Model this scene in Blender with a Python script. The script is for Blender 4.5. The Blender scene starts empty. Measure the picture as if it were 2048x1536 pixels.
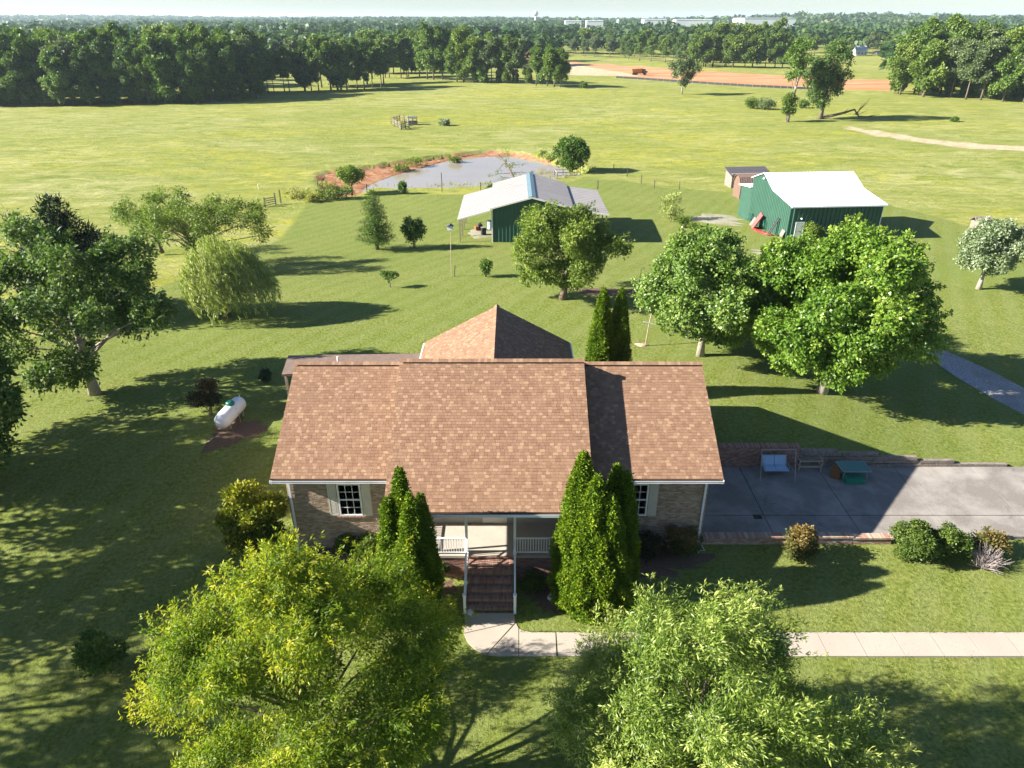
import bpy, math, random
import numpy as np
from mathutils import Vector, Matrix

random.seed(7)
RNG = np.random.default_rng(11)
SC = bpy.context.scene
COL = SC.collection
rad = math.radians

# ------------------------------------------------------------------ camera
CAM_H = 22.0
FPX = 1420.0                       # focal length in pixels of a 2048 px wide picture
PITCH = math.atan(730.0 / FPX)
cam = bpy.data.cameras.new("camera")
cam_o = bpy.data.objects.new("camera", cam)
COL.objects.link(cam_o)
cam.sensor_width = 36.0
cam.lens = 36.0 * FPX / 2048.0
cam.clip_start = 0.5
cam.clip_end = 40000.0
cam_o.location = (0, 0, CAM_H)
cam_o.rotation_euler = (math.pi / 2 - PITCH, 0, 0)
SC.camera = cam_o
SC.render.resolution_x, SC.render.resolution_y = 1024, 768

# ------------------------------------------------------------------ sky, sun, exposure
SUN_TO = Vector((-13.3, -1.6, 7.0)).normalized()
SUN_EL = math.asin(SUN_TO.z)
w = bpy.data.worlds.new("World")
SC.world = w
w.use_nodes = True
wn = w.node_tree
sky = wn.nodes.new("ShaderNodeTexSky")
sky.sky_type = 'NISHITA'
sky.sun_disc = False
sky.sun_elevation = SUN_EL
sky.sun_rotation = math.atan2(SUN_TO.x, SUN_TO.y)
sky.air_density = 1.0
sky.dust_density = 0.35
sky.ozone_density = 1.5
bg = wn.nodes["Background"]
bg.inputs["Strength"].default_value = 0.050
tn = wn.nodes.new("ShaderNodeMix")
tn.data_type = 'RGBA'
tn.blend_type = 'MULTIPLY'
tn.inputs[0].default_value = 1.0
tn.inputs[7].default_value = (0.70, 0.80, 0.97, 1)
wn.links.new(sky.outputs[0], tn.inputs[6])
wn.links.new(tn.outputs[2], bg.inputs["Color"])
sun = bpy.data.lights.new("sun", 'SUN')
sun.energy = 5.0
sun.angle = rad(0.53)
sun.color = (1.0, 0.95, 0.875)
sun_o = bpy.data.objects.new("sun", sun)
COL.objects.link(sun_o)
sun_o.rotation_mode = 'QUATERNION'
sun_o.rotation_quaternion = (-SUN_TO).to_track_quat('-Z', 'Y')
sun_o.location = (-60, -10, 60)
SC.view_settings.view_transform = 'Standard'
SC.view_settings.look = 'None'
SC.view_settings.exposure = 1.88
SC.view_settings.gamma = 1.0
SC.view_settings.use_curve_mapping = False
SC.cycles.use_denoising = True
SC.cycles.max_bounces = 8
SC.cycles.diffuse_bounces = 3
SC.cycles.transmission_bounces = 4
SC.cycles.volume_bounces = 1

# ------------------------------------------------------------------ materials
def mat(name):
    m = bpy.data.materials.new(name)
    m.use_nodes = True
    nt = m.node_tree
    return m, nt, nt.nodes["Principled BSDF"], nt.nodes["Material Output"]

def N(nt, typ, **kw):
    n = nt.nodes.new(typ)
    for k, v in kw.items():
        if k.startswith("i_"):
            n.inputs[k[2:].replace("_", " ")].default_value = v
        else:
            setattr(n, k, v)
    return n

def ramp(nt, fac, stops, interp='LINEAR'):
    r = nt.nodes.new("ShaderNodeValToRGB")
    cr = r.color_ramp
    cr.interpolation = interp
    while len(cr.elements) < len(stops):
        cr.elements.new(0.5)
    for e, (p, c) in zip(cr.elements, stops):
        e.position = p
        e.color = (*c, 1) if len(c) == 3 else c
    nt.links.new(fac, r.inputs[0])
    return r.outputs[0]

def mixc(nt, fac, a, b, mode='MIX'):
    m = nt.nodes.new("ShaderNodeMix")
    m.data_type = 'RGBA'
    m.blend_type = mode
    for sock, val in ((m.inputs[0], fac), (m.inputs[6], a), (m.inputs[7], b)):
        if hasattr(val, "is_linked"):
            nt.links.new(val, sock)
        elif isinstance(val, (int, float)):
            sock.default_value = val
        else:
            sock.default_value = (*val, 1)
    return m.outputs[2]

def mathn(nt, op, a, b=0.0, clamp=False):
    m = nt.nodes.new("ShaderNodeMath")
    m.operation = op
    m.use_clamp = clamp
    for i, val in enumerate((a, b)):
        if hasattr(val, "is_linked"):
            nt.links.new(val, m.inputs[i])
        else:
            m.inputs[i].default_value = val
    return m.outputs[0]

def noise(nt, vec, scale, detail=4, rough=0.6, dist=0.0):
    n = N(nt, "ShaderNodeTexNoise")
    n.inputs["Scale"].default_value = scale
    n.inputs["Detail"].default_value = detail
    n.inputs["Roughness"].default_value = rough
    n.inputs["Distortion"].default_value = dist
    if vec is not None:
        nt.links.new(vec, n.inputs["Vector"])
    return n.outputs["Fac"]

def objvec(nt, scale=(1, 1, 1), rot=(0, 0, 0)):
    t = N(nt, "ShaderNodeTexCoord")
    mp = N(nt, "ShaderNodeMapping")
    mp.inputs["Scale"].default_value = scale
    mp.inputs["Rotation"].default_value = rot
    nt.links.new(t.outputs["Object"], mp.inputs["Vector"])
    return mp.outputs[0]

def simple(name, col, rough=0.7, var=0.25, nscale=3.0, metal=0.0, spec=0.4, bump=0.0, dirt=None, dirt_amt=0.3):
    """paint / stone / wood with a little noise in colour and surface"""
    m, nt, p, out = mat(name)
    v = objvec(nt)
    nz = noise(nt, v, nscale, 6, 0.65)
    lo = tuple(c * (1 - var) for c in col)
    hi = tuple(min(1, c * (1 + var)) for c in col)
    c = ramp(nt, nz, [(0.3, lo), (0.7, hi)])
    if dirt:
        d = noise(nt, v, nscale * 0.35, 8, 0.7)
        f = mathn(nt, 'MULTIPLY', ramp(nt, d, [(0.48, (0, 0, 0)), (0.7, (1, 1, 1))]), dirt_amt)
        c = mixc(nt, f, c, dirt)
    nt.links.new(c, p.inputs["Base Color"])
    p.inputs["Roughness"].default_value = rough
    p.inputs["Metallic"].default_value = metal
    p.inputs["Specular IOR Level"].default_value = spec
    if bump > 0:
        b = N(nt, "ShaderNodeBump")
        b.inputs["Strength"].default_value = bump
        b.inputs["Distance"].default_value = 0.02
        nt.links.new(noise(nt, v, nscale * 8, 4), b.inputs["Height"])
        nt.links.new(b.outputs[0], p.inputs["Normal"])
    return m

LEAF_GAIN = {
    "yellow_green_leaves": (1.42, 1.32, 1.15), "grey_green_feathery_leaves": (1.05, 1.18, 0.75),
    "bright_green_maple_leaves": (1.40, 1.30, 1.1), "soft_green_maple_leaves": (1.40, 1.32, 1.1),
    "olive_green_leaves": (1.35, 1.35, 1.1), "mid_green_leaves": (1.35, 1.3, 1.1), "pale_willow_leaves": (1.45, 1.42, 1.4),
    "arborvitae_sprays": (1.70, 1.28, 0.9), "grey_green_sycamore_leaves": (1.05, 1.12, 0.8), "clipped_shrub_leaves": (1.1, 1.0, 0.9),
}
def leafmat(name, c0, c1, c2, transl=0.3, rough=0.5, spec=0.25):
    """foliage: each leaf carries its own 'tint' (0..1)"""
    m, nt, p, out = mat(name)
    if name in LEAF_GAIN:
        g = LEAF_GAIN[name]
        c0, c1, c2 = [tuple(x * k for x, k in zip(c, g)) for c in (c0, c1, c2)]
    a = N(nt, "ShaderNodeAttribute", attribute_name="tint")
    c = ramp(nt, a.outputs["Fac"], [(0.0, c0), (0.5, c1), (1.0, c2)])
    nt.links.new(c, p.inputs["Base Color"])
    p.inputs["Roughness"].default_value = rough
    p.inputs["Specular IOR Level"].default_value = spec
    t = N(nt, "ShaderNodeBsdfTranslucent")
    nt.links.new(mixc(nt, 1.0, c, (1.0, 1.15, 0.5), 'MULTIPLY'), t.inputs["Color"])
    ms = N(nt, "ShaderNodeMixShader")
    ms.inputs[0].default_value = transl
    nt.links.new(p.outputs[0], ms.inputs[1])
    nt.links.new(t.outputs[0], ms.inputs[2])
    nt.links.new(ms.outputs[0], out.inputs["Surface"])
    return m

M = {}
# shingle tones
for i, c in enumerate([(0.215, 0.125, 0.076), (0.234, 0.138, 0.084), (0.196, 0.112, 0.068), (0.256, 0.154, 0.094), (0.302, 0.188, 0.114)]):
    M["sh%d" % i] = simple("shingle_tone_%d" % i, c, 0.92, 0.16, 14, spec=0.15, bump=0.25)
for i, c in enumerate([(0.34, 0.25, 0.175), (0.38, 0.285, 0.205), (0.27, 0.19, 0.135), (0.43, 0.335, 0.245), (0.32, 0.235, 0.17)]):
    M["br%d" % i] = simple("brick_tone_%d" % i, c, 0.9, 0.2, 20, spec=0.2)
for i, c in enumerate([(0.28, 0.155, 0.115), (0.31, 0.18, 0.135), (0.235, 0.125, 0.095), (0.34, 0.215, 0.16)]):
    M["rb%d" % i] = simple("red_brick_tone_%d" % i, c, 0.9, 0.2, 20, spec=0.2)
M["mortar"] = simple("mortar", (0.33, 0.28, 0.23), 0.95, 0.15, 6)
M["mortar_dark"] = simple("dark_mortar", (0.20, 0.15, 0.12), 0.95, 0.2, 6)
M["white"] = simple("white_paint", (0.78, 0.78, 0.76), 0.45, 0.05, 3, dirt=(0.5, 0.48, 0.43), dirt_amt=0.25)
M["gutter"] = simple("white_gutter_metal", (0.74, 0.75, 0.76), 0.35, 0.05, 3, dirt=(0.35, 0.33, 0.3), dirt_amt=0.3)
M["cream"] = simple("cream_shutter_paint", (0.55, 0.51, 0.43), 0.6, 0.06, 3, dirt=(0.4, 0.36, 0.3))
M["siding"] = simple("beige_siding", (0.37, 0.325, 0.26), 0.65, 0.05, 2, dirt=(0.45, 0.38, 0.3), dirt_amt=0.2)
M["porch_floor"] = simple("porch_concrete", (0.38, 0.335, 0.275), 0.85, 0.08, 2, dirt=(0.35, 0.29, 0.22))
M["walk_old"] = simple("pale_concrete", (0.42, 0.37, 0.305), 0.9, 0.10, 1.6, bump=0.2, dirt=(0.38, 0.32, 0.25), dirt_amt=0.35)
M["glass_dark"], nt, p, _ = mat("window_glass")
p.inputs["Base Color"].default_value = (0.13, 0.17, 0.22, 1)
p.inputs["Roughness"].default_value = 0.06
p.inputs["Specular IOR Level"].default_value = 0.7
M["old_wood"] = simple("weathered_brown_boards", (0.17, 0.115, 0.085), 0.85, 0.25, 5, dirt=(0.10, 0.08, 0.07))
M["grey_wood"] = simple("grey_weathered_timber", (0.22, 0.18, 0.145), 0.92, 0.35, 6, bump=0.5, dirt=(0.08, 0.06, 0.05), dirt_amt=0.6)
M["post_wood"] = simple("post_wood", (0.33, 0.27, 0.18), 0.9, 0.25, 5)
M["dark_post"] = simple("dark_fence_post", (0.07, 0.055, 0.045), 0.9, 0.3, 5)
M["bark"] = simple("grey_brown_bark", (0.14, 0.105, 0.075), 0.95, 0.35, 7, bump=0.6)
M["bark_pale"] = simple("pale_bark", (0.30, 0.26, 0.20), 0.95, 0.3, 6, bump=0.5)
M["tank"] = simple("white_tank_enamel", (0.72, 0.72, 0.71), 0.35, 0.04, 2, dirt=(0.45, 0.42, 0.37), dirt_amt=0.3)
M["green_dome"] = simple("green_plastic", (0.012, 0.13, 0.085), 0.4, 0.1, 4)
M["green_metal"] = simple("dark_green_metal_siding", (0.016, 0.075, 0.053), 0.45, 0.12, 0.7, spec=0.5, dirt=(0.03, 0.09, 0.065), dirt_amt=0.4)
M["green_metal_pale"] = simple("pale_green_metal_siding", (0.036, 0.098, 0.066), 0.5, 0.10, 0.7, spec=0.5)  # paler than the front siding; used on the left gable and lean-to
M["barn_roof"] = simple("pale_grey_metal_roof", (0.32, 0.292, 0.27), 0.6, 0.08, 0.6, spec=0.3, dirt=(0.22, 0.19, 0.165))
M["white_roof"] = simple("white_metal_roof", (0.83, 0.83, 0.83), 0.5, 0.03, 1, spec=0.4)
M["teal"] = simple("teal_ridge_cap", (0.12, 0.185, 0.205), 0.45, 0.1, 2)
M["trim"] = simple("cream_trim", (0.68, 0.64, 0.55), 0.6, 0.06, 3)
M["shed_brown"] = simple("brown_metal_roof", (0.17, 0.115, 0.09), 0.6, 0.15, 3)
M["shed_wall"] = simple("red_brown_wood_wall", (0.15, 0.088, 0.062), 0.8, 0.2, 3)
M["dark_grey"] = simple("dark_grey_roofing", (0.08, 0.075, 0.08), 0.7, 0.2, 3)
M["black"] = simple("black_plastic", (0.02, 0.02, 0.022), 0.5, 0.2, 3)
M["red"] = simple("faded_red_plastic", (0.52, 0.10, 0.09), 0.5, 0.1, 3)
M["red_bright"] = simple("red_plastic_hull", (0.55, 0.035, 0.035), 0.35, 0.1, 3)
M["blue"] = simple("blue_plastic", (0.03, 0.16, 0.50), 0.4, 0.1, 3)
M["blue_pale"] = simple("pale_blue_plastic", (0.16, 0.38, 0.68), 0.4, 0.1, 3)
M["blue_drum"] = simple("blue_drum_plastic", (0.55, 0.62, 0.72), 0.4, 0.1, 3)
M["cushion"] = simple("blue_grey_seat_fabric", (0.30, 0.42, 0.55), 0.8, 0.08, 5)
M["metal_grey"] = simple("grey_tube_metal", (0.30, 0.29, 0.28), 0.45, 0.1, 5, metal=0.3)
M["tan_wood"] = simple("tan_wood", (0.36, 0.27, 0.19), 0.8, 0.15, 5)
M["box_brown"] = simple("orange_brown_wood", (0.22, 0.10, 0.03), 0.7, 0.15, 5)
M["bin_green"] = simple("green_bin_plastic", (0.02, 0.20, 0.12), 0.5, 0.1, 5)
M["table_glass"], nt, p, _ = mat("green_table_glass")
p.inputs["Base Color"].default_value = (0.10, 0.20, 0.18, 1)
p.inputs["Roughness"].default_value = 0.15
M["rust"] = simple("rusty_steel", (0.25, 0.085, 0.04), 0.85, 0.3, 6)
M["truck_orange"] = simple("orange_truck_paint", (0.42, 0.15, 0.025), 0.5, 0.1, 2)
M["tyre"] = simple("tyre_rubber", (0.02, 0.02, 0.02), 0.85, 0.2, 5)
M["stone"] = simple("pale_stone", (0.55, 0.52, 0.48), 0.8, 0.1, 6, bump=0.4)
M["far_white"] = simple("white_far_building", (0.58, 0.60, 0.62), 0.6, 0.03, 0.1)
M["far_grey"] = simple("grey_far_building", (0.42, 0.45, 0.48), 0.6, 0.05, 0.1)

def aggregate(name, c_lo, c_hi, gscale, rough=0.95, bump=0.3, stain=(0.2, 0.2, 0.2), stain_amt=0.4, tint=None, cracks=False):
    m, nt, p, out = mat(name)
    v = objvec(nt)
    g = noise(nt, v, gscale, 3, 0.7)
    big = noise(nt, v, 0.45, 6, 0.65, 0.3)
    c = ramp(nt, g, [(0.3, c_lo), (0.7, c_hi)])
    f = mathn(nt, 'MULTIPLY', ramp(nt, big, [(0.42, (0, 0, 0)), (0.68, (1, 1, 1))]), stain_amt)
    c = mixc(nt, f, c, stain)
    nt.links.new(c, p.inputs["Base Color"])
    p.inputs["Roughness"].default_value = rough
    p.inputs["Specular IOR Level"].default_value = 0.2
    if cracks:
        vo = N(nt, "ShaderNodeTexVoronoi", feature='DISTANCE_TO_EDGE')
        vo.inputs["Scale"].default_value = 0.24
        wv_ = N(nt, "ShaderNodeVectorMath", operation='ADD')
        nz_ = N(nt, "ShaderNodeTexNoise")
        nz_.inputs["Scale"].default_value = 0.9
        nz_.inputs["Detail"].default_value = 5
        nt.links.new(v, nz_.inputs["Vector"])
        nt.links.new(v, wv_.inputs[0])
        nt.links.new(nz_.outputs["Color"], wv_.inputs[1])
        nt.links.new(wv_.outputs[0], vo.inputs["Vector"])
        cr = ramp(nt, vo.outputs["Distance"], [(0.0, (1, 1, 1)), (0.007, (0, 0, 0))])
        cm = ramp(nt, noise(nt, v, 0.28, 2), [(0.5, (0, 0, 0)), (0.6, (1, 1, 1))])
        c = mixc(nt, mathn(nt, 'MULTIPLY', mathn(nt, 'MULTIPLY', cr, cm), 0.6), c, (0.07, 0.06, 0.05))
        oil = ramp(nt, noise(nt, v, 0.8, 6, 0.7, 0.8), [(0.62, (0, 0, 0)), (0.72, (1, 1, 1))])
        c = mixc(nt, mathn(nt, 'MULTIPLY', oil, 0.45), c, (0.10, 0.088, 0.075))
        nt.links.new(c, p.inputs["Base Color"])
    b = N(nt, "ShaderNodeBump")
    b.inputs["Strength"].default_value = bump
    b.inputs["Distance"].default_value = 0.03
    nt.links.new(g, b.inputs["Height"])
    nt.links.new(b.outputs[0], p.inputs["Normal"])
    return m
M["drive"] = aggregate("worn_driveway_concrete", (0.145, 0.128, 0.110), (0.235, 0.208, 0.180), 22, stain=(0.33, 0.30, 0.262), stain_amt=0.95, cracks=True)
M["walk"] = aggregate("pale_walk_concrete", (0.35, 0.298, 0.235), (0.43, 0.37, 0.297), 18, bump=0.2, stain=(0.31, 0.27, 0.22), stain_amt=0.6)
M["lawn_blades"] = leafmat("lawn_grass_blades", (0.080, 0.106, 0.018), (0.148, 0.172, 0.036), (0.24, 0.25, 0.075), 0.3)
M["gravel"] = aggregate("grey_gravel", (0.16, 0.155, 0.15), (0.46, 0.44, 0.42), 9, bump=0.8, stain=(0.16, 0.14, 0.09), stain_amt=0.5)
M["pale_gravel"] = aggregate("pale_gravel", (0.20, 0.18, 0.125), (0.37, 0.34, 0.27), 5, bump=0.6, stain=(0.18, 0.18, 0.07), stain_amt=0.85)
M["mulch"] = aggregate("bark_mulch", (0.07, 0.042, 0.028), (0.21, 0.13, 0.085), 14, bump=1.0, stain=(0.13, 0.11, 0.05), stain_amt=0.5)
M["soil"] = aggregate("orange_earth_and_gravel", (0.36, 0.20, 0.11), (0.52, 0.42, 0.32), 4, stain=(0.50, 0.23, 0.10), stain_amt=0.6)

# leaves
M["L_yellow"] = leafmat("yellow_green_leaves", (0.050, 0.098, 0.010), (0.140, 0.205, 0.018), (0.33, 0.335, 0.028), 0.5)
M["L_silver"] = leafmat("grey_green_feathery_leaves", (0.070, 0.115, 0.022), (0.165, 0.215, 0.042), (0.40, 0.40, 0.15), 0.34, 0.45, 0.4)
M["L_maple"] = leafmat("bright_green_maple_leaves", (0.036, 0.085, 0.010), (0.085, 0.170, 0.018), (0.19, 0.27, 0.045), 0.33, 0.42, 0.35)
M["L_maple_grey"] = leafmat("soft_green_maple_leaves", (0.044, 0.090, 0.015), (0.098, 0.175, 0.027), (0.21, 0.28, 0.09), 0.32, 0.42, 0.45)
M["L_white"] = leafmat("pale_silvery_leaves", (0.09, 0.14, 0.05), (0.20, 0.26, 0.12), (0.46, 0.48, 0.33), 0.3, 0.4, 0.5)
M["L_mid"] = leafmat("mid_green_leaves", (0.026, 0.060, 0.010), (0.060, 0.115, 0.018), (0.13, 0.19, 0.04), 0.3)
M["L_olive"] = leafmat("olive_green_leaves", (0.045, 0.075, 0.014), (0.10, 0.145, 0.024), (0.19, 0.23, 0.05), 0.34)
M["L_willow"] = leafmat("pale_willow_leaves", (0.10, 0.135, 0.035), (0.22, 0.255, 0.075), (0.38, 0.40, 0.16), 0.36)
M["L_syc"] = leafmat("grey_green_sycamore_leaves", (0.040, 0.072, 0.020), (0.085, 0.135, 0.035), (0.22, 0.26, 0.12), 0.32, 0.55, 0.2)
M["L_dark"] = leafmat("dark_evergreen_needles", (0.012, 0.030, 0.010), (0.025, 0.055, 0.016), (0.06, 0.10, 0.03), 0.15)
M["L_arb"] = leafmat("arborvitae_sprays", (0.022, 0.062, 0.005), (0.058, 0.135, 0.009), (0.14, 0.23, 0.015), 0.18, 0.6, 0.15)
M["L_gold"] = leafmat("golden_evergreen_sprays", (0.030, 0.058, 0.006), (0.10, 0.135, 0.010), (0.25, 0.25, 0.015), 0.18, 0.6, 0.15)
M["L_box"] = leafmat("clipped_shrub_leaves", (0.028, 0.060, 0.010), (0.065, 0.12, 0.018), (0.14, 0.20, 0.04), 0.25)
M["L_rust"] = leafmat("rust_tipped_shrub_leaves", (0.028, 0.050, 0.010), (0.085, 0.095, 0.020), (0.21, 0.135, 0.038), 0.25)
M["L_maroon"] = leafmat("dark_bronze_shrub_leaves", (0.012, 0.022, 0.006), (0.030, 0.036, 0.010), (0.13, 0.065, 0.022), 0.2)
M["L_dead"] = leafmat("bare_grey_twigs", (0.13, 0.10, 0.085), (0.22, 0.18, 0.16), (0.32, 0.28, 0.25), 0.0)
M["W0"] = leafmat("wood_leaves_mid_green", (0.045, 0.092, 0.016), (0.118, 0.195, 0.032), (0.235, 0.30, 0.066), 0.28)
M["W1"] = leafmat("wood_leaves_dark_green", (0.034, 0.074, 0.016), (0.084, 0.148, 0.030), (0.17, 0.235, 0.055), 0.25)
M["W2"] = leafmat("wood_leaves_yellow_green", (0.055, 0.100, 0.014), (0.125, 0.190, 0.028), (0.23, 0.28, 0.055), 0.30)
M["W3"] = leafmat("wood_leaves_grey_green", (0.055, 0.085, 0.032), (0.115, 0.160, 0.060), (0.21, 0.25, 0.105), 0.28)
M["grass_tuft"] = leafmat("tall_grass_blades", (0.15, 0.18, 0.03), (0.28, 0.28, 0.065), (0.44, 0.39, 0.17), 0.4)

# ------------------------------------------------------------------ helpers: meshes
class MB:
    def __init__(s):
        s.v, s.f, s.m = [], [], []
    def add(s, vs, fs, mi=0):
        o = len(s.v)
        s.v.extend([tuple(p) for p in vs])
        for f in fs:
            s.f.append(tuple(o + i for i in f))
            s.m.append(mi)
    def box(s, x0, y0, z0, x1, y1, z1, mi=0):
        vs = [(x0, y0, z0), (x1, y0, z0), (x1, y1, z0), (x0, y1, z0), (x0, y0, z1), (x1, y0, z1), (x1, y1, z1), (x0, y1, z1)]
        s.add(vs, [(0, 3, 2, 1), (4, 5, 6, 7), (0, 1, 5, 4), (1, 2, 6, 5), (2, 3, 7, 6), (3, 0, 4, 7)], mi)
    def obox(s, c, ax, ay, az, mi=0):
        """box with centre c and half-axis vectors"""
        c, ax, ay, az = map(Vector, (c, ax, ay, az))
        vs = [c + ax * i + ay * j + az * k for k in (-1, 1) for (i, j) in ((-1, -1), (1, -1), (1, 1), (-1, 1))]
        s.add(vs, [(0, 3, 2, 1), (4, 5, 6, 7), (0, 1, 5, 4), (1, 2, 6, 5), (2, 3, 7, 6), (3, 0, 4, 7)], mi)
    def beam(s, p, q, w, h, mi=0, up=(0, 0, 1)):
        p, q = Vector(p), Vector(q)
        d = q - p
        dn = d.normalized()
        u = Vector(up)
        if abs(dn.dot(u)) > 0.98:
            u = Vector((1, 0, 0))
        sd = dn.cross(u).normalized()
        uu = sd.cross(dn)
        s.obox((p + q) / 2, d / 2, sd * w / 2, uu * h / 2, mi)
    def tube(s, pts, r, n=8, mi=0, cap=True):
        pts = [Vector(p) for p in pts]
        if not hasattr(r, "__len__"):
            r = [r] * len(pts)
        vs, fs = [], []
        for i, p in enumerate(pts):
            d = (pts[min(i + 1, len(pts) - 1)] - pts[max(i - 1, 0)])
            d = d.normalized() if d.length > 1e-9 else Vector((0, 0, 1))
            u = Vector((0, 0, 1)) if abs(d.z) < 0.9 else Vector((1, 0, 0))
            a = d.cross(u).normalized()
            b = d.cross(a)
            for k in range(n):
                t = 2 * math.pi * k / n
                vs.append(p + (a * math.cos(t) + b * math.sin(t)) * r[i])
        for i in range(len(pts) - 1):
            for k in range(n):
                fs.append((i * n + k, i * n + (k + 1) % n, (i + 1) * n + (k + 1) % n, (i + 1) * n + k))
        if cap:
            fs.append(tuple(range(n))[::-1])
            fs.append(tuple((len(pts) - 1) * n + k for k in range(n)))
        s.add(vs, fs, mi)
    def prism(s, poly, z0, z1, mi=0):
        """poly: list of (x, y), counter-clockwise"""
        n = len(poly)
        vs = [(x, y, z0) for x, y in poly] + [(x, y, z1) for x, y in poly]
        fs = [tuple(range(n))[::-1], tuple(range(n, 2 * n))] + [(i, (i + 1) % n, n + (i + 1) % n, n + i) for i in range(n)]
        s.add(vs, fs, mi)
    def slab(s, a, b, c, d, th, mi=0):
        """quad a b c d with thickness th downward along its normal"""
        a, b, c, d = map(Vector, (a, b, c, d))
        nn = (b - a).cross(d - a).normalized() * th
        vs = [a, b, c, d, a - nn, b - nn, c - nn, d - nn]
        s.add(vs, [(0, 1, 2, 3), (7, 6, 5, 4), (0, 4, 5, 1), (1, 5, 6, 2), (2, 6, 7, 3), (3, 7, 4, 0)], mi)
    def build(s, name, mats, parent=None, off=(0, 0, 0), kind=None, smooth=False, label=None):
        me = bpy.data.meshes.new(name)
        ox, oy, oz = off
        me.from_pydata([(x - ox, y - oy, z - oz) for x, y, z in s.v], [], s.f)
        if not isinstance(mats, (list, tuple)):
            mats = [mats]
        for m_ in mats:
            me.materials.append(m_)
        if len(mats) > 1:
            me.polygons.foreach_set("material_index", s.m)
        if smooth:
            me.polygons.foreach_set("use_smooth", [True] * len(me.polygons))
        me.update()
        o = bpy.data.objects.new(name, me)
        COL.objects.link(o)
        if parent is not None:
            o.parent = parent
        if kind:
            o["kind"] = kind
        if label:
            o["label"] = label
        return o

def root(name, loc, label, cat, group=None, rz=0.0, scale=None):
    o = bpy.data.objects.new(name, None)
    o.empty_display_size = 0.3
    COL.objects.link(o)
    o.location = loc
    o.rotation_euler = (0, 0, rz)
    if scale is not None:
        o.scale = (scale,) * 3 if not hasattr(scale, "__len__") else scale
    o["label"] = label
    o["category"] = cat
    if group:
        o["group"] = group
    return o

def tag(o, label, cat, group=None):
    o["label"] = label
    o["category"] = cat
    if group:
        o["group"] = group
    return o

def copy_tree(src, loc, rz, scale, label=None, group=None):
    c = src.copy()
    COL.objects.link(c)
    c.location = loc
    c.rotation_euler = (0, 0, rz)
    c.scale = (scale,) * 3 if not hasattr(scale, "__len__") else scale
    if label:
        c["label"] = label
    if group:
        c["group"] = group
    for ch in src.children:
        d = ch.copy()
        COL.objects.link(d)
        d.parent = c
        for g in ch.children:
            e = g.copy()
            COL.objects.link(e)
            e.parent = d
    return c

# ------------------------------------------------------------------ terrain height
def smst(a, b, x):
    t = np.clip((x - a) / (b - a), 0, 1)
    return t * t * (3 - 2 * t)

_k = np.array([(-200, 0), (26, 0), (33, 1.4), (45, 1.35), (60, 0.6), (80, -1.3), (100, -2.3), (130, -3.0), (200, -3.4), (400, -4), (800, -4),
               (1500, -2), (3000, 6), (5000, 13), (9500, 16)], float)
_ty = np.arange(-200, 9501, 0.5)
_tz = np.interp(_ty, _k[:, 0], _k[:, 1])
def _sm(z, n):
    ker = np.hanning(n + 2)[1:-1]
    ker /= ker.sum()
    pad = np.concatenate([np.full(n, z[0]), z, np.full(n, z[-1])])
    return np.convolve(pad, ker, 'same')[n:-n]
_near = _sm(_tz, 9)
_mid = _sm(_tz, 41)
_far = _sm(_tz, 401)
_tz = np.where(_ty < 40, _near, np.where(_ty < 400, _mid, _far))
_tz = _sm(_tz, 5)

def hgt(x, y):
    x = np.asarray(x, float)
    y = np.asarray(y, float)
    z = np.interp(y, _ty, _tz)
    bump = np.maximum(z, 0) * (y < 200)
    z = z - bump * 0.72 * smst(13.0, 27.0, x) * (y > 20)
    far = smst(90, 200, y)
    z = z + far * 0.35 * np.sin(x * 0.031 + 1.3) * np.sin(y * 0.021 + 0.4)
    vf = smst(1200, 3600, y)
    z = z + vf * (9.0 * np.sin(x / 830 + 0.9) * np.sin(y / 1100 + 0.5) + 5 * np.sin(x / 390 + 2.2))
    # low rise on the right of the skyline
    z = z + 20.0 * np.exp(-((x - 1000) / 420) ** 2 - ((y - 2300) / 500) ** 2)
    return z

def hz(x, y):
    return float(hgt(x, y))

CP, SP = math.cos(PITCH), math.sin(PITCH)
def ray(u, v):
    a, b = (u - 1024) / FPX, (768 - v) / FPX
    return Vector((a, CP + b * SP, -SP + b * CP))
def G(u, v, dz=0.0):
    """the point of the ground that the photograph shows at (u, v)"""
    d = ray(u, v)
    z = 0.0
    for _ in range(60):
        t = (z - CAM_H) / d.z
        t = min(t, 9000)
        zz = hz(d.x * t, d.y * t)
        z = 0.5 * z + 0.5 * zz
    t = (z - CAM_H) / d.z
    return Vector((d.x * t, d.y * t, hz(d.x * t, d.y * t) + dz))
def Gz(u, v, z):
    d = ray(u, v)
    t = (z - CAM_H) / d.z
    return Vector((d.x * t, d.y * t, z))
def topz(v, Y):
    """height of a thing standing at distance Y whose top the photograph shows at row v"""
    d = ray(1024, v)
    return CAM_H + d.z / d.y * Y
def px2m(px, Y, v):
    d = ray(1024, v)
    return px / FPX * Y / d.y

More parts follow.
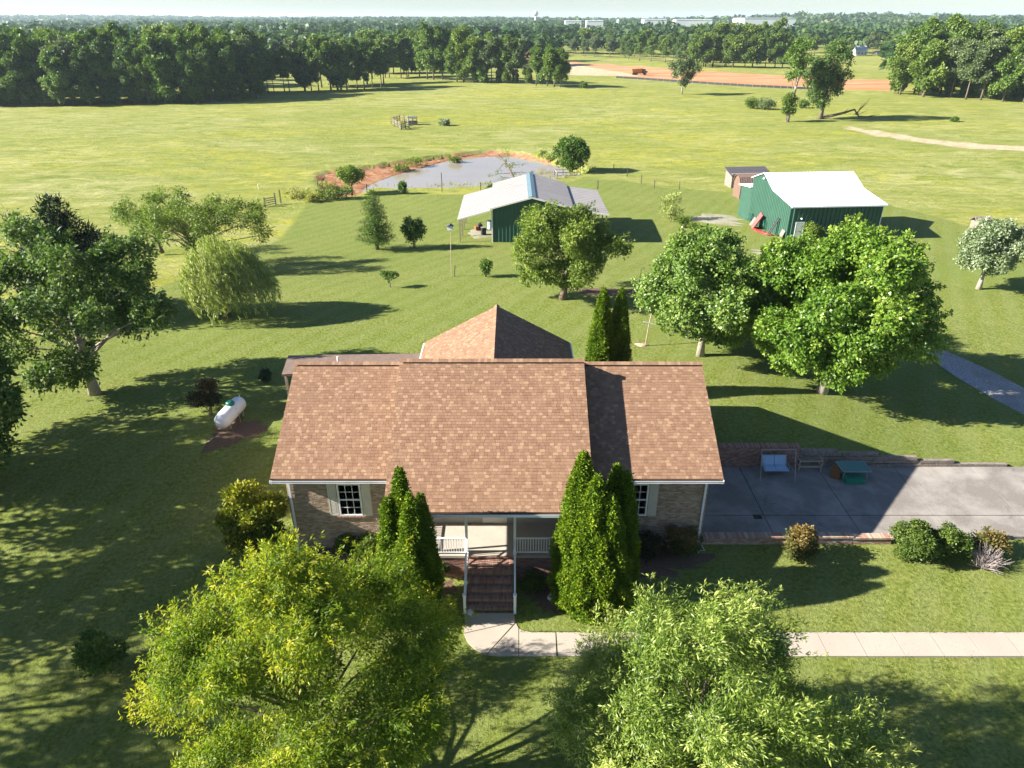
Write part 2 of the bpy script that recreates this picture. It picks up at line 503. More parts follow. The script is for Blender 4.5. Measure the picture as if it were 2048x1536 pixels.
# ------------------------------------------------------------------ land cover polygons (plan view)
def inpoly(x, y, poly):
    poly = np.asarray(poly)
    inside = np.zeros(x.shape, bool)
    j = len(poly) - 1
    for i in range(len(poly)):
        xi, yi = poly[i]
        xj, yj = poly[j]
        c = ((yi > y) != (yj > y)) & (x < (xj - xi) * (y - yi) / (yj - yi + 1e-12) + xi)
        inside ^= c
        j = i
    return inside
def polydist(x, y, poly):
    poly = np.asarray(poly)
    d = np.full(x.shape, 1e9)
    for i in range(len(poly)):
        a, b = poly[i], poly[(i + 1) % len(poly)]
        ab = b - a
        t = np.clip(((x - a[0]) * ab[0] + (y - a[1]) * ab[1]) / (ab @ ab + 1e-12), 0, 1)
        d = np.minimum(d, np.hypot(x - a[0] - t * ab[0], y - a[1] - t * ab[1]))
    return d
def sdist(x, y, poly):
    d = polydist(x, y, poly)
    return np.where(inpoly(x, y, poly), -d, d)
def gpoly(pts):
    return [tuple(G(u, v)[:2]) for u, v in pts]

WZ = -4.1
pond = [tuple(Gz(u, v, WZ)[:2]) for u, v in [(724, 385), (800, 387), (900, 385), (1000, 381), (1060, 376), (1110, 366), (1150, 356), (1165, 350), (1150, 343), (1128, 336), (1100, 328),
        (1060, 320), (1020, 314), (985, 313), (940, 316), (895, 322), (850, 335), (800, 348), (760, 362), (735, 374)]]
clay = gpoly([(648, 383), (632, 352), (655, 341), (700, 336), (750, 330), (790, 323), (840, 316), (900, 308), (960, 302), (985, 298), (1040, 303), (1090, 313), (1120, 325),
              (1090, 328), (1030, 318), (985, 318), (930, 322), (895, 328), (850, 341), (800, 354), (760, 368), (730, 380), (715, 390), (680, 392)])
lawn = [(-90, -20), (-90, 30)] + gpoly([(0, 700), (150, 640), (390, 548), (470, 520), (560, 480), (615, 405), (700, 392), (760, 391), (1000, 388), (1110, 374), (1165, 358), (1255, 362), (1330, 376), (1470, 384),
        (1740, 398), (1850, 428), (1930, 450), (2048, 462)]) + [(95, 78), (95, -20)]
rough = gpoly([(390, 548), (470, 520), (560, 480), (615, 405), (700, 392), (800, 388), (660, 505), (560, 535), (420, 580), (330, 610)])
dirt = gpoly([(1062, 120), (1090, 130), (1130, 124), (1240, 130), (1400, 142), (1560, 150), (1700, 158), (1800, 160), (1800, 182), (1640, 178), (1560, 175), (1420, 167), (1330, 160), (1235, 151), (1140, 150), (1128, 135), (1070, 128), (1040, 118)])
pale_dirt = gpoly([(1130, 124), (1200, 138), (1290, 152), (1240, 152), (1140, 150)])
dirt2 = gpoly([(1040, 92), (1075, 92), (1080, 124), (1050, 124)])
strip = gpoly([(1690, 252), (1760, 262), (1860, 278), (1960, 288), (2060, 293), (2060, 302), (1940, 297), (1840, 285), (1740, 270), (1690, 258)])
DRIVE = (9.0, 26.55, 60.0, 32.40)       # x0, y0, x1, y1 of the paved pad

def build_terrain():
    def lines(segs):
        out = []
        for a, b, st in segs:
            out.append(np.arange(a, b - 1e-6, st))
        return out
    xs = np.concatenate(lines([(-62, 62, 0.8)]) + [[8.8, 9.0]])
    g = 62 + np.concatenate([np.arange(2.5, 120, 3.0), np.geomspace(125, 9300, 60)])
    xs = np.unique(np.round(np.concatenate([-g, xs, g]), 4))
    ys = np.concatenate(lines([(-60, 4, 4), (4, 62, 0.8), (62, 105, 1.2), (105, 168, 0.8), (168, 420, 4.0)]) + [np.geomspace(423, 9400, 60)] +
                        [[26.45, 26.5, 32.60, 32.64]])
    ys = np.unique(np.round(ys, 4))
    X, Y = np.meshgrid(xs, ys)
    Z = hgt(X, Y)
    # little unevenness of the ground
    for k in range(10):
        a = RNG.uniform(0, 2 * math.pi)
        f = RNG.uniform(0.12, 0.9)
        Z += 0.018 * np.sin((X * math.cos(a) + Y * math.sin(a)) * f + RNG.uniform(0, 6)) * smst(-5, 80, Y + 12) * (np.abs(X) < 400)
    # paved pad sits in a cut
    pad = (X >= 9.0 - 1e-6) & (Y > 26.46) & (Y < 32.62) & (X < 70)
    Z[pad] = 0.08
    house = (X > -9.7) & (X < 8.5) & (Y > 26.3) & (Y < 36)
    Z[house] = -0.05
    # pond
    bx = (X > -70) & (X < 40) & (Y > 95) & (Y < 185)
    x, y, z = X[bx], Y[bx], Z[bx]
    dw = sdist(x, y, pond)
    dc = sdist(x, y, clay)
    wob = 0.5 * np.sin(x * 0.9 + 1.7 * np.sin(y * 0.31)) + 0.45 * np.sin(x * 1.9 - y * 1.3 + 2 * np.sin(x * 0.23)) + 0.3 * np.sin(x * 3.7 + y)
    z2 = np.where(dw < 0, np.maximum(-5.2, WZ + dw * 0.5), np.minimum(z, WZ + 0.03 + dw * 0.55))
    zc = np.minimum(z, WZ + 0.04 + np.maximum(dw, 0) * 0.05 + 0.10 * np.maximum(wob, 0))
    z3 = np.where((dc + 0.5 * wob < 0) & (dw > 0), zc, z2)
    Z[bx] = z3
    nx, ny = len(xs), len(ys)
    me = bpy.data.meshes.new("ground")
    V = np.stack([X.ravel(), Y.ravel(), Z.ravel()], 1)
    i = np.arange((ny - 1) * (nx - 1))
    r, c = i // (nx - 1), i % (nx - 1)
    a = r * nx + c
    F = np.stack([a, a + 1, a + nx + 1, a + nx], 1)
    fill_mesh(me, V, F)
    x, y = X.ravel(), Y.ravel()
    near = (np.abs(x) < 420) & (y < 700)
    def soft(poly, wdt, mask=near):
        o = np.zeros(x.shape)
        d = sdist(x[mask], y[mask], poly)
        o[mask] = 1 - smst(-wdt, wdt, d)
        return o
    past = 1 - soft(lawn, 1.0)
    rgh = soft(rough, 1.0)
    cl = np.maximum.reduce([soft(clay, 0.7), soft(dirt, 4), soft(dirt2, 4)])
    pal = np.maximum(soft(pale_dirt, 5), soft(strip, 1.5) * 0.9)
    for nm, arr in (("pasture", past), ("rough", rgh), ("clay", cl), ("pale", pal), ("red", soft(clay, 0.7))):
        at = me.attributes.new(nm, 'FLOAT', 'POINT')
        at.data.foreach_set("value", arr.astype(np.float32))
    me.polygons.foreach_set("use_smooth", np.ones(len(me.polygons), bool))
    o = bpy.data.objects.new("ground", me)
    COL.objects.link(o)
    o["kind"] = "structure"
    o.data.materials.append(ground_mat())
    return o

def fill_mesh(me, V, F, tint=None):
    V = np.asarray(V, np.float32)
    F = np.asarray(F, np.int32)
    k = F.shape[1]
    me.vertices.add(len(V))
    me.vertices.foreach_set("co", V.ravel())
    me.loops.add(F.size)
    me.loops.foreach_set("vertex_index", F.ravel())
    me.polygons.add(len(F))
    me.polygons.foreach_set("loop_start", np.arange(0, F.size, k, dtype=np.int32))
    me.polygons.foreach_set("loop_total", np.full(len(F), k, np.int32))
    if tint is not None:
        at = me.attributes.new("tint", 'FLOAT', 'FACE')
        at.data.foreach_set("value", np.asarray(tint, np.float32))
    me.update(calc_edges=True)

def ground_mat():
    m, nt, p, out = mat("grass_and_earth")
    v = objvec(nt)
    A = lambda n: N(nt, "ShaderNodeAttribute", attribute_name=n).outputs["Fac"]
    wob = mathn(nt, 'MULTIPLY', mathn(nt, 'SUBTRACT', noise(nt, v, 0.9, 4), 0.5), 1.3)
    def edge(n, k=1.0):
        return mathn(nt, 'ADD', mathn(nt, 'MULTIPLY', mathn(nt, 'SUBTRACT', A(n), 0.5), 2.2 * k), mathn(nt, 'ADD', wob, 0.5), True)
    fine = noise(nt, v, 5.5, 5, 0.75)
    finer = noise(nt, v, 16, 3, 0.7)
    midn = noise(nt, v, 0.55, 5, 0.65, 0.4)
    big = noise(nt, v, 0.07, 4, 0.6, 0.5)
    # mown lawn
    c = ramp(nt, fine, [(0.34, (0.072, 0.098, 0.018)), (0.50, (0.146, 0.174, 0.032)), (0.66, (0.232, 0.246, 0.068))])
    c = mixc(nt, mathn(nt, 'MULTIPLY', ramp(nt, midn, [(0.45, (0, 0, 0)), (0.72, (1, 1, 1))]), 0.45), c, (0.215, 0.215, 0.070))
    c = mixc(nt, mathn(nt, 'MULTIPLY', ramp(nt, big, [(0.40, (0, 0, 0)), (0.65, (1, 1, 1))]), 0.40), c, (0.120, 0.172, 0.030))
    bare = mathn(nt, 'MULTIPLY', ramp(nt, noise(nt, v, 0.33, 7, 0.75), [(0.66, (0, 0, 0)), (0.75, (1, 1, 1))]), 0.55)
    c = mixc(nt, bare, c, (0.20, 0.155, 0.075))
    # mower stripes
    sv = objvec(nt, (1, 1, 1), (0, 0, rad(28)))
    wv = N(nt, "ShaderNodeTexWave")
    wv.inputs["Scale"].default_value = 0.16
    wv.inputs["Distortion"].default_value = 1.6
    wv.inputs["Detail"].default_value = 2
    nt.links.new(sv, wv.inputs["Vector"])
    c = mixc(nt, mathn(nt, 'MULTIPLY', ramp(nt, wv.outputs["Fac"], [(0.30, (0, 0, 0)), (0.70, (1, 1, 1))]), 0.12), c, (0.235, 0.27, 0.115))
    # tall pasture: streaks lying across the wind, flower patches, seed heads
    pv = objvec(nt, (0.5, 1.0, 1.0), (0, 0, rad(-12)))
    s1 = noise(nt, pv, 0.30, 6, 0.7, 0.8)
    s2 = noise(nt, pv, 1.5, 5, 0.7, 0.5)
    s3 = noise(nt, v, 0.017, 4, 0.6, 0.6)
    pc = ramp(nt, s1, [(0.28, (0.125, 0.158, 0.030)), (0.46, (0.220, 0.240, 0.050)), (0.58, (0.285, 0.280, 0.080)), (0.74, (0.38, 0.35, 0.155))])
    pc = mixc(nt, mathn(nt, 'MULTIPLY', ramp(nt, s2, [(0.42, (1, 1, 1)), (0.60, (0, 0, 0))]), 0.40), pc, (0.120, 0.155, 0.030))
    yv = objvec(nt, (0.45, 1.0, 1.0), (0, 0, rad(5)))
    y1 = ramp(nt, noise(nt, yv, 0.045, 5, 0.7, 1.0), [(0.48, (0, 0, 0)), (0.62, (1, 1, 1))])
    y2 = ramp(nt, noise(nt, yv, 0.9, 4, 0.7), [(0.44, (0, 0, 0)), (0.62, (1, 1, 1))])
    pc = mixc(nt, mathn(nt, 'MULTIPLY', mathn(nt, 'MULTIPLY', y1, y2), 0.70), pc, (0.40, 0.35, 0.020))
    pc = mixc(nt, mathn(nt, 'MULTIPLY', ramp(nt, s3, [(0.42, (0, 0, 0)), (0.66, (1, 1, 1))]), 0.35), pc, (0.165, 0.20, 0.038))
    st = ramp(nt, noise(nt, objvec(nt, (0.5, 1.0, 1.0), (0, 0, rad(-4))), 0.026, 6, 0.68, 1.2), [(0.46, (0, 0, 0)), (0.64, (1, 1, 1))])
    pc = mixc(nt, mathn(nt, 'MULTIPLY', mathn(nt, 'MULTIPLY', st, ramp(nt, s1, [(0.38, (0, 0, 0)), (0.62, (1, 1, 1))])), 0.38), pc, (0.43, 0.40, 0.21))
    pc = mixc(nt, mathn(nt, 'MULTIPLY', A("rough"), 0.65), pc, (0.170, 0.215, 0.020))
    c = mixc(nt, edge("pasture"), c, pc)
    # earth
    e1 = noise(nt, objvec(nt, (0.16, 1.0, 1.0), (0, 0, rad(8))), 0.16, 7, 0.72, 0.6)
    ec = ramp(nt, e1, [(0.33, (0.33, 0.128, 0.050)), (0.47, (0.42, 0.20, 0.092)), (0.60, (0.47, 0.285, 0.155)), (0.73, (0.49, 0.38, 0.26))])
    rc_ = ramp(nt, noise(nt, v, 0.55, 7, 0.72, 0.4), [(0.33, (0.17, 0.075, 0.038)), (0.47, (0.30, 0.135, 0.065)), (0.60, (0.40, 0.235, 0.135)), (0.70, (0.21, 0.20, 0.06))])
    ec = mixc(nt, A("red"), ec, rc_)
    c = mixc(nt, edge("clay", 1.2), c, ec)
    plc = ramp(nt, noise(nt, v, 0.6, 5), [(0.3, (0.36, 0.27, 0.16)), (0.7, (0.52, 0.42, 0.28))])
    c = mixc(nt, edge("pale", 1.2), c, plc)
    nt.links.new(c, p.inputs["Base Color"])
    p.inputs["Roughness"].default_value = 1.0
    p.inputs["Specular IOR Level"].default_value = 0.1
    b = N(nt, "ShaderNodeBump")
    b.inputs["Strength"].default_value = 0.8
    b.inputs["Distance"].default_value = 0.10
    nt.links.new(mathn(nt, 'ADD', mathn(nt, 'MULTIPLY', fine, 0.8), mathn(nt, 'MULTIPLY', finer, 0.5)), b.inputs["Height"])
    b2 = N(nt, "ShaderNodeBump")
    b2.inputs["Distance"].default_value = 0.7
    nt.links.new(mathn(nt, 'MULTIPLY', A("pasture"), 0.55), b2.inputs["Strength"])
    nt.links.new(mathn(nt, 'ADD', s1, s2), b2.inputs["Height"])
    nt.links.new(b.outputs[0], b2.inputs["Normal"])
    nt.links.new(b2.outputs[0], p.inputs["Normal"])
    return m
# ------------------------------------------------------------------ foliage
def unit(a):
    return a / (np.linalg.norm(a, axis=-1, keepdims=True) + 1e-9)

class Leaves:
    def __init__(s):
        s.V, s.F, s.T, s.n = [], [], [], 0
    def quads(s, P, D, Nn, L, W, tint):
        D = unit(D)
        S = unit(np.cross(Nn, D))
        L = np.asarray(L)[:, None]
        W = np.asarray(W)[:, None]
        up = unit(np.cross(D, S))
        a = P
        b = P + D * L * 0.5 + S * W * 0.5 + up * L * 0.05
        c = P + D * L - up * L * 0.10
        d = P + D * L * 0.5 - S * W * 0.5 + up * L * 0.05
        n = len(P)
        V = np.stack([a, b, c, d], 1).reshape(-1, 3)
        F = np.arange(n * 4).reshape(n, 4) + s.n
        s.V.append(V)
        s.F.append(F)
        s.T.append(np.clip(tint, 0, 1))
        s.n += n * 4
    def build(s, name, material, parent=None):
        me = bpy.data.meshes.new(name)
        fill_mesh(me, np.concatenate(s.V), np.concatenate(s.F), np.concatenate(s.T))
        me.materials.append(material)
        o = bpy.data.objects.new(name, me)
        COL.objects.link(o)
        o.parent = parent
        return o

def sphere_dirs(rng, n):
    return unit(rng.normal(size=(n, 3)))

def clump_leaves(lv, rng, C, O, R, nleaf, ll, asp=0.5, along=0.5, droop=0.2, flat=0.55, tint=None, tvar=0.16, wind=(0, 0, 0), nout=0.8):
    m = len(C)
    C = np.repeat(C, nleaf, 0)
    O = np.repeat(O, nleaf, 0)
    Rr = np.repeat(R, nleaf)[:, None]
    k = m * nleaf
    off = rng.normal(size=(k, 3)) * 0.55
    off -= O * (np.sum(off * O, 1, keepdims=True)) * (1 - flat)
    P = C + off * Rr
    D = O * along + rng.normal(size=(k, 3)) * 0.6 + off * 0.5 + np.array([0, 0, -droop]) + np.array(wind)
    Nn = O * nout + np.array([0, 0, 0.45]) + rng.normal(size=(k, 3)) * 0.5
    L = ll * rng.uniform(0.6, 1.3, k)
    base = np.repeat(np.full(m, 0.45) if tint is None else tint, nleaf)
    lv.quads(P, D, Nn, L, L * asp * rng.uniform(0.8, 1.2, k), base + rng.normal(0, tvar, k))

def make_lobes(rng, R, zc, nl, rl=(0.30, 0.46), place=(0.48, 0.72), zmin=None, lean=(0, 0), sub=3, cone=0.0):
    R = np.array(R, float)
    i = np.arange(nl) + 0.5
    phi = np.arccos(1 - 2 * i / nl)
    th = math.pi * (1 + 5 ** 0.5) * i + rng.uniform(0, 6)
    d = np.stack([np.cos(th) * np.sin(phi), np.sin(th) * np.sin(phi), np.cos(phi)], 1)
    d = unit(d + rng.normal(0, 0.22, d.shape))
    c = d * R * rng.uniform(*place, (nl, 1))
    r = R.mean() * rng.uniform(*rl, nl)
    rr = np.stack([r, r, r * rng.uniform(0.75, 0.95, nl)], 1)
    c[:, 0] += lean[0] * (c[:, 2] / R[2])
    c[:, 1] += lean[1] * (c[:, 2] / R[2])
    c[:, 2] += zc
    if hasattr(cone, "__len__"):
        rel = np.clip((c[:, 2:3] - zc) / R[2], -0.98, 0.98)
        k = np.interp(rel, (-1, -0.5, 0, 0.5, 1), cone) / np.sqrt(1 - rel ** 2) / 0.66
        hr = np.linalg.norm(c[:, :2] / R[:2], axis=1, keepdims=True)
        c[:, :2] *= np.clip(k, 0.1, 1.5)
        rr *= np.clip(k, 0.5, 1.0)
    elif cone:
        k = 1 - cone * np.clip((c[:, 2:3] - zc) / R[2], -0.6, 1)
        c[:, :2] *= k
        rr *= np.clip(k, 0.55, 1.2)
    if cone is not None and np.any(cone):
        c = np.vstack([c, [[0, 0, zc + R[2] * 0.80]], [[0.15 * R[0], 0, zc + R[2] * 0.55]]])
        rr = np.vstack([rr, [[R.mean() * 0.17] * 3], [[R.mean() * 0.22] * 3]])
    c0 = c.copy()
    if sub:
        cs, rs = [], []
        for a, b in zip(c, rr):
            o = unit(a - np.array([0, 0, zc]))
            for _ in range(sub):
                dd = unit(o * 0.8 + rng.normal(0, 0.75, 3) + [0, 0, 0.15])
                cs.append(a + dd * b * 0.85)
                rs.append(b * rng.uniform(0.38, 0.60))
        c = np.vstack([c, cs])
        rr = np.vstack([rr * 0.92, rs])
    # a core so that the crown is not hollow
    c = np.vstack([c, [[0, 0, zc]]])
    rr = np.vstack([rr, R[None] * (0.40 if not np.any(cone) else 0.22)])
    if zmin is not None:
        low = c[:, 2] - rr[:, 2] < zmin
        c[low, 2] = np.maximum(c[low, 2], zmin + rr[low, 2] * 0.8)
    return c, rr, c0

def lobes_clumps(rng, c, rr, n, gap=0.0):
    area = (rr[:, 0] ** 2)
    pick = rng.choice(len(c), n, p=area / area.sum())
    d = sphere_dirs(rng, n)
    d[:, 2] = np.where((d[:, 2] < -0.3) & (rng.random(n) < 0.6), -d[:, 2], d[:, 2])
    f = rng.uniform(0.72, 1.12, n)[:, None]
    P = c[pick] + d * rr[pick] * f
    # drop what lies deep inside another lobe
    keep = np.ones(n, bool)
    for j in range(len(c)):
        q = np.linalg.norm((P - c[j]) / rr[j], axis=1)
        keep &= (q > 0.62) | (pick == j)
    lob_t = rng.normal(0, 0.10, len(c))
    return P[keep], d[keep], lob_t[pick[keep]]

def trunk_mesh(rng, H, r0, targets, fork=0.35, n=7, bend=0.25, limb_r=0.22, max_limbs=14, lean=(0, 0)):
    mb = MB()
    top = H * 0.72
    k = 6
    pts, rs = [], []
    for i in range(k + 1):
        t = i / k
        pts.append((lean[0] * t + bend * math.sin(t * 4 + rng.uniform(0, 1)) * 0.3 * t, lean[1] * t + bend * math.cos(t * 3) * 0.25 * t, top * t - (0.15 if i == 0 else 0)))
        rs.append(r0 * (1.35 if i == 0 else (1 - 0.82 * t)))
    mb.tube(pts, rs, n)
    for j, tg in enumerate(targets[:max_limbs]):
        tg = np.asarray(tg)
        s = min(0.8, max(fork * 0.6, (tg[2] / H - 0.28)))
        s = s / 0.72 if s / 0.72 < 0.95 else 0.95
        i = min(k - 1, int(s * k))
        f = s * k - i
        a = Vector(pts[i]).lerp(Vector(pts[i + 1]), f)
        rb = (rs[i] * (1 - f) + rs[i + 1] * f) * (limb_r + 0.2)
        b = Vector(tg)
        mid = a.lerp(b, 0.5) + Vector((rng.normal(0, 0.04), rng.normal(0, 0.04), 0.06)) * (b - a).length
        mb.tube([a, mid, b], [rb, rb * 0.6, rb * 0.22], max(4, n - 2), cap=False)
    return mb

def make_tree(name, label, cat, loc, H, Wd, zb, leaf, rng, nl=14, ncl=1500, lpc=14, ll=0.28, asp=0.55, cr=0.45, r0=0.25, bark="bark", group=None, rz=0.0,
              droop=0.2, along=0.5, flat=0.55, rl=(0.30, 0.46), place=(0.48, 0.72), wind=(0, 0, 0), tips=0.0, tvar=0.16, lean=(0, 0), limbs=14, depth=None, tbase=0.42, fork=0.35, sub=3, cone=0.0, shoots=0, slen=0.7, ctv=0.10):
    R = (Wd / 2 * 0.92, (depth or Wd) / 2 * 0.92, (H - zb) / 2 * 0.95)
    zc = (H + zb) / 2
    c, rr, c0 = make_lobes(rng, R, zc, nl, rl, place, zb, lean, sub, cone)
    o = root(name, loc, label, cat, group, rz)
    tm = trunk_mesh(rng, H, r0, c0, fork=fork, max_limbs=limbs, lean=lean)
    tm.build("trunk", M[bark], o, smooth=True)
    lv = Leaves()
    P, d, t = lobes_clumps(rng, c, rr, ncl)
    out = unit(d + 0.4 * unit((P - np.array([0, 0, zc])) / np.array(R)))
    rel = np.linalg.norm((P - np.array([0, 0, zc])) / np.array(R), axis=1)
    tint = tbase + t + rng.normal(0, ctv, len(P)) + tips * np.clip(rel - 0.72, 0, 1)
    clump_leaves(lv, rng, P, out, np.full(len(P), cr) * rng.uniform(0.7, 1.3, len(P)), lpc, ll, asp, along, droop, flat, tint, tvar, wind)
    if shoots:
        # young shoots that stand out of the crown and bend with the wind
        pr = np.clip(rel - 0.6, 0.01, 1) * np.clip(out[:, 2] + 0.7, 0.05, 2)
        pick = rng.choice(len(P), min(shoots, len(P)), replace=False, p=pr / pr.sum())
        for s in range(1, 5):
            f = s / 4
            Q = P[pick] + (out[pick] * 0.8 + np.array([0, 0, 0.75 - 0.55 * f]) + np.array(wind) * 0.9 * f) * slen * f * rng.uniform(0.8, 1.2, (len(pick), 1))
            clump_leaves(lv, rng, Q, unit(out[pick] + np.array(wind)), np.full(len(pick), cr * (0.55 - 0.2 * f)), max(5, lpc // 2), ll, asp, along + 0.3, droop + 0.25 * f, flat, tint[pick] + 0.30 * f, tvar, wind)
    lv.build("crown", M[leaf], o)
    return o

def make_shrub(name, label, cat, loc, H, Wd, leaf, rng, ncl=260, lpc=14, ll=0.12, asp=0.6, cr=0.16, nl=9, group=None, stems=5, tips=0.3, rl=(0.34, 0.50), place=(0.40, 0.60), zb=0.05, depth=None, tbase=0.4, droop=0.0, along=0.6, upn=0.0):
    R = (Wd / 2 * 0.95, (depth or Wd) / 2 * 0.95, (H - zb) / 2)
    zc = (H + zb) / 2
    c, rr, c0 = make_lobes(rng, R, zc, nl, rl, place, zb, sub=2)
    o = root(name, loc, label, cat, group)
    mb = MB()
    for i in range(stems):
        tg = c0[i % len(c0)]
        a = rng.uniform(0, 6.28)
        mb.tube([(0.12 * math.cos(a) * Wd / 2, 0.12 * math.sin(a) * Wd / 2, -0.08), tuple(tg * [0.5, 0.5, 0.55]), tuple(tg)], [0.035, 0.025, 0.01], 5)
    mb.build("stems", M["bark"], o, smooth=True)
    lv = Leaves()
    P, d, t = lobes_clumps(rng, c, rr, ncl)
    rel = np.linalg.norm((P - np.array([0, 0, zc])) / np.array(R), axis=1)
    d = unit(d + np.array([0, 0, upn]))
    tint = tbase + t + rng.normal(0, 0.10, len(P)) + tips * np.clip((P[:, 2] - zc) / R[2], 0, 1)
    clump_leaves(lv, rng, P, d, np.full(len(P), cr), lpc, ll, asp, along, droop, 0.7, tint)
    lv.build("foliage", M[leaf], o)
    return o

def make_columns(name, label, cat, loc, spires, leaf, rng, dens=100, ll=0.105, group=None, tbase=0.40):
    """arborvitae: one or several steep leafy spires from one base"""
    o = root(name, loc, label, cat, group)
    tr = MB()
    lv = Leaves()
    for dx, dy, h, r in spires:
        tr.tube([(dx * 0.5, dy * 0.5, -0.1), (dx, dy, h * 0.5), (dx, dy, h * 0.9)], [0.09, 0.06, 0.015], 6)
        def prof(t):
            return r * np.minimum(1, ((1 - t) ** 0.62) * 1.28) * (0.62 + 0.38 * smst(0, 0.22, t))
        n = int(dens * 2 * math.pi * r * h)
        t = 1 - np.sqrt(rng.random(n * 2)) if False else rng.random(n * 2)
        keep = rng.random(n * 2) < prof(t) / r * 0.8 + 0.1
        t = t[keep]
        th = rng.uniform(0, 2 * math.pi, len(t))
        ph = rng.uniform(0, 6.28, 4)
        bump = 1 + 0.10 * np.sin(5 * th + 9 * t + ph[0]) + 0.09 * np.sin(3 * th - 16 * t + ph[1]) + 0.07 * np.sin(8 * th + 23 * t + ph[2]) + rng.normal(0, 0.045, len(t))
        q = prof(t) * bump
        out = np.stack([np.cos(th), np.sin(th), np.zeros_like(th)], 1)
        P = out * q[:, None]
        P[:, 0] += dx
        P[:, 1] += dy
        P[:, 2] = t * h * 0.97
        keep = np.ones(len(P), bool)
        for ex, ey, eh, er in spires:
            if (ex, ey, eh) != (dx, dy, h):
                te = np.clip(P[:, 2] / eh, 0, 1)
                pe = er * np.minimum(1, ((1 - te) ** 0.62) * 1.28) * (0.62 + 0.38 * smst(0, 0.22, te))
                keep &= np.hypot(P[:, 0] - ex, P[:, 1] - ey) > pe * 0.86
        P, out, bump, t = P[keep], out[keep], bump[keep], t[keep]
        O = unit(out + np.array([0, 0, 0.55]))
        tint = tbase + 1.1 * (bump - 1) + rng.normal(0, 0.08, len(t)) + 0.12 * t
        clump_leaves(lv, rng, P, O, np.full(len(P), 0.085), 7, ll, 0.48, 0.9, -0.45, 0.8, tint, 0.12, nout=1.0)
        # added solid core: blocks light, its dark tint stands for inner shade
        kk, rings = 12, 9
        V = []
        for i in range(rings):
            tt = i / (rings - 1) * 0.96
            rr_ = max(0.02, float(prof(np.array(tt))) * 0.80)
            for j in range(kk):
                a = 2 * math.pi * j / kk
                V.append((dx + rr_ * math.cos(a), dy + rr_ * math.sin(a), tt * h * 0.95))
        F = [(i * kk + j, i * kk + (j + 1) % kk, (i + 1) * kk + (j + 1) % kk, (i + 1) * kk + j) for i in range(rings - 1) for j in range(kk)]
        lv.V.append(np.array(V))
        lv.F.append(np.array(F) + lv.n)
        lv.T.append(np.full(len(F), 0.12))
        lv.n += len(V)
    tr.build("trunk", M["bark"], o, smooth=True)
    lv.build("foliage", M[leaf], o)
    return o

def make_willow(name, label, loc, H, Wd, rng):
    o = root(name, loc, label, "tree")
    tm = MB()
    tm.tube([(0, 0, -0.15), (0.1, 0, 0.9), (0.0, 0.05, 1.6)], [0.36, 0.24, 0.20], 8)
    lv = Leaves()
    n = 620
    for i in range(n):
        a = rng.uniform(0, 2 * math.pi)
        q = math.sqrt(rng.random())
        r1 = q * Wd / 2 * 0.8
        z1 = H * (1 - 0.42 * q * q) * rng.uniform(0.80, 1.0)
        p0 = np.array([math.cos(a) * r1, math.sin(a) * r1, z1])
        ln = z1 - (0.5 + rng.random() ** 2 * 2.5)
        ln = max(0.6, ln * rng.uniform(0.5, 1.0))
        m = int(12 + ln * 9)
        s = np.sort(rng.random(m))
        outw = np.array([math.cos(a), math.sin(a), 0]) * (0.9 * Wd / 9) + np.array([1.15, 0.1, 0])
        P = p0 + outw * (np.sqrt(s) * 0.75)[:, None] + np.array([0, 0, -1.0]) * (s ** 1.25 * ln)[:, None] + rng.normal(0, 0.07, (m, 3))
        D = np.array([0.35, 0.05, -0.9]) + rng.normal(0, 0.35, (m, 3))
        Nn = np.array([math.cos(a), math.sin(a), 0.5]) + rng.normal(0, 0.5, (m, 3))
        lv.quads(P, D, Nn, rng.uniform(0.22, 0.42, m), rng.uniform(0.05, 0.09, m), 0.45 + rng.normal(0, 0.1) + rng.normal(0, 0.16, m) + 0.15 * (z1 / H - 0.7))
        if i % 40 == 0:
            tm.tube([(0, 0.05, 1.5), tuple(p0 * [0.45, 0.45, 0.75]), tuple(p0)], [0.12, 0.07, 0.02], 5, cap=False)
    tm.build("trunk", M["bark"], o, smooth=True)
    lv.build("crown", M["L_willow"], o)
    return o

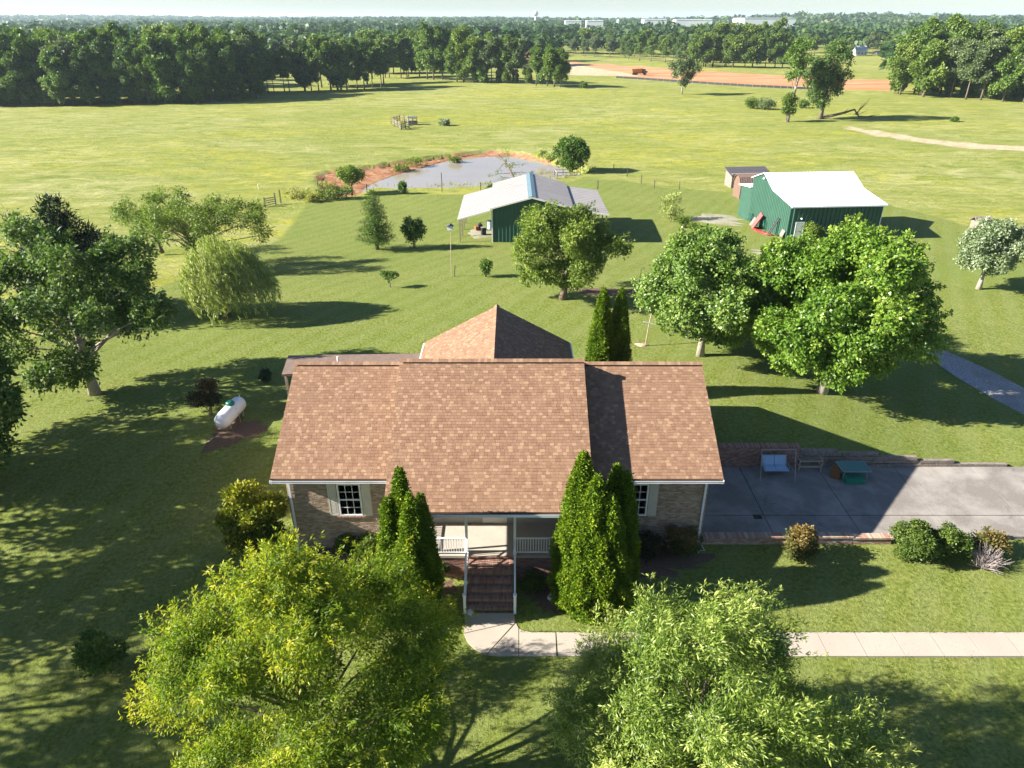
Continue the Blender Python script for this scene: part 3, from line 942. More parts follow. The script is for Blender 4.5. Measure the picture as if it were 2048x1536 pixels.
def make_pine(name, label, loc, H, Wd, rng, leaf="L_dark", tiers=11, zb=1.0, ll=0.45, group=None, cat="tree", per=900):
    o = root(name, loc, label, cat, group)
    tm = MB()
    tm.tube([(0, 0, -0.2), (0, 0, H * 0.5), (0.05, 0, H * 0.97)], [0.25, 0.17, 0.03], 7)
    C, O, R = [], [], []
    for k in range(tiers):
        t = k / (tiers - 1)
        z = zb + (H - zb) * t ** 0.9
        rr = Wd / 2 * (1 - t) ** 0.75 * rng.uniform(0.8, 1.1) + 0.25
        nb = max(4, int(9 * (1 - t) + 4))
        for b in range(nb):
            a = 2 * math.pi * b / nb + rng.uniform(-0.4, 0.4)
            L = rr * rng.uniform(0.65, 1.15)
            end = (L * math.cos(a), L * math.sin(a), z + L * rng.uniform(0.02, 0.28))
            tm.tube([(0, 0, z - 0.1), end], [0.06 * (1 - t) + 0.02, 0.012], 4, cap=False)
            for s in np.arange(0.35, 1.02, max(0.16, 0.5 / max(L, 0.3))):
                C.append([end[0] * s + rng.normal(0, 0.12), end[1] * s + rng.normal(0, 0.12), (z - 0.1) * (1 - s) + end[2] * s + rng.normal(0, 0.06)])
                O.append([math.cos(a) * 0.5, math.sin(a) * 0.5, 0.8])
                R.append(0.42 + 0.06 * Wd / 4)
    tm.build("trunk", M["bark"], o, smooth=True)
    lv = Leaves()
    C, O, R = np.array(C), unit(np.array(O)), np.array(R)
    tint = 0.4 + rng.normal(0, 0.12, len(C))
    clump_leaves(lv, rng, C, O, R, max(8, int(per * 12 / len(C))), ll, 0.22, 0.7, 0.0, 0.4, tint)
    lv.build("crown", M[leaf], o)
    return o

def make_bare(name, label, loc, H, Wd, rng, leaf=None, n_tw=60, cat="tree", bark="bark_pale", few=80, ll=0.2):
    """sparse tree: visible limbs and twigs and only a thin scatter of leaves"""
    o = root(name, loc, label, cat)
    tm = MB()
    tm.tube([(0, 0, -0.1), (0.1, 0, H * 0.4), (0, 0.1, H * 0.95)], [0.16, 0.10, 0.02], 6)
    tips = []
    for i in range(n_tw):
        z = H * rng.uniform(0.25, 0.9)
        a = rng.uniform(0, 6.28)
        L = Wd / 2 * rng.uniform(0.5, 1.0) * (1.15 - 0.6 * z / H)
        e = np.array([L * math.cos(a), L * math.sin(a), z + L * rng.uniform(0.2, 0.8)])
        tm.tube([(0, 0, z), tuple(e * [0.5, 0.5, 1] - [0, 0, 0.1 * L]), tuple(e)], [0.035, 0.022, 0.008], 4, cap=False)
        for s in (0.55, 0.75, 1.0):
            tips.append(np.array([0, 0, z]) * (1 - s) + e * s)
    tm.build("trunk", M[bark], o, smooth=True)
    if leaf:
        T = np.array(tips)
        lv = Leaves()
        clump_leaves(lv, rng, T, unit(T - [0, 0, H * 0.5]), np.full(len(T), 0.4), max(3, few // 10), ll, 0.4, 0.4, 0.2)
        lv.build("crown", M[leaf], o)
    return o
# ------------------------------------------------------------------ ground, water
build_terrain()
cx = sum(p[0] for p in pond) / len(pond)
cy = sum(p[1] for p in pond) / len(pond)
mb = MB()
big = [(cx + (x - cx) * 1.12, cy + (y - cy) * 1.12) for x, y in pond]
mb.add([(x, y, WZ) for x, y in big[::-1]], [tuple(range(len(big)))])
wm, nt, p, out = mat("muddy_pond_water")
v = objvec(nt)
nt.links.new(ramp(nt, noise(nt, v, 0.08, 4), [(0.3, (0.255, 0.215, 0.165)), (0.7, (0.295, 0.255, 0.205))]), p.inputs["Base Color"])
p.inputs["Roughness"].default_value = 0.10
p.inputs["Specular IOR Level"].default_value = 0.38
b = N(nt, "ShaderNodeBump")
b.inputs["Strength"].default_value = 0.06
b.inputs["Distance"].default_value = 0.1
nt.links.new(noise(nt, v, 2.5, 3), b.inputs["Height"])
nt.links.new(b.outputs[0], p.inputs["Normal"])
mb.build("pond_water", wm, kind="structure")

def drape(name, left, right, material, dz=0.03, sub=6, kind="structure"):
    """a strip of loose surface laid on the ground between two edge lines"""
    mb = MB()
    vs = []
    for a, b in zip(left, right):
        for i in range(sub + 1):
            t = i / sub
            x, y = a[0] + (b[0] - a[0]) * t, a[1] + (b[1] - a[1]) * t
            vs.append((x, y, hz(x, y) + dz + 0.05 * (1 - (2 * t - 1) ** 4)))
    k = sub + 1
    fs = [(j * k + i, j * k + i + 1, (j + 1) * k + i + 1, (j + 1) * k + i) for j in range(len(left) - 1) for i in range(sub)]
    mb.add(vs, fs)
    return mb.build(name, material, kind=kind, smooth=True)

def jitter_blob(cx, cy, rx, ry, rng, n=44, amp=0.22, rz=0.0):
    out = []
    for i in range(n):
        a = 2 * math.pi * i / n
        q = 1 + amp * math.sin(3 * a + rng.uniform(0, 1)) + amp * 0.6 * rng.normal()
        x, y = rx * q * math.cos(a), ry * q * math.sin(a)
        out.append((cx + x * math.cos(rz) - y * math.sin(rz), cy + x * math.sin(rz) + y * math.cos(rz)))
    return out
def patch(name, cx, cy, rx, ry, material, dz=0.03, rz=0.0, seed=1):
    rng = np.random.default_rng(seed)
    rim = jitter_blob(cx, cy, rx, ry, rng, rz=rz)
    mb = MB()
    rings = [0.0, 0.35, 0.7, 1.0]
    vs = [(cx, cy, hz(cx, cy) + dz + 0.05)]
    for q in rings[1:]:
        for x, y in rim:
            X, Y = cx + (x - cx) * q, cy + (y - cy) * q
            vs.append((X, Y, hz(X, Y) + (dz + 0.04 * (1 - q) if q < 1 else -0.03)))
    n = len(rim)
    fs = [(0, 1 + i, 1 + (i + 1) % n) for i in range(n)]
    for r in range(2):
        o = 1 + r * n
        fs += [(o + i, o + n + i, o + n + (i + 1) % n, o + (i + 1) % n) for i in range(n)]
    mb.add(vs, fs)
    return mb.build(name, material, kind="structure", smooth=True)

# gravel track from the right edge up past the big maple to the barn
tl = [(23.5, 44.5), (25.8, 42.0), (28.2, 39.4), (30.6, 36.6), (33.5, 33.6), (37, 30.4)]
tr = [(25.6, 45.6), (28.3, 43.0), (31.2, 40.2), (34.2, 37.4), (37.4, 34.6), (41, 31.6)]
def dense(pts, k=6):
    out = []
    for a, b in zip(pts[:-1], pts[1:]):
        out += [(a[0] + (b[0] - a[0]) * i / k, a[1] + (b[1] - a[1]) * i / k) for i in range(k)]
    return out + [pts[-1]]
tg = [G(u, v) for u, v in ((1871, 726), (1905, 750), (1950, 777), (1990, 800), (2030, 821), (2120, 868))]
tg2 = [G(u, v) for u, v in ((1888, 701), (1930, 719), (1985, 744), (2048, 777), (2100, 804), (2200, 855))]
g0 = [G(1800, 640), G(1840, 680)]
drape("gravel_track", dense([tuple(q[:2]) for q in [G(1812, 668)] + tg]), dense([tuple(q[:2]) for q in [G(1840, 655)] + tg2]), M["gravel"])
q = G(1590, 507)
patch("gravel_patch", q.x, q.y, 4.6, 2.4, M["pale_gravel"], seed=3)
q = G(1425, 440)
patch("bare_ground", q.x, q.y, 3.6, 5.0, M["pale_gravel"], seed=4, rz=0.5)
q = G(1215, 583)
patch("mulch_bed", q.x, q.y, 5.2, 1.5, M["mulch"], seed=5, rz=-0.05)
q = G(452, 872)
patch("mulch_bed", q.x + 0.25, q.y + 0.5, 1.25, 1.6, M["mulch"], seed=6, rz=-0.3)
patch("mulch_bed", -7.0, 25.2, 3.6, 0.8, M["mulch"], seed=7)
patch("mulch_bed", 5.9, 24.9, 3.2, 1.0, M["mulch"], seed=8)
patch("mulch_bed", -3.5, 23.2, 1.2, 0.9, M["mulch"], seed=9)
patch("mulch_bed", 1.7, 22.9, 1.5, 1.1, M["mulch"], seed=10)
q = G(1283, 689)
patch("bare_ground", q.x, q.y, 0.45, 0.3, M["soil"], seed=11)

# ------------------------------------------------------------------ driveway pad and walk
dv = root("driveway", (9.0, 26.6, 0.0), "wide paved driveway pad of jointed worn concrete slabs on the right of the house", "driveway")
dv["kind"] = "structure"
del dv["category"]
xs_ = [9.02, 12.4, 16.6, 20.8, 25.0, 29.2, 33.4, 37.6, 41.8]
ys_ = [26.52, 28.15, 32.42]
for i in range(len(xs_) - 1):
    for j in range(len(ys_) - 1):
        mb = MB()
        g_ = 0.018
        mb.box(xs_[i] + g_, ys_[j] + g_, 0.05, xs_[i + 1] - g_, ys_[j + 1] - g_, 0.25 + 0.006 * ((i * 3 + j * 5) % 3))
        mb.build("concrete_slab", M["drive"], dv, off=(9.0, 26.6, 0))
mb = MB()
q = Gz(1515, 1033, 0.27)
mb.box(q.x - 0.2, q.y - 0.16, 0.20, q.x + 0.2, q.y + 0.16, 0.268)
for k in range(5):
    mb.box(q.x - 0.17 + k * 0.08, q.y - 0.14, 0.266, q.x - 0.15 + k * 0.08, q.y + 0.14, 0.276)
mb.build("drain_grate", M["black"], dv, off=(9.0, 26.6, 0))

wk = root("front_walk", (0, 20.3, 0), "pale concrete walk curving from the brick steps to the right", "path")
wk["kind"] = "structure"
del wk["category"]
def pxpoly(pts):
    return [tuple(Gz(u, v, 0.05)[:2]) for u, v in pts]
def slab_poly(pts):
    poly = pxpoly(pts)
    cx, cy = sum(p[0] for p in poly) / len(poly), sum(p[1] for p in poly) / len(poly)
    poly = [(cx + (x - cx) * 0.992, cy + (y - cy) * 0.992) for x, y in poly]
    ar = sum(poly[i][0] * poly[(i + 1) % len(poly)][1] - poly[(i + 1) % len(poly)][0] * poly[i][1] for i in range(len(poly)))
    if ar < 0:
        poly = poly[::-1]
    mb = MB()
    mb.prism(poly, -0.08, 0.05)
    mb.build("concrete_slab", M["walk"], wk, off=(0, 20.3, 0))
slab_poly([(930, 1226), (1028, 1226), (1031, 1243), (928, 1266)])
slab_poly([(928, 1267), (1031, 1244), (972, 1309), (948, 1297), (934, 1282)])
slab_poly([(1032, 1246), (1037, 1256), (1037, 1311), (1000, 1312), (974, 1309)])
slab_poly([(1038, 1257), (1048, 1262), (1066, 1264), (1111, 1264), (1113, 1312), (1038, 1312)])
xa, xb = Gz(1114, 1288, 0.05).x, 1.5
ya, yb = Gz(1024, 1312, 0.05).y, Gz(1024, 1264, 0.05).y
k = 0
while xa < 26:
    mb = MB()
    mb.box(xa + 0.012, ya, -0.08, xa + 1.5 - 0.012, yb, 0.05 + 0.004 * (k % 2))
    mb.build("concrete_slab", M["walk"], wk, off=(0, 20.3, 0))
    xa += 1.5
    k += 1

# ------------------------------------------------------------------ brickwork
def bricks(mb, rng, o, ux, out, L, H, ntone, bl=0.203, bh=0.066, j=0.011, d=0.014, holes=(), z_top=None):
    """running bond, each brick a five-sided block standing proud of the mortar face. o: lower left corner, ux along, out outward"""
    o, ux, out = Vector(o), Vector(ux), Vector(out)
    up = Vector((0, 0, 1))
    rows = int(H / (bh + j))
    for r in range(rows):
        z = r * (bh + j)
        x = -(bl + j) * (0.5 if r % 2 else 0)
        while x < L:
            a, b = max(0, x), min(L, x + bl)
            x += bl + j
            if b - a < 0.03:
                continue
            skip = False
            for hx0, hz0, hx1, hz1 in holes:
                if z + bh > hz0 and z < hz1:
                    if a >= hx0 and b <= hx1:
                        skip = True
                    elif a < hx0 < b:
                        b = hx0
                    elif a < hx1 < b:
                        a = hx1
            if skip or b - a < 0.03:
                continue
            dd = d * rng.uniform(0.5, 1.2)
            p0 = o + ux * a + up * z
            p1 = o + ux * b + up * z
            vs = [p0, p1, p1 + up * bh, p0 + up * bh]
            vs += [q + out * dd for q in vs]
            mb.add(vs, [(4, 5, 6, 7), (0, 1, 5, 4), (1, 2, 6, 5), (2, 3, 7, 6), (3, 0, 4, 7)], int(rng.integers(0, ntone)))
BR = [M["br%d" % i] for i in range(5)]
RB = [M["rb%d" % i] for i in range(4)]
SH = [M["sh%d" % i] for i in range(5)]

# ------------------------------------------------------------------ the house
HO = (0.0, 31.0, 0.0)
house = root("brick_house", HO, "brick ranch house with tan shingle roofs, white porch and brick front steps", "house")
SL = 0.527
WX0, WX1 = -10.5, 9.18
CX0, CX1 = -5.25, 3.37
WEY, WEZ, RY = 25.5, 4.26, 31.0
CEY, CEZ, CRY = 23.26, 4.18, 30.05
BACK = 36.5
rngh = np.random.default_rng(5)
FY = 26.05                       # front wall line of the wings
wx = [(-10.05, -4.85), (2.97, 8.75)]
WIN = {0: (-7.76, 1.95, 0.92, 1.62), 1: (5.12, 1.95, 0.92, 1.62)}     # x left of frame, sill z, width, height
core = MB()
core.box(-10.05, FY, -0.3, -4.86, BACK - 0.5, 4.05)
core.box(2.98, FY, -0.3, 8.75, BACK - 0.5, 4.05)
core.box(-4.86, 26.3, -0.3, 2.98, BACK - 0.5, 4.05)
core.build("wall", M["mortar"], house, HO)
bw = MB()
for i, (a, b) in enumerate(wx):
    wl, ws, ww, wh = WIN[i]
    bricks(bw, rngh, (a, FY, -0.2), (1, 0, 0), (0, -1, 0), b - a, 4.25, 5, holes=[(wl - a - 0.05, ws + 0.2 - 0.03, wl - a + ww + 0.05, ws + 0.2 + wh + 0.05)])
bricks(bw, rngh, (8.75, FY, -0.2), (0, 1, 0), (1, 0, 0), BACK - 0.5 - FY, 4.25, 5)
bricks(bw, rngh, (-10.05, BACK - 0.5, -0.2), (0, -1, 0), (-1, 0, 0), BACK - 0.5 - FY, 4.25, 5)
o = bw.build("bricks", BR, house, HO, kind="stuff")
# rear wing and its walls
rw = MB()
rw.box(-4.9, BACK - 0.5, -0.2, 3.1, 39.25, 4.45)
rw.add([(-4.9, 39.25, 4.45), (3.1, 39.25, 4.45), (-0.9, 39.25, 6.6)], [(0, 2, 1)])
rw.build("rear_wall", M["siding"], house, HO)
# gable ends
for x, s in ((8.75, 1), (-10.05, -1)):
    gb = MB()
    pts = [(x, FY, 4.05), (x, BACK - 0.5, 4.05), (x, RY, 6.95)]
    gb.add(pts + [(q[0] - s * 0.1, q[1], q[2]) for q in pts], [(0, 1, 2) if s > 0 else (0, 2, 1), (3, 5, 4) if s > 0 else (3, 4, 5)])
    gb.build("gable", M["siding"], house, HO)
for x, s in ((3.0, 1), (-4.9, -1)):
    gb = MB()
    pts = [(x, 24.0, 4.0), (x, 36.0, 4.0), (x, CRY, 7.55)]
    gb.add(pts + [(q[0] - s * 0.1, q[1], q[2]) for q in pts], [(0, 1, 2) if s > 0 else (0, 2, 1), (3, 5, 4) if s > 0 else (3, 4, 5)])
    gb.build("gable", M["siding"], house, HO)

# roofs
EXPO = 0.155
WID = [0.15, 0.19, 0.24]
def shingle_local(wd, thick):
    L = EXPO * 1.12
    t0, t1 = thick, 0.004
    g = 0.003
    vs = [(g, 0, 0), (wd - g, 0, 0), (wd - g, L, 0), (g, L, 0), (g, 0, t0), (wd - g, 0, t0), (wd - g, L, t1), (g, L, t1)]
    return vs, [(4, 5, 6, 7), (0, 1, 5, 4), (1, 2, 6, 5), (3, 0, 4, 7)]
_shm = {}
def shingle_mesh(w_, t_):
    if (w_, t_) not in _shm:
        me = bpy.data.meshes.new("shingle")
        vs, fs = shingle_local(WID[w_], 0.014 + 0.003 * (t_ % 3))
        me.from_pydata(vs, [], fs)
        me.materials.append(SH[t_])
        _shm[(w_, t_)] = me
    return _shm[(w_, t_)]
TP = [0.30, 0.26, 0.16, 0.14, 0.14]
def shingle_slope(rng, part, p0, eu, es, LU, LS, single_rows=0, limit=10 ** 9, yclip=None):
    """cover the slope from eave corner p0 with courses of tabs; the lowest single_rows courses are separate objects"""
    p0, eu, es = Vector(p0), Vector(eu), Vector(es)
    nn = eu.cross(es)
    R3 = Matrix((eu, es, nn)).transposed().to_4x4()
    mb = MB()
    made = 0
    for r in range(int(LS / EXPO)):
        x = -rng.uniform(0, 0.2)
        b = r * EXPO
        prev = 0
        while x < LU:
            wi = int(rng.integers(0, 3))
            ti = int(rng.choice(5, p=TP))
            if ti == 4 and prev == 4:
                ti = 0
            prev = ti
            a0, a1 = x, x + WID[wi]
            x = a1
            if a1 <= 0.0:
                continue
            whole = a0 >= 0 and a1 <= LU
            base = p0 + eu * a0 + es * b + nn * 0.006
            if r < single_rows and whole and made < limit:
                o = bpy.data.objects.new("shingle", shingle_mesh(wi, ti))
                COL.objects.link(o)
                o.parent = part
                o.matrix_basis = Matrix.Translation(base - Vector(HO)) @ R3
                made += 1
                continue
            a0, a1 = max(0, a0), min(LU, a1)
            if a1 - a0 < 0.02:
                continue
            vs, fs = shingle_local(a1 - a0, 0.014 + 0.003 * (ti % 3))
            base = p0 + eu * a0 + es * b + nn * 0.006
            mb.add([base + eu * q[0] + es * q[1] + nn * q[2] for q in vs], fs, ti)
    if mb.f:
        mb.build("shingles", SH, part, HO, kind="stuff")

def gable_roof(name, x0, x1, ey, ez, ry, back_y, th=0.16):
    rz = ez + SL * (ry - ey)
    bz = rz - SL * (back_y - ry)
    mb = MB()
    mb.slab((x0, ey, ez), (x1, ey, ez), (x1, ry, rz), (x0, ry, rz), th)
    mb.slab((x0, ry, rz), (x1, ry, rz), (x1, back_y, bz), (x0, back_y, bz), th)
    return mb.build(name, M["sh0"], house, HO), rz, bz
N_ = math.hypot(1, SL)
ES_F = (0, 1 / N_, SL / N_)
ES_B = (0, -1 / N_, SL / N_)
rl, rzl, bzl = gable_roof("roof", WX0, CX0 + 0.02, WEY, WEZ, RY, BACK)
rr_, rzr, bzr = gable_roof("roof", CX1 - 0.02, WX1, WEY, WEZ, RY, BACK)
rc, rzc, bzc = gable_roof("roof", CX0, CX1, CEY, CEZ, CRY, 36.8)
LW = (RY - WEY) * N_
shingle_slope(rngh, rl, (WX0, WEY, WEZ), (1, 0, 0), ES_F, CX0 - WX0, LW)
shingle_slope(rngh, rr_, (CX1, WEY, WEZ), (1, 0, 0), ES_F, WX1 - CX1, LW)
shingle_slope(rngh, rc, (CX0, CEY, CEZ), (1, 0, 0), ES_F, CX1 - CX0, (CRY - CEY) * N_, 10, 295)
for part, xa, xb, by, bz, ry in ((rl, WX0, CX0, BACK, bzl, RY), (rr_, CX1, WX1, BACK, bzr, RY), (rc, CX0, CX1, 36.8, bzc, CRY)):
    shingle_slope(rngh, part, (xb, by, bz), (-1, 0, 0), ES_B, xb - xa, (by - ry) * N_)
# rear wing roof, ridge running away from the front
RWX, RWE, RWZ, RWR, RWY0, RWY1 = -0.9, 4.4, 4.48, 6.85, 31.5, 39.6
mb = MB()
mb.slab((RWX - RWE, RWY1, RWZ), (RWX - RWE, RWY0, RWZ), (RWX, RWY0, RWR), (RWX, RWY1, RWR), 0.16)
mb.slab((RWX + RWE, RWY0, RWZ), (RWX + RWE, RWY1, RWZ), (RWX, RWY1, RWR), (RWX, RWY0, RWR), 0.16)
rrw = mb.build("roof", M["sh0"], house, HO)
nr = math.hypot(RWE, RWR - RWZ)
esl = (RWE / nr, 0, (RWR - RWZ) / nr)
shingle_slope(rngh, rrw, (RWX - RWE, RWY1, RWZ), (0, -1, 0), esl, RWY1 - RWY0, nr)
shingle_slope(rngh, rrw, (RWX + RWE, RWY0, RWZ), (0, 1, 0), (-esl[0], 0, esl[2]), RWY1 - RWY0, nr)
# ridge caps
def ridge(part, a, b, w_=0.16, pitch=SL, dark=True, name="ridge_cap"):
    a, b = Vector(a), Vector(b)
    L = (b - a).length
    d = (b - a).normalized()
    s = d.cross(Vector((0, 0, 1)))
    mb = MB()
    k = int(L / 0.15)
    for i in range(k):
        p = a + d * (L * i / k)
        q = a + d * (L * (i + 1) / k + 0.02)
        t = int(rngh.choice(5, p=TP))
        h0 = Vector((0, 0, 0.105 + 0.006 * (i % 2)))
        dn = Vector((0, 0, -w_ * pitch + 0.09))
        vs = [p + s * w_ + dn, p + h0, p - s * w_ + dn, q + s * w_ + dn, q + h0, q - s * w_ + dn]
        low = Vector((0, 0, -0.016))
        vs += [vs[0] + low, vs[3] + low, vs[2] + low, vs[5] + low]
        mb.add(vs, [(0, 3, 4, 1), (1, 4, 5, 2), (6, 7, 3, 0), (2, 5, 9, 8)], t)
    mb.build(name, SH, part, HO, kind="stuff")
ridge(rl, (WX0, RY, rzl + 0.02), (CX0, RY, rzl + 0.02))
ridge(rr_, (CX1, RY, rzr + 0.02), (WX1, RY, rzr + 0.02))
ridge(rc, (CX0, CRY, rzc + 0.02), (CX1, CRY, rzc + 0.02))
ridge(rrw, (RWX, RWY1, RWR + 0.02), (RWX, RWY0, RWR + 0.02))
# raised ridge vents on the wings and the centre
for part, x0, x1, y, z in ((rl, WX0 + 0.35, CX0 - 0.05, RY, rzl), (rr_, CX1 + 0.15, WX1 - 0.35, RY, rzr), (rc, CX0 + 0.45, CX1 - 0.3, CRY, rzc)):
    mb = MB()
    mb.slab((x0, y - 0.165, z - 0.005), (x1, y - 0.165, z - 0.005), (x1, y, z + 0.082), (x0, y, z + 0.082), 0.10)
    mb.slab((x0, y, z + 0.082), (x1, y, z + 0.082), (x1, y + 0.165, z - 0.005), (x0, y + 0.165, z - 0.005), 0.10)
    mb.build("ridge_vent", M["black"], part, HO)
# vent pipe
mb = MB()
q = Vector((-8.65, 31.9, 6.35))
mb.tube([q, q + Vector((0, 0, 0.78))], 0.045, 8)
mb.build("vent_pipe", M["white"], rl, HO)

# fascia, soffits, gutters, downspouts
tr_ = MB()
for x0, x1, ey, ez in ((WX0, CX0 - 0.02, WEY, WEZ), (CX1 + 0.02, WX1, WEY, WEZ), (CX0, CX1, CEY, CEZ)):
    tr_.box(x0 + 0.02, ey + 0.02, ez - 0.26, x1 - 0.02, ey + 0.05, ez - 0.155)
    tr_.box(x0 + 0.02, ey + 0.052, ez - 0.26, x1 - 0.02, (FY if ey > 25 else 26.28), ez - 0.235)
tr_.build("soffit", M["white"], house, HO)
def gutter(x0, x1, ey, ez):
    mb = MB()
    mb.box(x0, ey - 0.115, ez - 0.165, x1, ey + 0.012, ez - 0.155)
    mb.box(x0, ey - 0.125, ez - 0.165, x1, ey - 0.115, ez - 0.035)
    mb.box(x0, ey - 0.14, ez - 0.045, x1, ey - 0.1251, ez - 0.03)
    mb.box(x0 - 0.008, ey - 0.125, ez - 0.165, x0, ey + 0.01, ez - 0.04)
    mb.box(x1, ey - 0.125, ez - 0.165, x1 + 0.008, ey + 0.01, ez - 0.04)
    mb.build("gutter", M["gutter"], house, HO)
gutter(WX0, CX0 - 0.03, WEY, WEZ)
gutter(CX1 + 0.03, WX1, WEY, WEZ)
gutter(CX0, CX1, CEY, CEZ)
def downspout(x):
    mb = MB()
    y = FY - 0.07
    mb.beam((x, WEY - 0.05, WEZ - 0.17), (x, y, WEZ - 0.42), 0.08, 0.06)
    mb.beam((x, y, WEZ - 0.40), (x, y, 0.18), 0.09, 0.065, up=(0, 1, 0))
    mb.beam((x, y, 0.2), (x, y - 0.35, 0.06), 0.09, 0.065)
    mb.build("downspout", M["gutter"], house, HO)
downspout(-9.92)
downspout(8.62)
rk = MB()
for x, ey, ez, ry, rz, by, bz in ((WX0, WEY, WEZ, RY, rzl, BACK, bzl), (WX1, WEY, WEZ, RY, rzr, BACK, bzr), (CX0, CEY, CEZ, CRY, rzc, 36.8, bzc), (CX1, CEY, CEZ, CRY, rzc, 36.8, bzc)):
    s = 1 if x > 0 else -1
    rk = MB()
    rk.beam((x - s * 0.014, ey, ez - 0.26), (x - s * 0.014, ry, rz - 0.26), 0.022, 0.15)
    rk.beam((x - s * 0.014, by, bz - 0.26), (x - s * 0.014, ry, rz - 0.26), 0.022, 0.15)
    rk.build("rake_board", M["white"], house, HO)
mb = MB()
mb.box(RWX - RWE - 0.012, RWY0, RWZ - 0.17, RWX - RWE - 0.10, RWY1, RWZ - 0.04)
mb.build("rear_gutter", M["gutter"], house, HO)
mb = MB()
mb.box(RWX + RWE + 0.012, RWY0, RWZ - 0.17, RWX + RWE + 0.10, RWY1, RWZ - 0.04)
mb.build("rear_gutter", M["gutter"], house, HO)

# windows with panes and shutters
def window(x, z, w_, h_, y, name="window"):
    fr = MB()
    t = 0.07
    fr.box(x - t, y - 0.05, z - t, x, y + 0.02, z + h_ + t)
    fr.box(x + w_, y - 0.05, z - t, x + w_ + t, y + 0.02, z + h_ + t)
    fr.box(x, y - 0.05, z - t, x + w_, y + 0.02, z)
    fr.box(x, y - 0.05, z + h_, x + w_, y + 0.02, z + h_ + t)
    fr.box(x, y - 0.038, z + h_ * 0.5 - 0.03, x + w_, y + 0.018, z + h_ * 0.5 + 0.03)
    for r in range(2):
        z0, z1 = (z, z + h_ * 0.5 - 0.03) if r == 0 else (z + h_ * 0.5 + 0.03, z + h_)
        yy = y - 0.03 if r == 0 else y - 0.018
        for k in (1, 2):
            fr.box(x + w_ * k / 3 - 0.011, yy, z0, x + w_ * k / 3 + 0.011, yy + 0.016, z1)
        zm = (z0 + z1) / 2
        fr.box(x, yy - 0.001, zm - 0.011, x + w_, yy + 0.015, zm + 0.011)
    f = fr.build(name, M["white"], house, HO)
    for r in range(4):
        half, top = divmod(r, 2)
        z0 = z + half * (h_ * 0.5 + 0.03) if half else z
        hh = (h_ * 0.5 - 0.03) / 2
        for k in range(3):
            mb = MB()
            mb.box(x + w_ * k / 3 + 0.012, y + 0.0, z0 + top * hh + 0.012, x + w_ * (k + 1) / 3 - 0.012, y + 0.012, z0 + (top + 1) * hh - 0.012)
            mb.build("pane", M["glass_dark"], f, HO)
    sl = MB()
    for k in range(int((w_ + 0.36) / 0.075)):
        sl.box(x - 0.18 + k * 0.075, y - 0.075, z - 0.17, x - 0.18 + k * 0.075 + 0.066, y + 0.02, z - t - 0.004, k % 4)
    sl.build("sill", RB, f, HO)
    for sx in (x - t - 0.43, x + w_ + t + 0.03):
        sh = MB()
        z0, z1 = z - 0.06, z + h_ + 0.06
        sh.box(sx, y - 0.045, z0, sx + 0.06, y - 0.016, z1)
        sh.box(sx + 0.34, y - 0.045, z0, sx + 0.40, y - 0.016, z1)
        for a, b in ((z0, z0 + 0.09), (z0 + (z1 - z0) * 0.52, z0 + (z1 - z0) * 0.52 + 0.08), (z1 - 0.09, z1)):
            sh.box(sx + 0.06, y - 0.045, a, sx + 0.34, y - 0.016, b)
        sh.box(sx + 0.06, y - 0.028, z0 + 0.09, sx + 0.34, y - 0.018, z1 - 0.09)
        for a, b in ((z0 + 0.13, z0 + (z1 - z0) * 0.52 - 0.04), (z0 + (z1 - z0) * 0.52 + 0.12, z1 - 0.13)):
            sh.box(sx + 0.095, y - 0.04, a, sx + 0.305, y - 0.0285, b)
        sh.build("shutter", M["cream"], house, HO)
    return f
for i in (0, 1):
    wl, ws, ww, wh = WIN[i]
    window(wl, ws, ww, wh, FY)
mb = MB()
mb.box(-5.62, FY - 0.06, 2.2, -5.47, FY - 0.002, 2.55)
mb.build("meter_box", M["white"], house, HO)

# porch
PX0, PX1, PY0, PY1, PZ = -4.85, 2.97, 24.0, 26.3, 1.30
pb = MB()
pb.box(PX0, PY0 + 0.03, -0.3, PX1, PY1, PZ - 0.13)
pb.build("porch_base", M["mortar_dark"], house, HO)
mb = MB()
for a, b in ((PX0, -1.98), (0.14, PX1)):
    bricks(mb, rngh, (a, PY0 + 0.03, -0.2), (1, 0, 0), (0, -1, 0), b - a, 1.36, 4)
bricks(mb, rngh, (PX0, PY1, -0.2), (0, -1, 0), (-1, 0, 0), PY1 - PY0, 1.36, 4)
mb.build("porch_bricks", RB, house, HO, kind="stuff")
mb = MB()
mb.box(PX0 - 0.03, PY0 - 0.02, PZ - 0.128, PX1 + 0.03, PY1 - 0.002, PZ)
mb.build("porch_floor", M["porch_floor"], house, HO)
# lapped siding boards of the porch's back wall, one by one
for k in range(18):
    z0 = PZ + 0.012 + k * 0.155
    mb = MB()
    mb.slab((PX0 + 0.02, 26.235, z0), (PX1 - 0.02, 26.235, z0), (PX1 - 0.02, 26.262, z0 + 0.152), (PX0 + 0.02, 26.262, z0 + 0.152), 0.012)
    mb.build("siding_board", M["siding"], house, HO)
dr = MB()
dr.box(-1.35, 26.19, PZ + 0.01, -1.25, 26.232, PZ + 2.12)
dr.box(-0.33, 26.19, PZ + 0.01, -0.23, 26.232, PZ + 2.12)
dr.box(-1.25, 26.19, PZ + 2.03, -0.33, 26.232, PZ + 2.12)
for z0, z1 in ((0.12, 0.85), (1.0, 1.9)):
    for xa in (-1.16, -0.76):
        dr.box(xa, 26.185, PZ + z0, xa + 0.32, 26.199, PZ + z1)
dr.box(-1.248, 26.2, PZ + 0.015, -0.332, 26.225, PZ + 2.028)
d_ = dr.build("front_door", M["cream"], house, HO)
mb = MB()
mb.tube([(-0.42, 26.15, PZ + 1.0), (-0.42, 26.2, PZ + 1.0)], 0.03, 8)
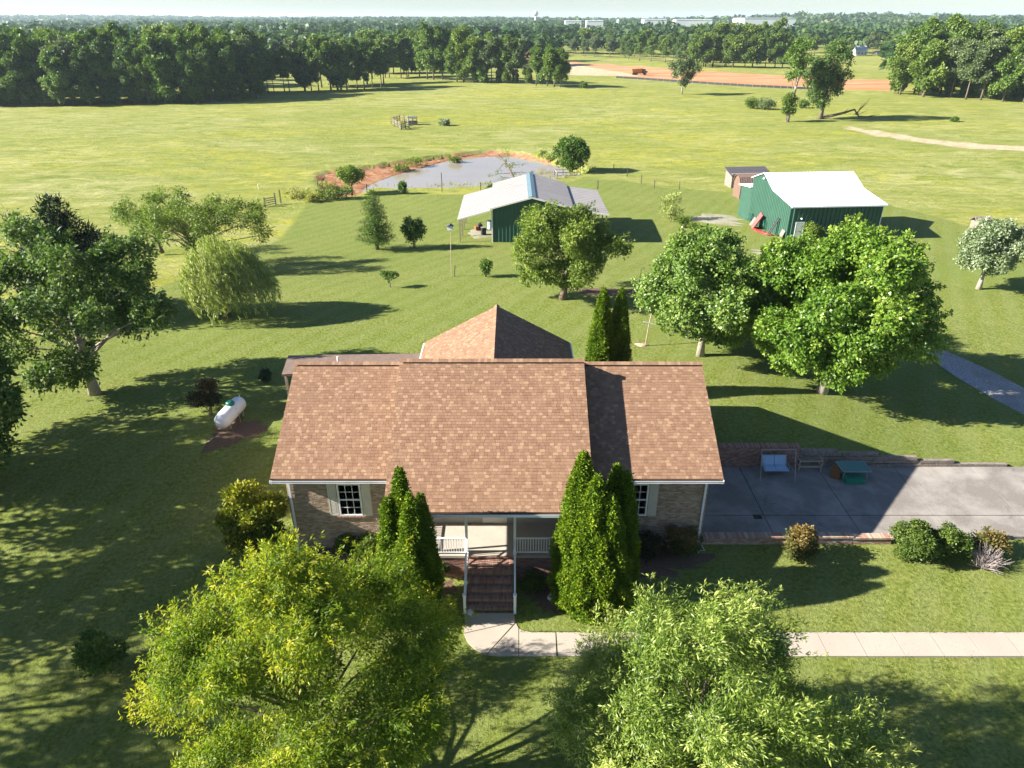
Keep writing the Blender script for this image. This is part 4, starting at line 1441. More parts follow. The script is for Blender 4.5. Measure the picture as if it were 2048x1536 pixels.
mb.build("handle", M["metal_grey"], d_, HO)

def post(x, y, z0, z1, w_=0.11):
    mb = MB()
    mb.box(x - w_ / 2, y - w_ / 2, z0 + 0.12, x + w_ / 2, y + w_ / 2, z1 - 0.1)
    mb.box(x - w_ / 2 - 0.02, y - w_ / 2 - 0.02, z0, x + w_ / 2 + 0.02, y + w_ / 2 + 0.02, z0 + 0.12)
    mb.box(x - w_ / 2 - 0.02, y - w_ / 2 - 0.02, z1 - 0.1, x + w_ / 2 + 0.02, y + w_ / 2 + 0.02, z1)
    mb.build("porch_post", M["white"], house, HO)
ZB = CEZ - 0.26 + 0.0
SX0, SX1 = -1.95, 0.12
for x in (PX0 + 0.1, SX0, SX1, PX1 - 0.1):
    post(x, PY0 + 0.1, PZ, ZB)
_bal = None
def railing(a, b, z0, n, name="railing"):
    """rails between two points, with each baluster a mesh of its own"""
    a, b = Vector(a), Vector(b)
    mb = MB()
    mb.beam(a + Vector((0, 0, z0 + 0.86)), b + Vector((0, 0, z0 + 0.86)), 0.075, 0.045)
    mb.beam(a + Vector((0, 0, z0 + 0.10)), b + Vector((0, 0, z0 + 0.10)), 0.06, 0.045)
    r = mb.build(name, M["white"], house, HO)
    sl = (b - a).z
    me = None
    for i in range(n):
        p = a.lerp(b, (i + 0.5) / n)
        if me is None:
            mb = MB()
            mb.box(-0.0175, -0.0175, z0 + 0.12, 0.0175, 0.0175, z0 + 0.84)
            o = mb.build("baluster", M["white"], r)
            me = o.data
        else:
            o = bpy.data.objects.new("baluster", me)
            COL.objects.link(o)
            o.parent = r
        o.location = p - Vector(HO)
    return r
railing((PX0 + 0.16, PY0 + 0.1, PZ), (SX0 - 0.06, PY0 + 0.1, PZ), 0.0, 24)
railing((SX1 + 0.06, PY0 + 0.1, PZ), (PX1 - 0.16, PY0 + 0.1, PZ), 0.0, 23)
railing((PX0 + 0.1, PY0 + 0.16, PZ), (PX0 + 0.1, PY1 - 0.05, PZ), 0.0, 18)
railing((PX1 - 0.1, PY0 + 0.16, PZ), (PX1 - 0.1, PY1 - 0.05, PZ), 0.0, 18)
# steps
NS = 7
rise, run = PZ / NS, 0.33
st = MB()
sb = MB()
for k in range(NS):
    z1 = rise * (NS - k)
    y1 = PY0 - run * k + 0.02
    y0 = y1 - run
    if k == 0:
        continue
    z1 = PZ - rise * k
    y0 = PY0 - run * k
    st.box(SX0 + 0.06, y0 + 0.012, -0.2, SX1 - 0.06, y0 + run + 0.0, z1 - 0.012)
    # brick-on-edge treads: two rows of bricks, nosing proud
    n = int((SX1 - SX0 - 0.16) / 0.082)
    for i in range(n):
        x = SX0 + 0.08 + i * 0.082
        t = int(rngh.integers(0, 4))
        jit = rngh.uniform(-0.004, 0.004)
        sb.box(x, y0 - 0.022, z1 - 0.10, x + 0.072, y0 + 0.170, z1 + jit, t)
        sb.box(x, y0 + 0.18, z1 - 0.05, x + 0.072, y0 + run, z1 - 0.006 + jit, int(rngh.integers(0, 4)))
n = int((SX1 - SX0 - 0.16) / 0.082)
for i in range(n):
    x = SX0 + 0.08 + i * 0.082
    sb.box(x, PY0 - 0.065, PZ - 0.11, x + 0.072, PY0 - 0.025, PZ - 0.004, int(rngh.integers(0, 4)))
so = st.build("front_steps", M["mortar_dark"], house, HO)
sb.build("step_bricks", RB, so, HO, kind="stuff")
YB = PY0 - run * (NS - 1) - 0.12
for x in (SX0, SX1):
    mb = MB()
    mb.box(x - 0.055, YB - 0.055, 0.0, x + 0.055, YB + 0.055, 1.02)
    mb.box(x - 0.075, YB - 0.075, 1.02, x + 0.075, YB + 0.075, 1.06)
    mb.build("stair_post", M["white"], house, HO)
    railing((x, PY0 + 0.04, PZ + 0.0), (x, YB + 0.055, 0.06), 0.0, 17, "stair_railing")

# rear covered porch on the left
bp = MB()
z0, z1 = 4.30, 4.08
bp.slab((-12.9, 35.6, z0), (-5.35, 36.9, z0), (-5.35, 38.9, z1), (-13.4, 38.6, z1), 0.14)
bp.slab((-10.4, 35.4, z0 + 0.01), (-5.35, 35.4, z0 + 0.01), (-5.35, 36.89, z0 + 0.01), (-10.4, 36.05, z0 + 0.01), 0.13)
bpo = bp.build("rear_porch_roof", M["old_wood"], house, HO)
for x, y in ((-12.75, 35.8), (-13.2, 38.4), (-9.3, 38.5), (-5.6, 38.6), (-12.3, 35.9)):
    mb = MB()
    g_ = hz(x, y)
    mb.box(x - 0.07, y - 0.07, g_ - 0.2, x + 0.07, y + 0.07, 4.05)
    mb.build("rear_post", M["grey_wood"], house, HO)
for k in range(24):
    mb = MB()
    x0 = -13.2 + k * 0.335
    mb.box(x0, 36.05 if x0 > -10.2 else 35.7, 1.75, x0 + 0.325, 38.7, 1.80)
    mb.build("deck_board", M["old_wood"], house, HO)
# ------------------------------------------------------------------ retaining walls by the driveway
rngw = np.random.default_rng(21)
RO = (12.0, 32.5, 0)
rwall = root("retaining_wall", RO, "tall brick retaining wall with brick-on-edge cap behind the driveway", "wall")
x0, x1 = 8.76, 15.55
mb = MB(); mb.box(x0, 32.44, -0.1, x1, 32.74, 1.46); mb.build("wall_core", M["mortar_dark"], rwall, RO)
mb = MB()
bricks(mb, rngw, (x0, 32.44, 0.2), (1, 0, 0), (0, -1, 0), x1 - x0, 1.26, 4)
bricks(mb, rngw, (x1, 32.44, 0.2), (0, 1, 0), (1, 0, 0), 0.3, 1.26, 4)
mb.build("bricks", RB, rwall, RO, kind="stuff")
mb = MB()
k = 0
while x0 + k * 0.079 < x1:
    a = x0 + k * 0.079
    mb.box(a, 32.40, 1.462, a + 0.07, 32.78, 1.565 + rngw.uniform(-0.004, 0.004), int(rngw.integers(0, 4)))
    k += 1
mb.build("cap_bricks", RB, rwall, RO, kind="stuff")
FO = (13.0, 26.3, 0)
fwall = root("garden_wall", FO, "low brick wall with stepped cap along the front edge of the driveway", "wall")
for xa, xb, top in ((8.9, 15.9, 0.46), (15.92, 17.75, 0.40)):
    mb = MB(); mb.box(xa, 26.17, -0.25, xb, 26.44, top); mb.build("wall_core", M["mortar_dark"], fwall, FO)
    mb = MB()
    bricks(mb, rngw, (xa, 26.17, -0.2), (1, 0, 0), (0, -1, 0), xb - xa, top + 0.2, 4)
    bricks(mb, rngw, (xb, 26.17, -0.2), (0, 1, 0), (1, 0, 0), 0.27, top + 0.2, 4)
    mb.build("bricks", [M["br1"], M["rb1"], M["rb3"], M["br3"]], fwall, FO, kind="stuff")
    mb = MB()
    k = 0
    while xa + k * 0.079 < xb:
        a = xa + k * 0.079
        mb.box(a, 26.12, top + 0.002, a + 0.07, 26.49, top + 0.10 + rngw.uniform(-0.004, 0.004), int(rngw.integers(0, 4)))
        k += 1
    mb.build("cap_bricks", [M["br1"], M["rb1"], M["rb3"], M["br3"]], fwall, FO, kind="stuff")
TO = (20, 32.6, 0)
twall = root("timber_wall", TO, "stepped retaining edge of grey weathered railway timbers behind the driveway", "wall")
for row, (za, ends) in enumerate(((0.22, (15.6, 18.2, 20.7, 23.1, 25.2, 27.0)), (0.45, (15.6, 17.3, 19.8, 22.2, 24.1)), (0.68, (15.6, 18.0, 20.4, 22.0)), (0.90, (15.6, 17.9, 19.9)), (1.10, (15.6, 17.6)))):
    for a, b in zip(ends[:-1], ends[1:]):
        mb = MB()
        ya = 32.50 + row * 0.025 + rngw.uniform(-0.03, 0.03)
        mb.obox(((a + b) / 2, ya, za + 0.1), ((b - a) / 2 - 0.015, rngw.uniform(-0.04, 0.04), rngw.uniform(-0.015, 0.015)), (0, 0.10, 0), (0, 0, 0.098))
        mb.build("timber", M["grey_wood"], twall, TO)

# ------------------------------------------------------------------ things on the driveway
DZ = 0.262
def at_drive(u, v):
    q = Gz(u, v, DZ)
    return (q.x, q.y, DZ)
q = at_drive(1553, 960)
sw = root("swing_seat", (q[0], q[1] + 0.45, DZ), "metal framed garden swing seat with pale blue cushions against the brick wall", "swing seat")
mb = MB()
for sx in (-1, 1):
    x = sx * 0.92
    mb.tube([(x, -0.62, 0), (x * 0.97, 0.0, 1.62)], 0.022, 6)
    mb.tube([(x, 0.62, 0), (x * 0.97, 0.0, 1.62)], 0.022, 6)
    mb.tube([(x, -0.45, 0.42), (x, 0.45, 0.42)], 0.016, 6)
mb.tube([(-0.9, 0, 1.62), (0.9, 0, 1.62)], 0.022, 6)
mb.tube([(-0.92, 0.62, 0.04), (0.92, 0.62, 0.04)], 0.018, 6)
mb.build("frame", M["metal_grey"], sw)
mb = MB()
for sx in (-0.66, 0.66):
    mb.tube([(sx, -0.25, 0.45), (sx, 0.22, 0.42), (sx, 0.42, 1.0)], 0.018, 6)
    mb.tube([(sx, -0.25, 0.45), (sx, -0.22, 0.66), (sx, 0.3, 0.72)], 0.016, 6)
    mb.tube([(sx, 0.0, 0.70), (sx, 0.0, 1.62)], 0.008, 5)
mb.tube([(-0.66, 0.42, 1.0), (0.66, 0.42, 1.0)], 0.018, 6)
mb.build("seat_frame", M["metal_grey"], sw)
for sx in (-0.32, 0.32):
    mb = MB()
    mb.slab((sx - 0.305, -0.28, 0.51), (sx + 0.305, -0.28, 0.51), (sx + 0.305, 0.24, 0.50), (sx - 0.305, 0.24, 0.50), 0.07)
    mb.build("seat_cushion", M["cushion"], sw)
    mb = MB()
    mb.slab((sx - 0.305, 0.22, 0.52), (sx + 0.305, 0.22, 0.52), (sx + 0.305, 0.42, 1.02), (sx - 0.305, 0.42, 1.02), 0.06)
    mb.build("back_cushion", M["cushion"], sw)
q = at_drive(1618, 944)
fr = root("bench_frame", (q[0], q[1] + 0.35, DZ), "empty tan frame of a garden chair without its seat beside the swing", "chair")
mb = MB()
for a, b in (((-0.6, -0.38), (0.6, -0.38)), ((-0.6, 0.38), (0.6, 0.38)), ((-0.6, -0.38), (-0.6, 0.38)), ((0.6, -0.38), (0.6, 0.38))):
    for z, t in ((0.36, 0.07), (0.72, 0.055)):
        mb.beam((a[0], a[1], z), (b[0], b[1], z), 0.05, t)
mb.build("rails", M["tan_wood"], fr)
for sx in (-0.6, 0.6):
    for sy in (-0.38, 0.38):
        mb = MB(); mb.box(sx - 0.028, sy - 0.028, 0, sx + 0.028, sy + 0.028, 0.70); mb.build("leg", M["tan_wood"], fr)
mb = MB(); mb.beam((-0.6, 0.41, 1.0), (0.6, 0.41, 1.0), 0.04, 0.06); mb.beam((-0.58, 0.41, 0.74), (-0.58, 0.41, 1.0), 0.04, 0.04); mb.beam((0.58, 0.41, 0.74), (0.58, 0.41, 1.0), 0.04, 0.04)
mb.build("backrest", M["tan_wood"], fr)
q = at_drive(1676, 952)
bx = root("wooden_box", (q[0] - 0.15, q[1] + 0.05, DZ), "small orange brown wooden box on the concrete beside the green table", "box", rz=rad(62))
mb = MB(); mb.box(-0.34, -0.22, 0, 0.34, 0.22, 0.36); mb.build("body", M["box_brown"], bx)
mb = MB(); mb.box(-0.36, -0.24, 0.362, 0.36, 0.24, 0.41); mb.build("lid", M["box_brown"], bx)
q = at_drive(1706, 962)
tb = root("patio_table", (q[0], q[1] + 0.32, DZ), "rectangular patio table with green glass top and rounded corners on the driveway", "table")
pts = []
for cx_, cy_, a0 in ((0.62, 0.38, 0), (-0.62, 0.38, 90), (-0.62, -0.38, 180), (0.62, -0.38, 270)):
    for k in range(5):
        a = rad(a0 + 22.5 * k)
        pts.append((cx_ + 0.13 * math.cos(a), cy_ + 0.13 * math.sin(a)))
mb = MB(); mb.prism(pts, 0.70, 0.715); mb.build("table_top", M["table_glass"], tb)
mb = MB(); mb.tube([(x * 1.005, y * 1.005, 0.707) for x, y in pts + pts[:1]], 0.017, 6); mb.build("rim", M["metal_grey"], tb)
for sx in (-1, 1):
    for sy in (-1, 1):
        mb = MB(); mb.tube([(sx * 0.55, sy * 0.34, 0.69), (sx * 0.62, sy * 0.4, 0.35), (sx * 0.6, sy * 0.42, 0)], 0.017, 6); mb.build("leg", M["metal_grey"], tb)
q = at_drive(1709, 969)
bn = root("storage_bin", (q[0] + 0.02, q[1] + 0.30, DZ), "low dark green plastic storage bin standing under the front of the table", "bin")
mb = MB(); mb.box(-0.50, -0.3, 0, 0.50, 0.3, 0.24); mb.build("body", M["bin_green"], bn)
mb = MB(); mb.box(-0.53, -0.33, 0.242, 0.53, 0.33, 0.30); mb.box(-0.42, -0.22, 0.3, 0.42, 0.22, 0.325); mb.build("lid", M["bin_green"], bn)

# splash block, stones
q = Gz(1400, 1100, 0.0)
mb = MB()
mb.add([(-0.10, 0.32, 0), (0.10, 0.32, 0), (0.19, -0.32, 0), (-0.19, -0.32, 0), (-0.10, 0.32, 0.12), (0.10, 0.32, 0.12), (0.19, -0.32, 0.06), (-0.19, -0.32, 0.06), (-0.07, 0.28, 0.08), (0.07, 0.28, 0.08), (0.15, -0.30, 0.035), (-0.15, -0.30, 0.035)],
       [(0, 1, 5, 4), (1, 2, 6, 5), (2, 3, 7, 6), (3, 0, 4, 7), (8, 11, 10, 9), (4, 5, 9, 8), (5, 6, 10, 9), (6, 7, 11, 10), (7, 4, 8, 11)])
o = mb.build("splash_block", M["white"]); o.location = (q.x, q.y + 0.2, 0.02)
tag(o, "white flared splash block below the corner downspout", "splash block")
def rock(name, u, v, r, label, m="stone", cat="stone", sq=(1, 1, 0.55)):
    rg = np.random.default_rng(int(u * 7 + v))
    q = G(u, v)
    import bmesh
    bm = bmesh.new()
    bmesh.ops.create_icosphere(bm, subdivisions=2, radius=r)
    for vv in bm.verts:
        s = 1 + rg.normal(0, 0.07)
        vv.co = Vector((vv.co.x * sq[0] * s, vv.co.y * sq[1] * s, vv.co.z * sq[2] * s))
    me = bpy.data.meshes.new(name); bm.to_mesh(me); bm.free()
    me.materials.append(M[m])
    for p_ in me.polygons: p_.use_smooth = True
    o = bpy.data.objects.new(name, me); COL.objects.link(o)
    o.location = (q.x, q.y, q.z + r * sq[2] * 0.4)
    return tag(o, label, cat)
rock("white_stone", 940, 1226, 0.16, "small pale stone at the left foot of the brick steps", sq=(0.8, 1.3, 0.8))
rock("garden_stone", 1107, 1197, 0.27, "large flat white stone in the bed right of the steps")
rock("garden_stone", 1121, 1200, 0.15, "small white stone half under the tall arborvitae")

# ------------------------------------------------------------------ propane tank
q = G(456, 858)
tk = root("propane_tank", (q.x, q.y + 0.75, q.z), "white horizontal propane tank with green dome lid on the mulch bed", "tank", rz=rad(84), scale=0.93)
mb = MB()
prof = [(-1.45, 0.05), (-1.42, 0.22), (-1.33, 0.36), (-1.18, 0.46), (-1.0, 0.49), (1.0, 0.49), (1.18, 0.46), (1.33, 0.36), (1.42, 0.22), (1.45, 0.05)]
mb.tube([(x, 0, 0.72) for x, r in prof], [r for x, r in prof], 22)
mb.build("body", M["tank"], tk, smooth=True)
mb = MB(); mb.tube([(0.15, 0, 1.18), (0.15, 0, 1.33), (0.15, 0, 1.40), (0.15, 0, 1.44)], [0.27, 0.26, 0.20, 0.06], 14); mb.build("dome_lid", M["green_dome"], tk, smooth=True)
for x in (-0.85, 0.85):
    for y in (-0.3, 0.3):
        mb = MB(); mb.box(x - 0.06, y - 0.05, -0.15, x + 0.06, y + 0.05, 0.42); mb.build("foot", M["metal_grey"], tk)
mb = MB(); mb.tube([(0.0, -0.02, 1.22), (0.0, -0.40, 1.0), (0.0, -0.52, 0.6), (0.0, -0.55, -0.1)], 0.018, 6); mb.build("gas_pipe", M["metal_grey"], tk)
mb = MB(); mb.tube([(1.36, 0, 1.0), (1.36, 0, 1.16)], 0.045, 6); mb.build("lifting_lug", M["tank"], tk)

# ------------------------------------------------------------------ green pole barn in the middle
def ribbed(mb, a, b, z0a, ztop, rib=0.42, proud=0.05, mi=0, outward=None):
    """upright ribbed sheet from a to b (x, y); ztop(t) gives the top height. Ribs are raised trapezoids"""
    a, b = Vector((a[0], a[1], 0)), Vector((b[0], b[1], 0))
    L = (b - a).length
    d = (b - a).normalized()
    out = Vector(outward) if outward else d.cross(Vector((0, 0, 1)))
    prof = []
    n = int(L / rib)
    for i in range(n):
        x = i * L / n
        w_ = L / n
        prof += [(x, 0), (x + w_ * 0.62, 0), (x + w_ * 0.72, proud), (x + w_ * 0.90, proud)]
    prof.append((L, 0))
    vs = []
    for x, o_ in prof:
        p = a + d * x + out * o_
        vs.append((p.x, p.y, z0a))
        vs.append((p.x, p.y, ztop(x / L)))
    fs = [(2 * i, 2 * i + 2, 2 * i + 3, 2 * i + 1) for i in range(len(prof) - 1)]
    mb.add(vs, fs, mi)
def ribbed_roof(mb, a, b, c, d, rib=0.3, h=0.03, mi=0, th=0.06):
    """metal sheet a-b (eave) to d-c (ridge), ribs run up the slope"""
    a, b, c, d = map(Vector, (a, b, c, d))
    nn = (b - a).cross(d - a).normalized()
    n = max(1, int((b - a).length / rib))
    mb.slab(a, b, c, d, th, mi)
    for i in range(n + 1):
        t0, t1 = max(0, (i - 0.09) / n), min(1, (i + 0.09) / n)
        p, q, r, s = a.lerp(b, t0), a.lerp(b, t1), d.lerp(c, t1), d.lerp(c, t0)
        mb.slab(p + nn * (h + 0.002), q + nn * (h + 0.002), r + nn * (h + 0.002), s + nn * (h + 0.002), h, mi)
q = G(986, 486)
BY = q.y
gz = q.z
k = BY / 80.6
bl, br_, bm_ = Gz(985, 486, gz).x, 6.75 * k, 2.25 * k
BYB = BY + 13.3
ze, zr_ = topz(415, BY), topz(394, BY)
PBO = (bm_, BY, gz)
pbarn = root("pole_barn", PBO, "green sided pole barn with pale grey roof and open lean-to sheds by the pond", "barn")
mb = MB()
ribbed(mb, (bl, BY), (br_, BY), gz - 0.3, lambda t: ze + (zr_ - ze) * (1 - abs(2 * t - 1)) - 0.08, 0.42, 0.06)
mb.build("front_siding", M["green_metal"], pbarn, PBO)
mb = MB()
ribbed(mb, (bl, BYB), (bl, BY + 0.06), gz - 0.6, lambda t: ze - 0.06)
mb.build("side_siding", M["green_metal"], pbarn, PBO)
mb = MB()
ribbed(mb, (br_, BY + 0.06), (br_, BYB), gz - 0.6, lambda t: ze - 0.06)
mb.build("side_siding", M["green_metal"], pbarn, PBO)
mb = MB()
ribbed(mb, (br_, BYB), (bl, BYB), gz - 0.9, lambda t: ze + (zr_ - ze) * (1 - abs(2 * t - 1)) - 0.08)
mb.build("rear_siding", M["green_metal"], pbarn, PBO)
ov = 0.35
for s, xe in ((-1, bl - 0.25), (1, br_ + 0.25)):
    zz = ze - 0.03
    mb = MB()
    if s < 0:
        ribbed_roof(mb, (xe, BYB + ov, zz), (xe, BY - ov, zz), (bm_, BY - ov, zr_ + 0.06), (bm_, BYB + ov, zr_ + 0.06), 0.9)
    else:
        ribbed_roof(mb, (xe, BY - ov, zz), (xe, BYB + ov, zz), (bm_, BYB + ov, zr_ + 0.06), (bm_, BY - ov, zr_ + 0.06), 0.9)
    mb.build("roof", M["barn_roof"], pbarn, PBO)
    mb = MB(); mb.beam((xe, BY - ov - 0.03, zz - 0.06), (bm_, BY - ov - 0.03, zr_ + 0.0), 0.05, 0.18); mb.build("rake_trim", M["trim"], pbarn, PBO)
mb = MB()
mb.slab((bm_ - 0.45, BY - ov - 0.05, zr_ + 0.02), (bm_, BY - ov - 0.05, zr_ + 0.16), (bm_, BYB + ov + 0.05, zr_ + 0.16), (bm_ - 0.45, BYB + ov + 0.05, zr_ + 0.02), 0.02)
mb.slab((bm_, BY - ov - 0.05, zr_ + 0.16), (bm_ + 0.45, BY - ov - 0.05, zr_ + 0.02), (bm_ + 0.45, BYB + ov + 0.05, zr_ + 0.02), (bm_, BYB + ov + 0.05, zr_ + 0.16), 0.02)
mb.build("ridge_cap", M["teal"], pbarn, PBO)
mb = MB()
mb.box(bl - 0.10, BY - 0.10, gz - 0.3, bl + 0.06, BY - 0.003, ze - 0.1)
mb.box(br_ - 0.06, BY - 0.10, gz - 0.3, br_ + 0.10, BY - 0.003, ze - 0.1)
mb.build("corner_trim", M["trim"], pbarn, PBO)
xl = Gz(915, 437, topz(437, BY)).x
zl = topz(437, BY)
xr = ray(1218, 428).x / ray(1218, 428).y * BY
zr2 = topz(428, BY)
mb = MB(); ribbed_roof(mb, (xl, BYB - 1.2, zl), (xl, BY - ov, zl), (bl - 0.2, BY - ov, ze - 0.22), (bl - 0.2, BYB - 1.2, ze - 0.22), 0.9); mb.build("lean_to_roof", M["barn_roof"], pbarn, PBO)
mb = MB(); ribbed_roof(mb, (xr, BY - ov, zr2), (xr, BYB - 0.6, zr2), (br_ + 0.25, BYB - 0.6, ze - 0.20), (br_ + 0.25, BY - ov, ze - 0.20), 0.9); mb.build("lean_to_roof", M["barn_roof"], pbarn, PBO)
mb = MB(); mb.beam((xl, BY - ov - 0.03, zl - 0.05), (bl - 0.2, BY - ov - 0.03, ze - 0.27), 0.05, 0.16); mb.build("rake_trim", M["trim"], pbarn, PBO)
mb = MB(); mb.beam((xr, BY - ov - 0.03, zr2 - 0.05), (br_ + 0.25, BY - ov - 0.03, ze - 0.25), 0.05, 0.16); mb.build("rake_trim", M["trim"], pbarn, PBO)
for x, z in ((xl + 0.25, zl), (xr - 0.25, zr2)):
    for i in range(4):
        y = BY + 0.1 + i * 3.7
        mb = MB(); mb.box(x - 0.075, y - 0.075, hz(x, y) - 0.4, x + 0.075, y + 0.075, z - 0.02); mb.build("lean_to_post", M["post_wood"], pbarn, PBO)
patch("gravel_floor", (xl + bl) / 2 + 0.4, BY + 4.6, 1.75, 4.6, M["pale_gravel"], dz=0.02, seed=31)
patch("bare_earth", bl - 1.0, BY + 0.6, 1.0, 0.9, M["soil"], dz=0.045, seed=32)
def drum(u, v, label, m, r=0.33, h=0.9):
    q = G(u, v)
    o = root("steel_drum" if m == "black" else "plastic_drum", (q.x, q.y + r, q.z), label, "drum")
    mb = MB(); mb.tube([(0, 0, 0), (0, 0, h * 0.3), (0, 0, h * 0.32), (0, 0, h * 0.34), (0, 0, h * 0.66), (0, 0, h * 0.68), (0, 0, h * 0.7), (0, 0, h)], [r, r, r * 1.05, r, r, r * 1.05, r, r], 14); mb.build("body", M[m], o, smooth=False)
    mb = MB(); mb.tube([(0, 0, h), (0, 0, h + 0.03)], [r * 1.04, r * 1.04], 14); mb.build("rim", M["black"] if m != "black" else M["metal_grey"], o)
    return o
drum(967, 471, "black steel drum under the left lean-to of the pole barn", "black")
drum(980, 459, "blue and white plastic drum against the pole barn's left wall", "blue_drum", 0.36, 1.0)
q = G(960, 462)
tl_ = root("garden_tiller", (q.x, q.y + 0.4, q.z), "rusty orange garden tiller parked behind the black drum", "tiller", rz=rad(20))
mb = MB(); mb.box(-0.25, -0.2, 0.4, 0.25, 0.2, 0.75); mb.tube([(0, 0, 0.75), (0, 0, 0.95)], 0.12, 8); mb.build("engine", M["black"], tl_)
for y in (-0.3, 0.3):
    mb = MB(); mb.tube([(0.05, y - 0.05, 0.28), (0.05, y + 0.05, 0.28)], [0.28, 0.28], 12); mb.build("wheel", M["tyre"], tl_)
mb = MB()
for y in (-0.22, 0.22): mb.tube([(0.2, y * 0.5, 0.6), (0.8, y, 1.05), (1.05, y, 1.05)], 0.02, 5)
mb.build("handlebar", M["metal_grey"], tl_)
mb = MB(); mb.box(-0.65, -0.3, 0.12, -0.25, 0.3, 0.55); mb.build("tine_cover", M["rust"], tl_)

# ------------------------------------------------------------------ big green barn on the right
q = G(1572, 481)
ang = rad(8.0)
BO = (q.x, q.y, q.z)
barn = root("metal_barn", BO, "large green metal barn with flared white roof and white side door", "barn", rz=0.0)
barn.rotation_euler = (0, 0, ang * 0.6)
LW_, LD = 11.2, 11.9
e0 = topz(411, q.y) - q.z
kneeS, kneeZ = 5.3, e0 + 0.65
ridS, ridZ = 8.5, e0 + 2.1
bckS, bckZ = 11.9, e0 + 0.95
def gprof(s):
    return np.interp(s, [0, kneeS, ridS, bckS], [e0, kneeZ, ridZ, bckZ])
mb = MB(); ribbed(mb, (0, 0), (LW_, 0), -0.4, lambda t: e0 - 0.02, 0.5, 0.11); mb.build("front_siding", M["green_metal"], barn)
mb = MB(); ribbed(mb, (0, LD), (0, 0.08), -0.6, lambda t: float(gprof(LD * (1 - t))) - 0.03, 0.45, 0.09); mb.build("gable_siding", M["green_metal_pale"], barn)
mb = MB(); ribbed(mb, (LW_, 0.08), (LW_, LD), -0.6, lambda t: float(gprof(LD * t)) - 0.03, 0.3, 0.045); mb.build("gable_siding", M["green_metal"], barn)
mb = MB(); ribbed(mb, (LW_, LD), (0, LD), -0.6, lambda t: bckZ - 0.05, 0.3, 0.045); mb.build("rear_siding", M["green_metal"], barn)
o_ = 0.22
for n_, (sa, za, sb_, zb_) in enumerate(((-0.35, e0 - 0.04, kneeS, kneeZ + 0.03), (kneeS, kneeZ + 0.03, ridS, ridZ + 0.03))):
    mb = MB(); ribbed_roof(mb, (-o_, sa, za), (LW_ + o_, sa, za), (LW_ + o_, sb_, zb_), (-o_, sb_, zb_), 0.45, 0.02); mb.build("roof", M["white_roof"], barn)
mb = MB(); ribbed_roof(mb, (LW_ + o_, bckS + 0.3, bckZ - 0.08), (-o_, bckS + 0.3, bckZ - 0.08), (-o_, ridS, ridZ + 0.03), (LW_ + o_, ridS, ridZ + 0.03), 0.45, 0.02); mb.build("roof", M["white_roof"], barn)
mb = MB()
mb.box(-o_, -0.49, e0 - 0.20, LW_ + o_, -0.36, e0 - 0.05)
mb.build("gutter", M["gutter"], barn)
mb = MB(); mb.beam((LW_ - 0.1, -0.10, -0.1), (LW_ - 0.1, -0.10, e0 - 0.1), 0.1, 0.08); mb.beam((LW_ - 0.1, -0.10, e0 - 0.35), (LW_ - 0.1, -0.42, e0 - 0.12), 0.09, 0.07); mb.build("downspout", M["gutter"], barn)
mb = MB()
mb.box(0.78, -0.15, 0.0, 0.86, -0.005, 2.12); mb.box(1.74, -0.15, 0.0, 1.84, -0.005, 2.12); mb.box(0.78, -0.15, 2.121, 1.84, -0.005, 2.2)
dd = mb.build("door_frame", M["white"], barn)
mb = MB(); mb.box(0.862, -0.135, 0.02, 1.738, -0.03, 2.118); mb.box(0.98, -0.145, 0.25, 1.62, -0.1351, 0.95); mb.box(0.98, -0.145, 1.15, 1.62, -0.1351, 1.95)
d2 = mb.build("door", M["white"], barn)
mb = MB(); mb.tube([(1.62, -0.20, 1.0), (1.62, -0.146, 1.0)], 0.035, 8); mb.build("handle", M["metal_grey"], d2)
mb = MB(); mb.tube([(1.3, -0.05, 2.62), (1.3, -0.28, 2.66)], 0.05, 6); mb.tube([(1.3, -0.3, 2.60), (1.3, -0.3, 2.72)], [0.12, 0.06], 8); mb.build("wall_lamp", M["white"], barn)
mb = MB(); mb.tube([(0.0 - 0.14, ridS - 0.4, ridZ - 0.55), (-0.3, ridS - 0.4, ridZ - 0.55)], 0.06, 6); mb.tube([(-0.32, ridS - 0.4, ridZ - 0.65), (-0.32, ridS - 0.4, ridZ - 0.45)], [0.14, 0.08], 8); mb.build("flood_lamp", M["white"], barn)
# lower lean-to at the back left of the gable
lz = bckZ - 1.3
mb = MB(); ribbed(mb, (0, LD + 3.6), (0, LD + 0.02), -0.8, lambda t: lz - 0.35 * (1 - t), 0.3, 0.045); mb.build("lean_to_siding", M["green_metal_pale"], barn)
mb = MB(); ribbed_roof(mb, (3.0, LD + 4.0, lz - 0.36), (-0.25, LD + 4.0, lz - 0.36), (-0.25, LD, lz + 0.06), (3.0, LD, lz + 0.06), 0.45, 0.02, th=0.12); mb.build("lean_to_roof", M["white_roof"], barn)

